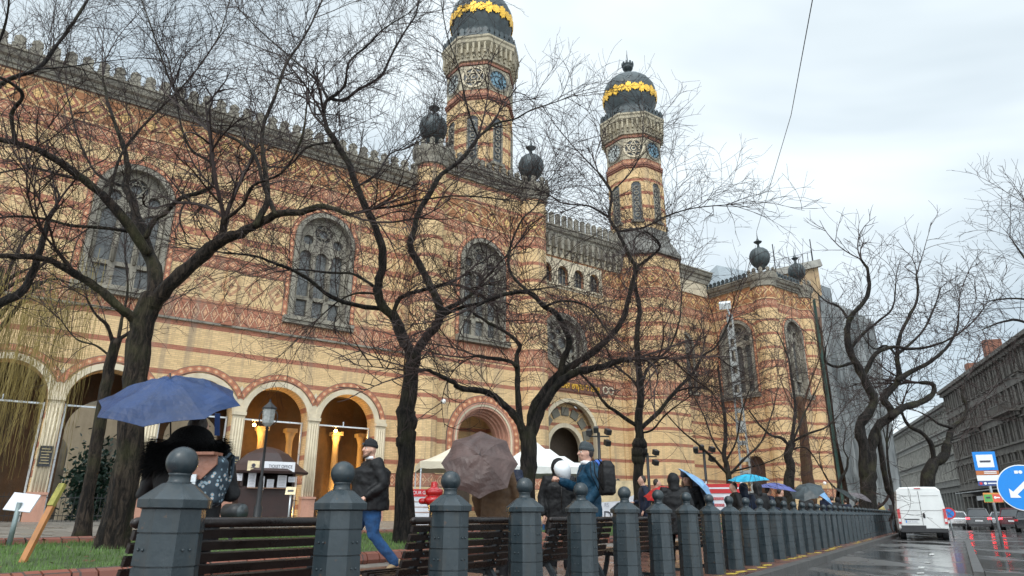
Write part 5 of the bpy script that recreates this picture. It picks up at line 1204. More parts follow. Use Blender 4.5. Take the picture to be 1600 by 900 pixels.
# B
tree('tall bare tree with swollen knob right of the walking man', 14.0, [
 ([(634, 838), (631, 760), (636, 700), (635, 655), (641, 590), (646, 552)], .20, .155, 0.0, 0.0),
 ([(634, 690), (636, 665), (635, 640)], .21, .21, 0.0, 0.0),
 ([(646, 560), (630, 525), (617, 497), (600, 481), (590, 452), (597, 418), (597, 390), (587, 357), (573, 327), (557, 290), (543, 253), (524, 220), (510, 200)], .12, .06, -.8),
 ([(512, 202), (506, 176), (513, 155), (536, 157), (560, 140), (595, 119), (612, 85), (632, 50), (650, 22), (656, -10)], .05, .02, (-.8, .2)),
 ([(513, 155), (538, 135), (545, 98), (575, 70), (600, 45), (640, 20)], .04, .012, (-.6, -1.6)),
 ([(513, 155), (494, 125), (457, 92), (400, 42), (370, 10)], .035, .012, (-.7, .6)),
 ([(600, 482), (560, 478), (517, 463), (483, 437), (457, 422), (425, 410), (398, 400), (350, 395)], .06, .02, -1.4),
 ([(582, 446), (552, 428), (515, 426), (467, 421), (430, 425)], .04, .018, 1.0),
 ([(592, 460), (560, 458), (530, 470), (495, 500)], .035, .012, 1.2),
 ([(646, 560), (660, 535), (683, 507), (687, 482), (673, 447), (657, 417), (641, 385), (647, 360), (654, 333), (677, 293), (690, 273), (717, 253), (735, 232), (747, 215)], .11, .045, .8),
 ([(747, 215), (735, 184), (726, 150), (716, 104), (700, 60), (690, 10)], .03, .012, (.8, .2)),
 ([(747, 215), (775, 193), (804, 186), (830, 172), (860, 162), (895, 150)], .035, .012, (.8, 1.4)),
 ([(687, 487), (710, 477), (733, 463), (742, 455)], .06, .045, .2, .7),
 ([(690, 494), (722, 480), (760, 472), (800, 457), (840, 452)], .045, .02, -.9),
 ([(628, 540), (615, 500), (622, 470), (637, 460), (664, 452), (700, 443)], .055, .05, -.6, .9),
 ([(558, 292), (590, 270), (610, 240), (640, 230), (690, 200)], .03, .012, (-.6, 1.0)),
 ([(573, 327), (620, 322), (660, 312), (720, 306), (790, 312)], .03, .012, (-.3, -1.5)),
 ([(524, 222), (480, 230), (450, 260), (410, 262), (370, 290)], .035, .012, (-.8, .4)),
], 13, L1=1.4, sp=0.14, r1=0.0085, dens=0.95)
# C
tree('wide bare tree with long arching limb over the brown umbrella', 13.0, [
 ([(827, 842), (824, 760), (826, 710), (824, 668)], .155, .15, 0.0, 0.0),
 ([(820, 690), (812, 662), (800, 645), (784, 630), (768, 616), (744, 610), (718, 606), (708, 597), (686, 586), (667, 578)], .09, .035, -.9, .8),
 ([(814, 668), (809, 620), (809, 585), (807, 555), (812, 540), (792, 520), (765, 505), (740, 490)], .07, .025, .4),
 ([(808, 572), (795, 564), (768, 560), (745, 556)], .045, .035, .3, .8),
 ([(828, 690), (842, 648), (860, 616), (882, 592), (905, 580), (940, 573), (965, 564), (985, 562)], .105, .055, -.5, .8),
 ([(826, 680), (832, 640), (856, 603), (880, 580), (900, 568), (922, 554), (954, 525), (974, 497), (981, 470), (990, 436), (993, 419), (979, 390), (965, 362), (952, 340), (955, 301), (935, 270)], .09, .028, .9),
 ([(874, 600), (880, 562), (890, 535), (872, 493), (851, 479), (827, 457), (800, 458), (775, 463), (745, 478)], .075, .03, -.6),
 ([(827, 457), (800, 430), (795, 395), (815, 344), (840, 319), (850, 280)], .035, .012, (-.4, .6)),
 ([(851, 479), (880, 470), (920, 480), (950, 520)], .03, .015, (-.4, -1.0)),
 ([(993, 419), (1025, 394), (1030, 380), (1008, 362), (990, 375)], .035, .015, (.7, .2)),
 ([(965, 362), (1007, 355), (1043, 337), (1085, 325), (1140, 320)], .03, .012, (.8, 1.6)),
 ([(955, 301), (985, 270), (1000, 240), (1005, 210)], .02, .010, (.9, 1.4)),
 ([(952, 340), (920, 322), (880, 318), (850, 300), (800, 290)], .025, .010, (.9, .2)),
], 14, L1=1.4, sp=0.14, r1=0.0085, dens=0.95)
# D
tree('straight bare tree right of the teal jacket man', 18.5, [
 ([(996, 812), (997, 750), (1000, 700), (998, 655), (1001, 610), (997, 565), (995, 520), (999, 480), (990, 440)], .14, .05, 0.0, .6),
 ([(998, 718), (998, 706), (999, 694)], .20, .20, 0.0, 0.0),
 ([(995, 666), (965, 645), (945, 630), (928, 606), (905, 582), (880, 560)], .06, .02, -1.0),
 ([(1003, 668), (1030, 643), (1055, 612), (1085, 580), (1098, 556), (1120, 540), (1140, 500)], .075, .025, .6),
 ([(1004, 676), (1020, 671), (1040, 648), (1060, 632)], .035, .02, -.8),
 ([(1001, 612), (1010, 580), (1030, 560), (1048, 540), (1062, 500), (1065, 460)], .05, .02, .8),
 ([(1000, 610), (985, 590), (960, 570), (945, 540), (930, 520)], .045, .015, .8),
 ([(1055, 612), (1085, 605), (1110, 612), (1130, 640)], .03, .012, (.4, -.6))], 15, L1=1.3, sp=0.14, r1=0.0065, dens=0.9)
tree('small bare tree in front of the red price board', 27, [
 ([(1142, 800), (1138, 740), (1132, 712), (1134, 670), (1128, 620), (1122, 570)], .13, .04, 0.0, .6),
 ([(1136, 740), (1110, 712), (1085, 690), (1060, 668), (1040, 645)], .06, .02, -1.5), ([(1140, 742), (1165, 715), (1190, 690), (1205, 650), (1215, 610)], .06, .02, 1.0),
 ([(1134, 716), (1115, 690), (1100, 650), (1080, 610)], .05, .02, 1.5), ([(1134, 720), (1150, 690), (1160, 640), (1175, 600)], .05, .02, -1.0), ([(1140, 738), (1180, 728), (1200, 722), (1222, 712)], .04, .015, -1.8)], 16, L1=1.25, sp=0.24, r1=0.0045, dens=0.55)
tree('bare tree with curved dark trunk near the corner of the right wing', 31, [
 ([(1231, 800), (1233, 755), (1236, 730), (1231, 710), (1238, 690)], .24, .17, 0.0, 0.0),
 ([(1236, 700), (1222, 685), (1205, 680), (1188, 665), (1170, 640)], .09, .03, -1.0), ([(1236, 695), (1241, 660), (1243, 635), (1238, 600), (1232, 560), (1215, 520)], .10, .03, 1.0),
 ([(1239, 690), (1262, 678), (1290, 668), (1310, 650)], .07, .02, -1.0), ([(1238, 692), (1255, 650), (1275, 610), (1290, 570)], .06, .02, 1.5), ([(1234, 704), (1260, 700), (1285, 735), (1300, 760)], .04, .02, .5)], 17, L1=1.1, sp=0.24, r1=0.0045, dens=0.55)
tree('slim brown trunk between the two dark trees by the corner', 33, [
 ([(1266, 795), (1261, 740), (1257, 700), (1254, 660), (1250, 620)], .30, .16, 0.0, 0.0), ([(1254, 665), (1240, 640), (1222, 600), (1210, 560)], .06, .02, 1.0), ([(1252, 650), (1265, 600), (1280, 560), (1285, 520)], .06, .02, -1.0)], 18, L1=1, sp=0.34, r1=0.005, bm_=bark('reddish_bark', (.07, .035, .022), (.12, .065, .04)), dens=0.5)
tree('thin crooked sapling in front of the netting', 34, [
 ([(1300, 800), (1310, 760), (1322, 735), (1325, 715)], .09, .05, 0.0, .4), ([(1325, 716), (1318, 700), (1322, 670)], .04, .02, .3), ([(1308, 765), (1290, 745), (1280, 715), (1285, 690)], .04, .015, .3)], 19, L1=0.8, sp=0.34, r1=0.005, dens=0.6)
# H, I, J
tree('big bare tree with two thick curving stems in front of the netting', 40, [
 ([(1356, 806), (1356, 770), (1358, 735), (1356, 705)], .44, .40, 0.0, 0.0),
 ([(1353, 745), (1349, 700), (1344, 664), (1365, 629), (1350, 590), (1328, 548), (1324, 515), (1333, 490), (1356, 462), (1357, 426), (1345, 405)], .36, .07, -1.5),
 ([(1358, 745), (1362, 700), (1371, 668), (1394, 647), (1381, 625), (1390, 611), (1404, 593), (1402, 551), (1412, 510), (1433, 469), (1432, 430)], .33, .06, 1.5),
 ([(1394, 650), (1410, 637), (1430, 632), (1450, 622), (1459, 612), (1456, 600), (1438, 598)], .24, .12, 1.0), ([(1404, 593), (1425, 580), (1450, 568), (1470, 552), (1482, 540), (1495, 515), (1498, 490)], .17, .05, 1.0),
 ([(1350, 586), (1369, 552), (1397, 542), (1420, 545), (1447, 543), (1475, 534), (1500, 520)], .16, .05, -1.5), ([(1335, 565), (1310, 573), (1290, 565), (1290, 545)], .12, .05, -1.0, .4),
 ([(1326, 500), (1312, 480), (1290, 470), (1270, 450)], .09, .03, -1.2), ([(1328, 545), (1350, 520), (1375, 500), (1395, 480), (1400, 440)], .12, .04, .5), ([(1404, 560), (1385, 540), (1365, 545), (1345, 520)], .09, .03, 2.0),
 ([(1371, 668), (1376, 700), (1382, 740), (1390, 770)], .12, .2, .8, .2), ([(1404, 552), (1440, 520), (1460, 480), (1470, 450)], .10, .03, 1.5)], 20, L1=.85, sp=0.13, r1=0.0042, dens=0.6, spread=.9)
tree('bare tree with leaning forked trunk behind the white van', 48, [
 ([(1440, 800), (1447, 760), (1456, 728), (1474, 714), (1481, 690)], .5, .26, 0.0, 0.0), ([(1481, 692), (1487, 669), (1504, 655), (1511, 635), (1503, 616), (1510, 590)], .22, .08, .8),
 ([(1460, 726), (1456, 696), (1440, 676), (1421, 666), (1411, 650), (1408, 640)], .2, .08, -.8), ([(1487, 668), (1467, 662), (1451, 651), (1435, 643)], .12, .05, .8), ([(1460, 698), (1480, 690), (1500, 684)], .08, .05, .5, .4)], 21, L1=0.9, sp=0.34, r1=0.005, dens=0.5)
tree('slim bare tree between the twin stem tree and the grey building', 44, [
 ([(1398, 800), (1393, 760), (1387, 720), (1386, 680), (1390, 640)], .1, .05, 0.0, .5), ([(1387, 700), (1380, 670), (1375, 640)], .05, .02, .5), ([(1387, 690), (1396, 660), (1402, 630)], .05, .02, .5)], 22, L1=0.8, sp=0.36, r1=0.005, dens=0.5)
tree('bare tree leaning in from beyond the right edge', 30, [
 ([(1668, 810), (1662, 700), (1655, 600), (1645, 540)], .3, .2, 0.0, 0.0), ([(1645, 545), (1620, 515), (1590, 500), (1560, 505), (1535, 515)], .1, .03, -1.0), ([(1645, 540), (1625, 480), (1610, 470), (1580, 466), (1548, 470)], .1, .03, .8),
 ([(1645, 530), (1640, 470), (1620, 430), (1595, 395), (1578, 370)], .1, .03, 1.5), ([(1650, 590), (1620, 590), (1590, 580), (1560, 600)], .07, .03, -1.0), ([(1640, 470), (1650, 400), (1630, 350), (1605, 320)], .08, .03, .8)], 23, L1=1.1, sp=0.19, r1=0.0045, dens=0.7)
# off-frame left: branches reaching in, and the weeping willow
tree('bare tree reaching in from beyond the left edge', 9.0, [
 ([(-170, 900), (-160, 700), (-140, 500), (-110, 380)], .2, .15, 0.0, 0.0), ([(-140, 500), (-60, 520), (-10, 480), (25, 462), (45, 440), (60, 400), (76, 345), (88, 320)], .09, .03, .8),
 ([(-110, 385), (-60, 220), (0, 133), (58, 108), (85, 75), (115, 35), (142, -8)], .05, .022, .6), ([(-90, 300), (-30, 130), (5, 50), (14, 0)], .03, .015, -.6, .4), ([(58, 108), (110, 104), (150, 98), (215, 90)], .015, .006, .8, .6)], 24, L1=1.5, sp=0.2, r1=0.008, dens=0.8)
random.seed(31); tw = TW(); g = at(-110, 805, 17); g.z = gz(g.x, g.y)
root = empty('weeping_willow', g, 0, 'weeping willow with hanging yellow strands at the left edge', 'tree')
tb = MB(); tp = [Vector((0, 0, -.1)), Vector((.1, 0, 2)), Vector((0, 0, 4)), Vector((.1, .1, 6.5))]; tb.tube(tp, [.3, .24, .2, .12], 12)
for k in range(13):
    a = ru(0, 2 * pi); e = Vector((cos(a) * ru(.9, 2.4), sin(a) * ru(.6, 1.8), ru(5.6, 7.6))); pts = smoothpath([Vector((0, 0, ru(3.5, 6))), e * .6 + Vector((0, 0, 2.6)), e + Vector((0, 0, .4))], 4); tb.tube(pts, [.07 - .05 * i / (len(pts) - 1) for i in range(len(pts))], 6)
    for _ in range(34):
        q = e + Vector((ru(-.8, .8), ru(-.8, .8), ru(-.2, .5))); L_ = ru(2.2, 5.0); p = [q]
        dx, dy = ru(-.05, .05), ru(-.05, .05)
        for i in range(8): p.append(p[-1] + Vector((dx + ru(-.03, .03), dy + ru(-.03, .03), -L_ / 8)))
        tw.tube(p, .006, .003)
        for i in range(7):
            c = p[1 + i % 7]; tw.tube([c, c + Vector((ru(-.12, .12), ru(-.12, .12), -ru(.15, .4)))], .004, .002)
tb.build('trunk', M_bark2, root); me = bpy.data.meshes.new('crown'); me.from_pydata([tuple(v) for v in tw.v], [], tw.f); me.materials.append(M_will); o = bpy.data.objects.new('crown', me); COL.objects.link(o); o.parent = root
# ivy clad bushes in the garden behind the arcade
M_leaf = mat('dark_ivy_leaf', (.015, .05, .03), .5, ns=3, na=.6, bump=0)
def bush(label, s_, t_, w, h):
    g = fw(s_, t_, .62); vs = []; fs = []
    for _ in range(2600):
        v = Vector((random.gauss(0, .45) * w, random.gauss(0, .4) * w, abs(random.gauss(.5, .28)) * h)); n_ = Vector((ru(-1, 1), ru(-1, 1), ru(-1, 1))).normalized(); x_ = n_.orthogonal().normalized() * .09; y_ = n_.cross(x_); k = len(vs); vs += [v - x_ - y_, v + x_ - y_ * .3, v + x_ + y_, v - x_ + y_ * .3]; fs.append((k, k + 1, k + 2, k + 3))
    r = empty('bush', g, 0, label, 'bush'); MB().add(vs, fs).build('foliage', M_leaf, r); q = MB()
    for _ in range(6): q.tube([(0, 0, 0), (ru(-.3, .3) * w, ru(-.3, .3) * w, h * .7)], .03, 5)
    q.build('stem', M_bark2, r)
random.seed(8); bush('dark green ivy bush seen through the second arch, left one', 3.9, 42, 1.0, 3.2); bush('dark green ivy column seen through the second arch, right one', 6.5, 43.5, .6, 5.0); bush('low dark bush seen beneath the blue umbrella', 9.0, 42.5, .9, 2.4)
# ================================================================== STREET FURNITURE AND STALLS
M_wood = mat('dark_red_brown_painted_wood', (.032, .014, .012), .5, ns=3, na=.3, bump=.2); M_paper = mat('white_paper', (.72, .72, .76), .7, ns=3, na=.06, bump=0); M_ink = mat('dark_print', (.05, .05, .07), .7, bump=0)
M_redp = mat('red_print', (.55, .03, .035), .55, na=.08, bump=0); M_lbl = mat('cream_panel', (.72, .60, .38), .6, bump=0)
# ticket booth
def ticket_booth():
    c = at(413, 805, 27); c.z = gz(c.x, c.y); rz = pi / 2 - PH - .12
    r = empty('ticket_booth', c, rz, 'dark brown wooden ticket booth with domed roof in front of the arcade', 'kiosk')
    b = MB(); b.box((0, .7, .65), (2.0, 1.4, 1.3)); 
    for x_ in (-.95, .95): b.box((x_, .7, 1.55), (.1, 1.4, .6))
    b.box((0, 1.35, 1.55), (1.9, .08, .6)); b.build('cabin', M_wood, r)
    b = MB(); b.lathe((0, .7, 1.78), [(1.62, 0), (1.66, .08), (1.35, .28), (1.2, .40), (.8, .78), (.45, .95), (.2, 1.02), (.05, 1.05)], 8, False, pi / 8, fy=.82); b.build('roof', M_wood, r)
    b = MB(); b.box((0, -.08, 1.24), (1.5, .3, .035)); b.build('counter', mat('worn_wood_edge', (.22, .12, .07), .5), r)
    b = MB(); b.box((.28, -.42, 2.02), (1.15, .05, .36)); b.build('sign_panel', M_paper, r); text('lettering', 'TICKET OFFICE', .165, None, (.32, -.45, 2.02), (pi / 2, 0, 0), M_ink, r, .003, sx=.78)
    b = MB(); b.box((-.66, -.42, 2.02), (.42, .05, .36)); lp = b.build('logo_panel', M_lbl, r)
    b = MB(); b.plate(circ(-.66, 2.04, .07, 12), [], lambda u, v, w: (u, -.452 + w, v), .01); b.box((-.66, -.45, 1.95), (.16, .012, .03)); b.build('emblem', M_ink, lp)
    for x_, z_, w_, h_ in ((-1.08, 1.62, .26, .26), (-.6, 1.5, .28, .55), (-.2, 1.42, .12, .5), (.08, 1.4, .26, .34), (.5, 1.5, .34, .45), (.86, 1.58, .26, .2)):
        b = MB(); b.box((x_, -.05 if abs(x_) < .9 else -.03, z_), (w_, .01, h_)); pp = b.build('notice', M_paper, r)
        q = MB()
        for j in range(int(h_ / .06)): q.box((x_, -.058 if abs(x_) < .9 else -.038, z_ + h_ / 2 - .04 - j * .055), (w_ * ru(.5, .8), .004, .012))
        q.build('notice_text', mat('grey_print', (.35, .35, .4), .7, bump=0), pp)
ticket_booth()
def lamp_post(label, x_, Y_, H):
    c = at(x_, 805, Y_); c.z = gz(c.x, c.y); r = empty('street_lamp', c, 0, label, 'street lamp')
    b = MB(); b.lathe((0, 0, 0), [(.17, 0), (.17, .12), (.12, .18), (.12, .5), (.08, .58), (.07, 1.2), (.05, 1.3), (.06, 1.35), (.04, 1.4), (.035, H - .7), (.06, H - .68), (.03, H - .62), (.03, H - .5)], 12); b.build('post', M_iron, r)
    b = MB()
    b.tube([(.28 * cos(a), 0, H - .35 + .28 * sin(a)) for a in [i * pi / 10 for i in range(-3, 14)]], .016, 6); b.build('scroll', M_iron, r)
    b = MB(); b.lathe((0, 0, H - .62), [(.08, 0), (.17, .1), (.2, .5), (.2, .52)], 6, False); b.build('lantern_glass', mat('milky_lantern_glass', (.30, .31, .30), .25, bump=0), r)
    b = MB(); b.lathe((0, 0, H - .1), [(.23, 0), (.23, .04), (.1, .16), (.04, .22), (.03, .3)], 6, False); b.build('lantern_cap', M_iron, r)
lamp_post('black cast iron lamp post with scroll in front of the ticket booth', 402, 21, 3.45)
def board(label, name, x_, y0, y1, w, Y_, facing_rz, build):
    c = at(x_, 805, Y_); zt = at(x_, y0, Y_).z; zb = at(x_, y1, Y_).z; c.z = gz(c.x, c.y); r = empty(name, c, facing_rz, label, 'sign'); build(r, zb - c.z, zt - c.z, w); return r
def guides(r, zb, zt, w):
    b = MB(); b.box((0, 0, (zb + zt) / 2 - .05), (w, .03, zt - zb)); b.build('panel', M_paper, r); b = MB(); b.box((0, -.022, zt - .14), (w + .01, .02, .2)); b.build('header', M_redp, r)
    text('lettering', 'TOUR GUIDES', .125, None, (0, -.036, zt - .14), (pi / 2, 0, 0), M_paper, r, .002, sx=.9)
    b = MB()
    for j in range(6): b.box((-.02, -.018, zt - .38 - j * .14), (w * .66, .004, .025)); b.box((w * .12, -.020, zt - .38 - j * .14), (w * .22, .004, .03))
    b.build('list_print', mat('brown_print', (.35, .22, .18), .7, bump=0), r)
    b = MB(); 
    for sg in (-1, 1): b.box((sg * (w / 2 - .03), .03, zt / 2), (.04, .04, zt))
    b.build('leg', M_metal, r)
board('red headed white tour guides board beside the tree trunk', 'information_board', 660, 762, 818, .95, 20, .15, guides)
def prices(r, zb, zt, w):
    b = MB(); b.box((0, 0, (zb + zt) / 2), (w, .04, zt - zb)); b.build('panel', M_paper, r); b = MB(); b.box((0, -.03, zt - .12), (w, .02, .28)); b.build('header', M_redp, r)
    b = MB(); b.box((0, -.044, zt - .11), (w * .86, .006, .05)); b.build('header_print', M_paper, r); b = MB()
    n = int((zt - zb - .4) / .19)
    for j in range(n):
        for sg in (-1, 1): b.box((sg * w * .23, -.026, zt - .42 - j * .19), (w * .40, .006, .085))
    b.build('price_rows', mat('faded_red_rows', (.50, .14, .15), .6, ns=30, na=.5, bump=0), r); b = MB()
    for sg in (-1, 1): b.box((sg * w / 2, .03, zt / 2 + .05), (.06, .06, zt + .1))
    b.build('leg', M_paper, r)
board('red and white price board standing behind the bollards', 'price_board', 1135, 757, 802, 1.05, 22, -.25, prices)
def banner(r, zb, zt, w):
    b = MB(); b.box((0, 0, (zb + zt) / 2), (w, .03, zt - zb)); b.build('panel', M_paper, r); b = MB(); b.plate([(-w / 2, zt), (w / 2, zt), (w / 2, zt - .3), (.1, zt - .55), (-w / 2, zt - .6)][::-1], [], lambda u, v, ww: (u, -.022 + ww, v), .01); b.build('beige_field', mat('beige_print', (.70, .55, .33), .6, bump=0), r)
    text('lettering', 'RS', .15, None, (-.24, -.03, zt - .66), (pi / 2, 0, 0), MATS['grey_print'], r, .002, sx=.8); text('large_lettering', 'D', .42, None, (-.22, -.03, zt - .98), (pi / 2, 0, 0), M_ink, r, .002, sx=.75)
    b = MB(); 
    for sg in (-1, 1): b.box((sg * (w / 2 - .03), .03, zt / 2), (.04, .04, zt))
    b.build('leg', M_metal, r)
board('white and beige banner board behind the teal jacket man', 'banner_board', 962, 751, 812, 1.5, 20, -.1, banner)
# marquees
def marquee(label, x_, Y_, w, ez, pz, rz, m):
    c = at(x_, 805, Y_); c.z = gz(c.x, c.y); r = empty('market_tent', c, rz, label, 'tent'); b = MB(); n = 8; vs = []; fs = []
    def hz(u, v): d = max(abs(u), abs(v)); return ez + (pz - ez) * (1 - d) ** 1.25
    for i in range(n + 1):
        for j in range(n + 1): u, v = -1 + 2 * i / n, -1 + 2 * j / n; vs.append((u * w / 2, v * w / 2, hz(u, v)))
    fs = [(i * (n + 1) + j, (i + 1) * (n + 1) + j, (i + 1) * (n + 1) + j + 1, i * (n + 1) + j + 1) for i in range(n) for j in range(n)]
    b.add(vs, fs, True)
    b.build('canopy', m, r)
    b = MB()
    for (p, q) in (((-1, -1), (1, -1)), ((1, -1), (1, 1)), ((1, 1), (-1, 1)), ((-1, 1), (-1, -1))):
        k = 9; vv = []
        for i in range(k): u = p[0] + (q[0] - p[0]) * i / (k - 1); v = p[1] + (q[1] - p[1]) * i / (k - 1); vv += [(u * w / 2 * 1.004, v * w / 2 * 1.004, ez), (u * w / 2 * 1.004, v * w / 2 * 1.004, ez - .22 - .02 * (i % 2))]
        b.add(vv, [(2 * i, 2 * i + 2, 2 * i + 3, 2 * i + 1) for i in range(k - 1)])
    b.build('valance', m, r); b = MB()
    for sx in (-1, 1):
        for sy in (-1, 1): b.bar((sx * w / 2 * .98, sy * w / 2 * .98, 0), (sx * w / 2 * .98, sy * w / 2 * .98, ez), .04)
    for s0 in (-1, 1): b.bar((-w / 2, s0 * w / 2 * .98, ez - .02), (w / 2, s0 * w / 2 * .98, ez - .02), .03); b.bar((s0 * w / 2 * .98, -w / 2, ez - .02), (s0 * w / 2 * .98, w / 2, ez - .02), .03)
    b.build('frame', M_metal, r)
M_canv = mat('white_canvas', (.66, .66, .63), .8, ns=2, na=.08, bump=.1); M_canc = mat('cream_canvas', (.58, .52, .40), .8, ns=2, na=.1, bump=.1)
marquee('white peaked market tent behind the balloon', 838, 25.5, 3.3, 2.05, 3.05, .25, M_canv); marquee('cream market tent left of the brown umbrella', 708, 25, 2.6, 2.1, 2.75, .2, M_canc)
# fire hydrant
p = gat(677, 14.0); r = empty('fire_hydrant', p, 0, 'red topped fire hydrant behind the third bollard', 'hydrant'); M_hred = mat('red_enamel', (.48, .01, .012), .25, ns=4, coat=.5)
b = MB(); b.lathe((0, 0, 0), [(.13, 0), (.13, .06), (.085, .08), (.08, .75), (.10, .78), (.10, .84)], 16); b.build('barrel', M_iron, r)
b = MB(); b.lathe((0, 0, .80), [(.10, 0), (.19, .08), (.20, .14), (.15, .19), (.13, .20), (.17, .22), (.18, .30), (.16, .32), (.09, .35), (.07, .37), (.065, .45), (.03, .47)], 18); b.tube([(-.24, 0, .9), (.24, 0, .9)], .06, 10, 'round'); b.build('head', M_hred, r)
# spotlight box beside the bench
p = at(365, 800, 11.5); r = empty('floodlight', Vector((p.x, p.y, gz(p.x, p.y))), 0, 'black cylindrical ground floodlight between bench and booth', 'floodlight'); zz = p.z - r.location.z
b = MB(); b.tube([(-.16, .12, zz), (.15, -.03, zz)], .13, 16); b.build('housing', M_iron, r); b = MB(); b.bar((0, 0, 0), (0, 0, zz - .1), .05); b.bar((-.2, 0, zz - .1), (.2, 0, zz - .1), .05); b.build('stand', M_iron, r)
b = MB(); b.tube([(.15, -.03, zz), (.16, -.035, zz)], .12, 16); b.build('lens', M_glass, r)
# wooden stake and little white sign in the lawn
a_, b_ = at(34, 872, 8.2), at(98, 757, 8.6); r = empty('wooden_stake', Vector((a_.x, a_.y, gz(a_.x, a_.y))), 0, 'leaning wooden stake with mossy tip stuck in the lawn', 'stake'); q = MB(); q.bar(a_ - r.location - Vector((0, 0, .1)), b_ - r.location, .07, .045); q.build('shaft', mat('raw_orange_wood', (.36, .15, .045), .6, ns=4), r); q = MB(); d = (b_ - a_).normalized(); q.bar(b_ - r.location - d * .28 + Vector((0, -.0, .0)), b_ - r.location + d * .004, .074, .049); q.build('mossy_tip', mat('mossy_wood', (.24, .22, .05), .8, ns=8, na=.5), r)
a_ = at(17, 835, 10.5); r = empty('lawn_sign', Vector((a_.x, a_.y, gz(a_.x, a_.y))), 0, 'small tilted white sign plate on a short grey post at the left', 'sign'); t_ = at(31, 785, 10.5) - r.location
q = MB(); q.tube([(0, 0, 0), t_], .035, 10); q.build('post', mat('galvanised_steel', (.22, .27, .27), .45, .4), r); q = MB(); q.box(t_ + Vector((0, .05, .0)), (.40, .02, .28), rx=-.5, ry=.1); q.build('plate', M_paper, r)
for i, (x_, Y_, lb) in enumerate(((451, 24, 'thin post with small cream notice right of the ticket booth'), (940, 27, 'black pole with floodlights behind the teal jacket man'), (1017, 30, 'black pole with a cluster of cameras before the railing'), (1108, 31, 'black pole with lamps right of the railing'))):
    c = at(x_, 805, Y_); c.z = gz(c.x, c.y)
    if i == 0:
        r = empty('notice_post', c, 0, lb, 'sign'); b = MB(); b.tube([(0, 0, 0), (0, 0, .95)], .03, 8); b.build('post', M_metal, r); b = MB(); b.box((0, -.03, 1.05), (.34, .03, .26), rx=-.3); b.build('plate', M_lbl, r)
        b = MB(); b.box((0, -.05, 1.05), (.2, .012, .06), rx=-.3); b.build('print', M_ink, r); continue
    H = (0, 3.6, 3.1, 3.4)[i]; r = empty('lamp_pole', c, 0, lb, 'lamp pole'); b = MB(); b.tube([(0, 0, 0), (0, 0, H)], .06, 8); b.bar((-.4, 0, H - .15), (.4, 0, H - .15), .05); b.build('pole', M_iron, r)
    for sx, dz in ((-.36, .1), (.36, .12), (.32, -.3), (-.1, .2)):
        b = MB(); b.box((sx, -.05, H - .1 + dz), (.2, .26, .2), rx=.4, rz=sx); b.build('lamp_head', M_iron, r)
# iron railing with hoops
r = empty('iron_railing', at(1000, 805, 33), 0, 'black iron railing with hoops in front of the recessed corner', 'railing'); o_ = r.location.copy(); o_.z = 0; r.location = o_
q = MB(); A_, B_ = fw(32.5, 31.5) - o_, fw(46, 30.2) - o_; n = 90
for i in range(n + 1):
    c = A_.lerp(B_, i / n); q.bar(c + Vector((0, 0, .6)), c + Vector((0, 0, 2.15)), .022)
for zz in (.8, 2.0): q.bar(A_ + Vector((0, 0, zz)), B_ + Vector((0, 0, zz)), .035)
d = (B_ - A_).normalized()
for i in range(0, n, 30):
    for j in (0, .5):
        c = A_.lerp(B_, (i + 14) / n) + d * j; q.tube([c + d * (.22 * cos(k * pi / 8)) + Vector((0, 0, 2.1 + .3 * sin(k * pi / 8))) for k in range(9)], .025, 6)
q.build('railing_bars', M_iron, r)
# lattice mast
c = at(1172, 805, 30); c.z = gz(c.x, c.y); top = at(1147, 492, 30); r = empty('concrete_mast', c, -.35, 'tall pale concrete mast with rectangular openings and a lamp on top', 'mast'); H = top.z - c.z; M_conc = stone_mat('pale_weathered_concrete', (.34, .34, .32), (.25, .255, .25), .5); b = MB(); m2 = 0
for sg in (-1, 1):
    b.bar((sg * .22, 0, 0), (sg * .10, 0, H), .08, .16, up=(0, 1, 0))
n = 13
for i in range(n + 1):
    z_ = .2 + (H - .4) * i / n; w_ = 2 * (.22 - .12 * z_ / H); b.box((0, 0, z_), (w_, .17, .18 if i % 3 else .5))
b.build('shaft', M_conc, r); b = MB(); b.bar((0, 0, H), (-.1, -.1, H + .35), .07); b.build('bracket', M_metal, r); b = MB(); b.box((-.15, -.2, H + .42), (.5, .4, .28), rx=.5); b.build('floodlight', mat('white_lamp_housing', (.68, .70, .70), .4), r)
# wires
def wire(label, pts, rr=.012):
    o = MB().tube(pts, rr, 6).build('overhead_wire', M_iron); tag(o, label, 'wire'); return o
e1 = fw(49.5, 31.9, 24.4); wire('thin wire rising from the corner dome finial to the top of the photo', [e1, at(1236, 180, 34), at(1275, -30, 20)], .02)
wire('horizontal wire crossing from the mast to the right edge', [at(1147, 500, 30), at(1300, 496, 31), at(1450, 488, 32), at(1640, 478, 33)], .014)
wire('upper sloping wire across the twin stem tree', [at(1290, 520, 44), at(1400, 500, 44), at(1620, 478, 44)], .014)
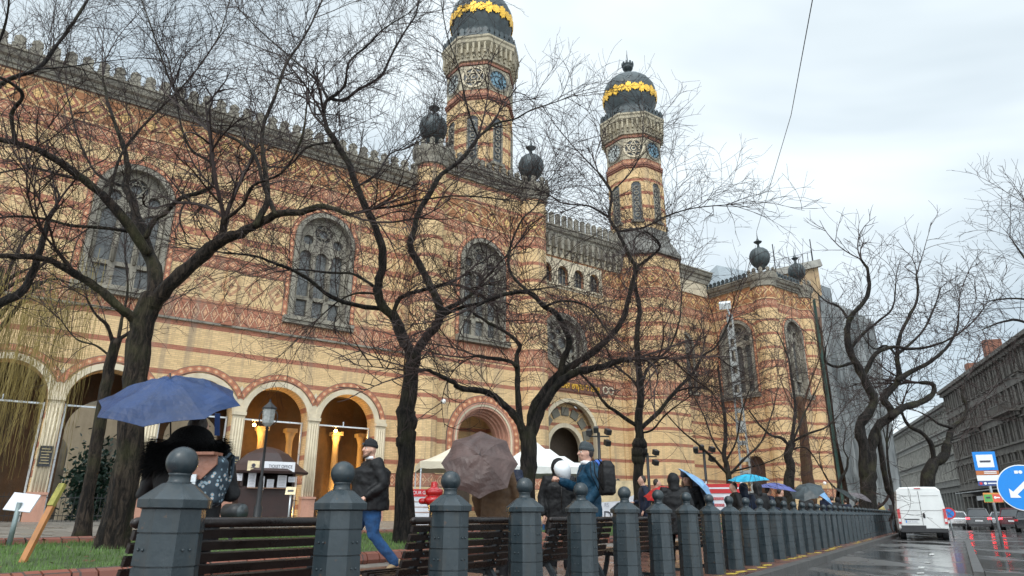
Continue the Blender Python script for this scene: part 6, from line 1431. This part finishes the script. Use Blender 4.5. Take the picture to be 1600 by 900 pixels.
# ================================================================== ROAD SIGNS
M_sblue = mat('sign_blue', (.0, .20, .62), .35, na=.04, bump=0); M_swhite = mat('sign_white', (.72, .74, .75), .35, na=.04, bump=0); M_pole = mat('galvanised_pole', (.28, .30, .31), .4, .5)
def rect(u0, v0, u1, v1): return [(u0, v0), (u1, v0), (u1, v1), (u0, v1)]
base = at(1565, 846, 24); base.z = -.02; r = empty('bus_stop_sign', base, -.40, 'bus stop pole with blue framed white panel and red green plate on the island', 'sign')
fn = lambda u, v, w: (u, -.05 + w, v); kz = lambda y: at(1540, y, 24).z - base.z
b = MB(); b.tube([(0, 0, 0), (0, 0, kz(707))], .045, 12); b.build('pole', M_pole, r)
z0, z1 = kz(735), kz(706); b = MB(); b.plate(rect(-.33, z0, .33, z1), [], fn, .03); sp_ = b.build('stop_panel', M_sblue, r)
b = MB(); b.plate(rect(-.24, z0 + .10, .24, z1 - .10), [], lambda u, v, w: (u, -.056 + w, v), .004); b.build('white_field', M_swhite, sp_); b = MB(); b.box((0, -.062, (z0 + z1) / 2), (.32, .006, .035)); b.plate(rect(-.15, (z0 + z1) / 2 - .045, .15, (z0 + z1) / 2 - .02), [], lambda u, v, w: (u, -.064 + w, v), .004); b.build('bus_symbol', M_ink, sp_)
b = MB(); b.plate(rect(-.33, z0 - .15, .33, z0 - .01), [], lambda u, v, w: (u, -.05 + w, v), .02); op = b.build('route_plate', mat('orange_brown_plate', (.42, .13, .04), .4, na=.1, bump=0), r); b = MB(); b.box((.08, -.055, z0 - .05), (.36, .006, .03)); b.box((.08, -.055, z0 - .1), (.36, .006, .025)); b.build('route_print', M_swhite, op)
b = MB(); b.plate(rect(-.33, z0 - .34, .33, z0 - .16), [], fn, .02); b.build('white_plate', M_swhite, r); b = MB(); b.plate(rect(-.33, z0 - .50, .33, z0 - .35), [], fn, .02); np = b.build('navy_plate', mat('navy_plate', (.03, .06, .2), .4, bump=0), r); b = MB(); b.box((.1, -.055, z0 - .425), (.3, .006, .035)); b.plate(circ(-.12, z0 - .425, .045, 10), [], lambda u, v, w: (u, -.057 + w, v), .004); b.build('white_print', M_swhite, np); b = MB(); b.plate(circ(-.25, z0 - .425, .045, 10), [], lambda u, v, w: (u, -.057 + w, v), .004); b.build('red_dot', M_redp, np)
z0, z1 = kz(785), kz(770); b = MB(); b.plate(rect(-.26, z0, .28, z1), [], fn, .03); rp_ = b.build('parking_plate', mat('orange_plate', (.62, .25, .06), .4, bump=0), r)
b = MB(); b.plate(rect(-.245, z0 + .02, -.01, z1 - .05), [], lambda u, v, w: (u, -.056 + w, v), .004); b.build('green_field', mat('sign_green', (.08, .32, .08), .4, bump=0), rp_); b = MB(); b.plate(rect(.01, z0 + .02, .265, z1 - .05), [], lambda u, v, w: (u, -.056 + w, v), .004); b.build('red_field', mat('sign_red', (.62, .09, .06), .4, bump=0), rp_)
b = MB(); b.box((-.13, -.062, (z0 + z1) / 2), (.12, .005, .05)); b.build('dark_symbol', M_ink, rp_); b = MB(); b.box((.13, -.062, (z0 + z1) / 2), (.14, .005, .04)); b.plate(circ(.07, (z0 + z1) / 2, .04, 10), [], lambda u, v, w: (u, -.06 + w, v), .004); b.build('white_symbol', M_swhite, rp_)
cc = at(1600, 762, 12.4); r = empty('keep_left_sign', (cc.x + .12, cc.y, -.02), -.42, 'round blue keep left sign with white arrow at the right edge', 'sign'); zc = cc.z + .02
b = MB(); b.tube([(0, .03, 0), (0, .03, zc + .3)], .035, 12); b.build('pole', M_pole, r); fn2 = lambda dz: (lambda u, v, w: (u - .11, -.03 - dz + w, v))
b = MB(); b.plate(circ(0, zc, .39, 40), [], fn2(0), .02); b.build('rim', M_swhite, r); b = MB(); b.plate(circ(0, zc, .375, 40), [], fn2(.004), .004); b.build('disc', M_sblue, r)
A_ = [(-.235, -.16), (-.06, -.155), (-.105, -.105), (.12, .12), (.24, .0), (.30, .06), (.12, .235), (.10, .215), (-.165, -.05), (-.215, .01)]
A_ = [(-.24, -.17), (-.07, -.17), (-.12, -.11), (.09, .08), (.30, -.12), (.36, -.06), (.09, .19), (-.18, -.06), (-.24, .0)]
b = MB(); b.plate([(x_, y_ + zc - .01) for x_, y_ in [(q_[0] * .92, q_[1] * .92) for q_ in A_]], [], fn2(.009), .004); b.build('arrow', M_swhite, r)
b = MB(); b.plate(rect(-.09, zc + .24, -.035, zc + .29), [], fn2(.009), .004); b.plate(circ(.0, zc + .265, .03, 10), [], fn2(.009), .004); b.build('small_mark', M_swhite, r)
cc = at(1483, 802, 37); r = empty('no_stopping_sign', (cc.x, cc.y, -.13), -.5, 'small blue and red no stopping sign right of the van', 'sign'); b = MB(); b.tube([(0, .02, 0), (0, .02, cc.z + .13)], .03, 8); b.build('pole', M_pole, r)
z_ = cc.z + .13; b = MB(); b.plate(circ(0, z_, .29, 24), [circ(0, z_, .22, 24)], lambda u, v, w: (u, -.02 + w, v), .02); b.bar((-.2, -.022, z_ + .2), (.2, -.022, z_ - .2), .05, .01); b.bar((-.2, -.022, z_ - .2), (.2, -.022, z_ + .2), .05, .01); b.build('red_ring', M_redp, r); b = MB(); b.plate(circ(0, z_, .222, 20), [], lambda u, v, w: (u, -.012 + w, v), .01); b.build('disc', M_sblue, r)
# ================================================================== VEHICLES
M_tyre = mat('tyre_rubber', (.02, .02, .02), .7, bump=.2); M_rim = mat('alloy_rim', (.30, .31, .32), .35, .6); M_tail = mat('lit_tail_lamp', (.8, .02, .02), .3, emit=(1, .02, .03), es=9, bump=0); M_tailo = mat('red_lamp_lens', (.42, .01, .015), .2, bump=0, coat=.5)
M_cglass = mat('car_glass', (.02, .025, .03), .08, bump=0, na=.2); M_plas = mat('black_bumper_plastic', (.03, .03, .032), .6); M_plate_ = mat('number_plate', (.65, .66, .66), .4, bump=0, na=.05)
def loft_body(mb, secs):
    """secs: list of (y, [(x,z)...]) rings"""
    mb.loft([[Vector((x_, y_, z_)) for x_, z_ in s_] for y_, s_ in secs], smooth=False)
def ring(w, z0, z1, wt, r=.12, wz=None):
    wm = wz or (z0 + z1) / 2
    return [(-w + .05, z0), (w - .05, z0), (w, z0 + .1), (w, wm), (wt + .03, z1 - r), (wt - r * .8, z1 - .02), (0, z1), (-wt + r * .8, z1 - .02), (-wt - .03, z1 - r), (-w, wm), (-w, z0 + .1)]
def wheels(r, xs, ys, rad, w=.2):
    for y_ in ys:
        for x_ in xs:
            s_ = 1 if x_ > 0 else -1; b = MB(); b.tube([(x_ - s_ * w, y_, rad), (x_, y_, rad)], rad, 20, True, False); wo = b.build('wheel', M_tyre, r); b = MB(); b.tube([(x_ - s_ * .02, y_, rad), (x_ + s_ * .012, y_, rad)], rad * .62, 14, True, False); b.build('rim', M_rim, wo)
def van():
    c = at(1450, 838, 33.0); r = empty('white_van', (c.x, c.y + .2, -.13), -TH * .85, 'white high roof panel van driving away in the kerb lane', 'van'); M = mat('dirty_white_van_paint', (.66, .67, .66), .35, ns=1.3, na=.07, bump=0, coat=.4)
    b = MB(); w = .98
    loft_body(b, [(0, ring(w, .42, 2.28, .84, .16, 1.15)), (.06, ring(w + .02, .38, 2.34, .86, .16, 1.15)), (4.0, ring(w + .02, .34, 2.36, .86, .16, 1.15)), (4.6, ring(w + .02, .34, 2.2, .82, .2, 1.15)), (5.1, ring(w, .34, 1.35, .78, .2, 1.0)), (5.6, ring(w - .05, .36, 1.05, .7, .2, .8))]); b.build('body', M, r)
    for sg, nm in ((-1, 'left'), (1, 'right')):
        b = MB(); x0, x1 = (-.84, -.012) if sg < 0 else (.012, .84); b.plate([(x0, .52), (x1, .52), (x1 * (.98), 1.2), (x1 * (.9 if sg > 0 else 1), 2.12), (x0 * (.9 if sg < 0 else 1), 2.12), (x0 * .98, 1.2)], [], lambda u, v, ww: (u, -.015 + ww, v), .02); dr = b.build('rear_door', M, r)
        b = MB(); b.box((sg * .43, -.02, 1.93), (.72, .01, .012)); b.box((sg * .43, -.02, 1.28), (.78, .01, .012)); b.build('door_crease', M_plas, dr)
        b = MB(); b.plate([(sg * .86 if sg < 0 else .80, .72), (-.80 if sg < 0 else .95, .72), (-.78 if sg < 0 else .97, 1.34), (-.955 if sg < 0 else .78, 1.34)], [], lambda u, v, ww: (u, -.03 + ww, v), .06)
        b = MB(); b.box((sg * .92, -.01, 1.03), (.12, .10, .66)); b.build('tail_light', M_tailo, r); b = MB(); b.box((sg * .92, -.065, .86), (.09, .012, .13)); b.build('reversing_lens', M_plate_, r)
        b = MB(); b.box((sg * 1.02, .06, 1.65), (.03, .03, .1)); b.box((sg * .98, -.0, 1.9), (.02, .05, .1)); b.build('hinge', M_plas, r)
    b = MB(); b.box((0, -.02, 1.33), (.012, .02, 1.62)); b.build('door_gap', M_plas, r)
    b = MB(); b.box((0, -.04, .42), (1.9, .18, .16)); b.box((-.4, -.02, .56), (1.0, .06, .14)); b.build('rear_bumper', M_plas, r)
    b = MB(); b.box((0, .0, 2.26), (.26, .06, .04)); b.build('high_brake_light', M_tailo, r); b = MB(); b.tube([(.09, -.03, 1.12), (.09, -.03, 1.0)], .05, 10, 'round'); b.build('door_handle', M_plas, r)
    b = MB(); b.box((-.42, -.03, .80), (.54, .012, .12)); pl = b.build('number_plate', M_plate_, r); b = MB(); b.box((-.665, -.038, .80), (.045, .006, .11)); b.build('euroband', M_sblue, pl); b = MB(); b.box((-.42, -.035, .90), (.6, .04, .035)); b.build('plate_lamp_bar', M_plas, r); b = MB(); [b.box((-.6 + j * .055 + (.03 if j > 2 else 0), -.038, .80), (.028, .004, .06)) for j in range(7)]; b.build('plate_print', MATS['grey_print'], pl)
    for sg in (-1, 1):
        b = MB(); b.box((sg * 1.13, 4.5, 1.42), (.2, .12, .36)); b.build('wing_mirror', M_plas, r); b = MB(); b.plate([(4.05, 1.3), (5.0, 1.3), (4.6, 2.0), (4.1, 2.0)], [], lambda u, v, ww: (sg * (1.005 - .10 * (v - 1.15)) + sg * .01 * ww, u, v), .01); b.build('side_window', M_cglass, r)
    wheels(r, (-.98, .98), (1.0, 4.7), .36, .24)
    b = MB(); b.box((0, 2.6, .4), (1.7, 4.6, .2)); b.build('underbody', M_plas, r)
van()
def car(label, x_, Y_, rz, paint, suv=False, lit=False, back=True, group=None, Hh=None, plate='KMT-615', rear=None):
    c = at(x_, 805, Y_); r = empty('car', (c.x, c.y, -.13), rz, label, 'car', group); H = Hh or (1.66 if suv else 1.45); w = .91; b = MB(); bl_ = 1.02 if suv else .92
    loft_body(b, [(0, ring(w - .1, .42, bl_ - .08, w - .16, .1)), (.12, ring(w - .02, .3, bl_, w - .12, .1)), (.5, ring(w, .26, bl_ + .02, w - .1, .1)), (3.3, ring(w, .26, bl_, w - .1, .1)), (4.2, ring(w - .04, .28, bl_ - .16, w - .16, .1)), (4.45, ring(w - .16, .34, .62, w - .26, .1))]); b.build('body', paint, r)
    b = MB(); y0 = .12 if suv else .35
    loft_body(b, [(y0, ring(w - .13, bl_ - .08, bl_ + .02, w - .16, .03)), (y0 + .42, ring(w - .12, bl_ - .08, H - .03, w - .30, .1, bl_ + .02)), (y0 + 1.4, ring(w - .11, bl_ - .08, H, w - .28, .1, bl_ + .02)), (2.5, ring(w - .12, bl_ - .08, H - .06, w - .3, .1, bl_ + .02)), (3.3, ring(w - .14, bl_ - .1, bl_ + .0, w - .2, .05))]); b.build('greenhouse', M_cglass, r)
    b = MB(); loft_body(b, [(y0 + .36, [(-w + .30, H - .09), (w - .30, H - .09), (w - .34, H + .005), (-w + .34, H + .005)]), (y0 + 1.4, [(-w + .28, H - .07), (w - .28, H - .07), (w - .32, H + .02), (-w + .32, H + .02)]), (2.45, [(-w + .30, H - .12), (w - .30, H - .12), (w - .34, H - .03), (-w + .34, H - .03)])])
    for sg in (-1, 1): b.bar((sg * (w - .15), y0, bl_), (sg * (w - .31), y0 + .42, H - .05), .07, .05); b.bar((sg * (w - .14), 1.9, bl_), (sg * (w - .30), 1.9, H - .04), .06, .05); b.bar((sg * (w - .16), 3.3, bl_), (sg * (w - .31), 2.5, H - .07), .07, .05)
    b.build('roof', paint, r)
    for sg in (-1, 1):
        b = MB(); b.box((sg * (w - .17), .02, bl_ - .14), (.24, .14, .13)); b.build('tail_light', (M_tail if lit else M_tailo), r); b = MB(); b.box((sg * (w + .06), 2.9, bl_ + .02), (.16, .1, .12)); b.build('wing_mirror', paint, r)
    if suv: b = MB(); b.box((0, y0 + .42, H + .0), (1.1, .16, .04)); b.build('roof_spoiler', paint, r)
    b = MB(); b.box((0, .0, .36), (1.5, .16, .2)); b.build('rear_bumper', M_plas, r); b = MB(); b.box((0, -.015, .70), (.52, .012, .11)); pl = b.build('number_plate', M_plate_, r); b = MB(); [b.box((-.18 + j * .06, -.024, .70), (.03, .004, .055)) for j in range(7)]; b.build('plate_print', MATS['grey_print'], pl)
    wheels(r, (-w, w), (.75, 3.5), .33); return r
PT = lambda n, c: mat(n, c, .25, .3, ns=2, na=.08, bump=0, coat=.8)
H2 = -radians(24)
car('dark grey suv with glowing brake lights in the middle lane', 1528, 58, -TH, PT('dark_grey_paint', (.05, .052, .055)), True, True, plate='NRB-207')
car('white hatchback right behind the van with yellow plate', 1496, 62, H2, PT('white_paint', (.6, .6, .6)), False, False, plate='PLS-931'); car('dark car with silver roof farther ahead beyond the white hatchback', 1489, 80, H2, PT('silver_grey_paint', (.22, .23, .24)), True, False, plate='SDF-118')
car('silver car angled right of the grey suv', 1558, 66, -radians(50), PT('silver_paint', (.38, .39, .40)), False, False, plate='LZT-774'); car('dark red grey car with lit tail lamp near the right edge', 1580, 56, -TH - .1, PT('dark_maroon_paint', (.10, .03, .035)), True, True, plate='JHD-350'); car('black car cut off by the right edge', 1606, 50, -TH - .1, PT('black_paint', (.015, .015, .018)), False, False, plate='MVC-602')
# ================================================================== RIGHT STREET FRONT
BA = radians(19.6); BD = Vector((sin(BA), cos(BA), 0)); BN = Vector((cos(BA), -sin(BA), 0))
def onb(u, w, z): p = BD * u + BN * (30.7 + w); return (p.x, p.y, z)
sw = MB(); sw.add([onb(20, -4, .0), onb(20, 1, .0), onb(190, 1, .0), onb(190, -4, .0)], [(0, 1, 2, 3)]); tag(sw.build('far_pavement', M_grey), kind='structure')
kb = MB()
for i in range(57): kb.bar(Vector(onb(20 + 3 * i, -4.1, -.06)), Vector(onb(22.97 + 3 * i, -4.1, -.06)), .2, .14)
tag(kb.build('far_kerb', M_kerb), kind='structure')
M_fa = stone_mat('sooty_brown_render', (.17, .155, .135), (.115, .105, .095), .6, dark=(.035, .03, .028)); M_fb = stone_mat('pale_grey_render', (.22, .215, .195), (.15, .145, .135), .6, dark=(.06, .06, .055)); M_fp = stone_mat('light_trim_stone', (.36, .35, .31), (.24, .23, .21), .4)
M_roof = mat('dark_tile_roof', (.085, .06, .055), .6, ns=1.5, na=.3); M_shop = mat('dark_shop_front', (.03, .033, .035), .3, ns=.6, na=.6)
def block(label, u0, u1, Hc, rows, m, roofh, bayw, name='apartment_building', ground=5.0, off=0.0, trim=None):
    r = empty(name, onb((u0 + u1) / 2, 6, 0), 0, label, 'building', 'buildings along the right side of the street'); o3 = tuple(r.location); trim = trim or m
    fn = lambda u, v, w: onb(u, w + off, v); n = int((u1 - u0) / bayw); bw = (u1 - u0) / n; holes = []; fh = (Hc - ground - .9) / rows
    for i in range(n):
        c = u0 + (i + .5) * bw
        for k in range(rows): z0 = ground + .9 + k * fh + .25; holes.append(arch(c, z0, bw * .22, z0 + fh * .52, 6) if k == 1 else rect(c - bw * .22, z0, c + bw * .22, z0 + fh * .62))
    b = MB(); b.plate([(u0, -.1), (u1, -.1), (u1, Hc), (u0, Hc)], holes + [rect(u0 + (i + .12) * bw, .0, u0 + (i + .88) * bw, ground - 1.1) for i in range(n)], fn, .5); b.build('wall', m, r, o3)
    b = MB()
    for uu in (u0 + .25, u1 - .25): b.add([onb(uu, off + .5, -.1), onb(uu, off + 14, -.1), onb(uu, off + 14, Hc), onb(uu, off + .5, Hc)], [(0, 1, 2, 3)])
    b.build('side_wall', m, r, o3)
    b = MB(); b.plate([(u0 + .1, -.1), (u1 - .1, -.1), (u1 - .1, Hc - .1), (u0 + .1, Hc - .1)], [], lambda u, v, w: onb(u, w + off + .42, v), .05); b.build('window_glass', M_glass, r, o3)
    b = MB()
    for zz, pr_, hh in ((Hc - .25, .9, .5), (Hc - .75, .5, .4), (ground, .45, .35), (ground + .9 + fh, .3, .22), (ground + .9 + fh * 2, .25, .2)): b.bar(Vector(onb(u0, off - pr_ / 2, zz)), Vector(onb(u1, off - pr_ / 2, zz)), pr_, hh)
    for i in range(int((u1 - u0) / 1.4)): b.bar(Vector(onb(u0 + .7 + i * 1.4, off - .35, Hc - 1.1)), Vector(onb(u0 + .7 + i * 1.4, off - .35, Hc - .55)), .3, .5)
    b.build('cornice', m, r, o3)
    for i in range(n):
        c = u0 + (i + .5) * bw
        for k in range(rows):
            z0 = ground + .9 + k * fh + .25; b = MB(); hw = bw * .22; t_ = .16
            for sg in (-1, 1): b.bar(Vector(onb(c + sg * (hw + .1), off - .06, z0 - .1)), Vector(onb(c + sg * (hw + .1), off - .06, z0 + fh * .66)), t_, .2)
            b.bar(Vector(onb(c - hw - .3, off - .14, z0 + fh * .68)), Vector(onb(c + hw + .3, off - .14, z0 + fh * .68)), .3, .16); b.bar(Vector(onb(c - hw - .3, off - .12, z0 - .12)), Vector(onb(c + hw + .3, off - .12, z0 - .12)), .26, .14)
            wn = b.build('window', trim, r, o3); b = MB(); b.bar(Vector(onb(c, off + .3, z0)), Vector(onb(c, off + .3, z0 + fh * .62)), .07, .1); b.bar(Vector(onb(c - hw, off + .3, z0 + fh * .42)), Vector(onb(c + hw, off + .3, z0 + fh * .42)), .07, .08); b.build('window_bar', M_swhite, wn, o3)
    b = MB(); b.add([onb(u0, off - .8, Hc), onb(u1, off - .8, Hc), onb(u1, off + 6, Hc + roofh), onb(u0, off + 6, Hc + roofh), onb(u0, off + 13, Hc), onb(u1, off + 13, Hc)], [(0, 1, 2, 3), (3, 2, 5, 4), (0, 3, 4), (1, 5, 2)]); b.build('roof', M_roof, r, o3)
    return r, o3
def yu(Y_): return (Y_ + sin(BA) * 30.7) / cos(BA)
r, o3 = block('long sooty brown apartment house with balconies at the right edge', yu(60), yu(118), 21.3, 4, M_fa, 3.5, 2.6)
for k, (ua, ub) in enumerate(((yu(70), yu(75)), (yu(84), yu(92)), (yu(101), yu(107)))):
    for zz in (6.2, 13.4):
        b = MB(); c = Vector(onb((ua + ub) / 2, -.9, zz)); b.bar(Vector(onb(ua, -.7, zz)), Vector(onb(ub, -.7, zz)), 1.4, .25)
        for j in range(int((ub - ua) / 1.1)): b.bar(Vector(onb(ua + .5 + j * 1.1, -.5, zz - .6)), Vector(onb(ua + .5 + j * 1.1, -.5, zz - .12)), .25, .7)
        bo_ = b.build('balcony', M_fa, r, o3); b = MB(); n = int((ub - ua) / .22)
        for j in range(n): b.bar(Vector(onb(ua + .1 + j * .22, -1.3, zz + .12)), Vector(onb(ua + .1 + j * .22, -1.3, zz + 1.1)), .05)
        b.bar(Vector(onb(ua, -1.3, zz + 1.12)), Vector(onb(ub, -1.3, zz + 1.12)), .09); b.build('balustrade', M_fa, bo_, o3)
b = MB(); c = Vector(onb(yu(99), 3, 23.3)); b.box(c, (2.2, 1.4, 4.5), rz=-BA); b.build('chimney', mat('old_red_brick', (.20, .09, .06), .9, ns=6), r, o3)
b = MB(); c = Vector(onb(yu(112), 4, 23)); b.box(c, (2.6, 1.6, 3.6), rz=-BA); b.build('chimney', MATS['old_red_brick'], r, o3)
b = MB(); b.bar(Vector(onb(yu(72), -1.2, 4.3)), Vector(onb(yu(112), -1.2, 4.3)), 2.4, .12); b.build('awning', M_shop, r, o3)
for k, (uu, cc_) in enumerate(((yu(90), (.25, .5, .45)), (yu(100), (.5, .5, .5)), (yu(82), (.15, .4, .2)))):
    b = MB(); b.bar(Vector(onb(uu, -1.6, 3.4)), Vector(onb(uu + 4, -1.6, 3.4)), .1, .6); b.build('shop_sign', mat('shop_sign_%s' % 'abc'[k], cc_, .5), r, o3)
block('pale grey classical apartment house beyond the brown one', yu(118.3), yu(235), 19.6, 3, M_fb, 4.0, 2.2, ground=6.0, off=.6, trim=M_fp)
# ================================================================== NETTED BUILDING
NB = fw(60, 36); r = empty('scaffolded_building', NB, pi / 2 - PH, 'building wrapped in grey scaffold netting beyond the right wing', 'building'); lo = (60, 36, 0)
def net_mat(name, c1, c2):
    m, t, b = newmat(name); N = t.nodes; L = t.links; x = NX(t); tc = N.new('ShaderNodeTexCoord'); mp = N.new('ShaderNodeMapping'); mp.inputs['Scale'].default_value = (.5, .5, .12); mp.inputs['Rotation'].default_value = (0, .25, 0); L.new(tc.outputs['Object'], mp.inputs[0])
    n = N.new('ShaderNodeTexNoise'); n.inputs['Scale'].default_value = 1.4; n.inputs['Detail'].default_value = 7; n.inputs['Distortion'].default_value = .8; L.new(mp.outputs[0], n.inputs[0]); r_ = N.new('ShaderNodeMapRange'); r_.inputs[1].default_value = .35; r_.inputs[2].default_value = .68; L.new(n.outputs['Fac'], r_.inputs[0]); L.new(x.mix(r_.outputs[0], c1, c2), b.inputs['Base Color']); b.inputs['Roughness'].default_value = .9
    bp = N.new('ShaderNodeBump'); bp.inputs['Strength'].default_value = .9; bp.inputs['Distance'].default_value = .6; L.new(n.outputs['Fac'], bp.inputs['Height']); L.new(bp.outputs[0], b.inputs['Normal']); return m
M_net = net_mat('grey_scaffold_net', (.10, .11, .112), (.29, .305, .305)); M_netg = net_mat('dark_green_net', (.02, .05, .04), (.05, .085, .07))
M_oldb = stone_mat('old_pinkish_brick', (.34, .22, .16), (.26, .17, .13), .4)
b = MB(); b.add([(56.25, 33.6, 0), (63.8, 31, 0), (63.8, 50, 0), (56.25, 50, 0), (56.25, 33.6, 19.8), (63.8, 31, 18.9), (63.8, 50, 18.9), (56.25, 50, 21)], [(0, 1, 5, 4), (1, 2, 6, 5), (0, 4, 7, 3), (4, 5, 6, 7), (2, 3, 7, 6)]); b.build('wall', M_oldb, r, lo)
def wavy(mb, p0, p1, z0, z1a, z1b, n=60, amp=.24, k=14):
    p0, p1 = Vector((*p0, 0)), Vector((*p1, 0)); d = p1 - p0; nn = Vector((d.y, -d.x, 0)).normalized(); vs = []
    for i in range(n + 1):
        for j in range(k + 1):
            f = i / n; q = p0 + d * f + nn * (amp * sin(i * .9 + .6 * j) * .6 + amp * .5 * sin(i * 2.3 + j) + amp); zt = z1a + (z1b - z1a) * f; vs.append((q.x, q.y, z0 + (zt - z0) * j / k))
    mb.add(vs, [(i * (k + 1) + j, (i + 1) * (k + 1) + j, (i + 1) * (k + 1) + j + 1, i * (k + 1) + j + 1) for i in range(n) for j in range(k)], True)
b = MB(); wavy(b, (56.6, 31.7), (56.75, 31.5), 0, 19.4, 19.6, 4, .05); b.build('green_netting', M_netg, r, lo)
b = MB(); wavy(b, (56.8, 31.5), (63.6, 30.2), 0, 20.0, 18.2); wavy(b, (63.6, 30.2), (64.2, 49), 0, 18.2, 18.2); b.build('grey_netting', M_net, r, lo)
for zz in (4, 8, 12, 16):
    b = MB(); b.bar((57.0, 30.75, zz), (63.7, 29.95, zz), .05); b.build('scaffold_tube', mat('dull_scaffold_steel', (.12, .13, .13), .6), r, lo)
for j in range(5):
    b = MB(); s_ = 57.3 + j * 1.55; b.bar((s_, 30.72 - (s_ - 57) * .12, 0), (s_, 30.72 - (s_ - 57) * .12, 19.2 - j * .4), .045); b.build('scaffold_tube', MATS['dull_scaffold_steel'], r, lo)
b = MB(); b.add([(56.3, 36, 19), (60.8, 33, 19), (60.8, 44, 19), (56.3, 44, 19), (56.3, 36, 22.6), (60.8, 33, 24.0), (60.8, 44, 24.0), (56.3, 44, 22.6)], [(0, 1, 5, 4), (1, 2, 6, 5), (0, 4, 7, 3), (4, 5, 6, 7)]); b.build('upper_storey', stone_mat('ochre_render', (.42, .30, .17), (.34, .24, .15), .3), r, lo)
b = MB(); b.bar((56.2, 35.9, 22.9), (60.95, 32.8, 24.3), .5, .7); b.build('parapet', M_fp, r, lo)
b = MB(); b.add([(55.0, 40, 22.5), (59.5, 37, 23.8), (59.5, 46, 23.8), (55.0, 46, 22.5), (57.2, 42, 26.0)], [(0, 1, 4), (1, 2, 4), (2, 3, 4), (3, 0, 4)]); b.build('roof', mat('grey_zinc_roof', (.20, .23, .25), .45), r, lo)
b = MB(); b.box((62.3, 36, 20.6), (2.4, 5, 3.6)); b.build('roof_extension', mat('grey_zinc_cladding', (.16, .18, .19), .5), r, lo); b = MB(); b.box((63.6, 38, 18.8), (2.6, 8, 2.0)); b.build('parapet', M_fp, r, lo)
b = MB()
for s_, t_, z0, h_ in ((57.2, 35.3, 23, 3.2), (60.4, 33.2, 24.2, 2.6), (60.7, 33.4, 24.2, 1.6)): b.bar((s_, t_, z0), (s_, t_, z0 + h_), .07)
for j in range(8): b.bar((57.5 + j * .4, 35 - j * .27, 23.4 + j * .12), (57.5 + j * .4, 35 - j * .27, 24.6 + j * .12), .03)
b.bar((57.2, 35.3, 24.5), (60.4, 33.2, 25.45), .03); b.build('antenna', M_iron, r, lo)
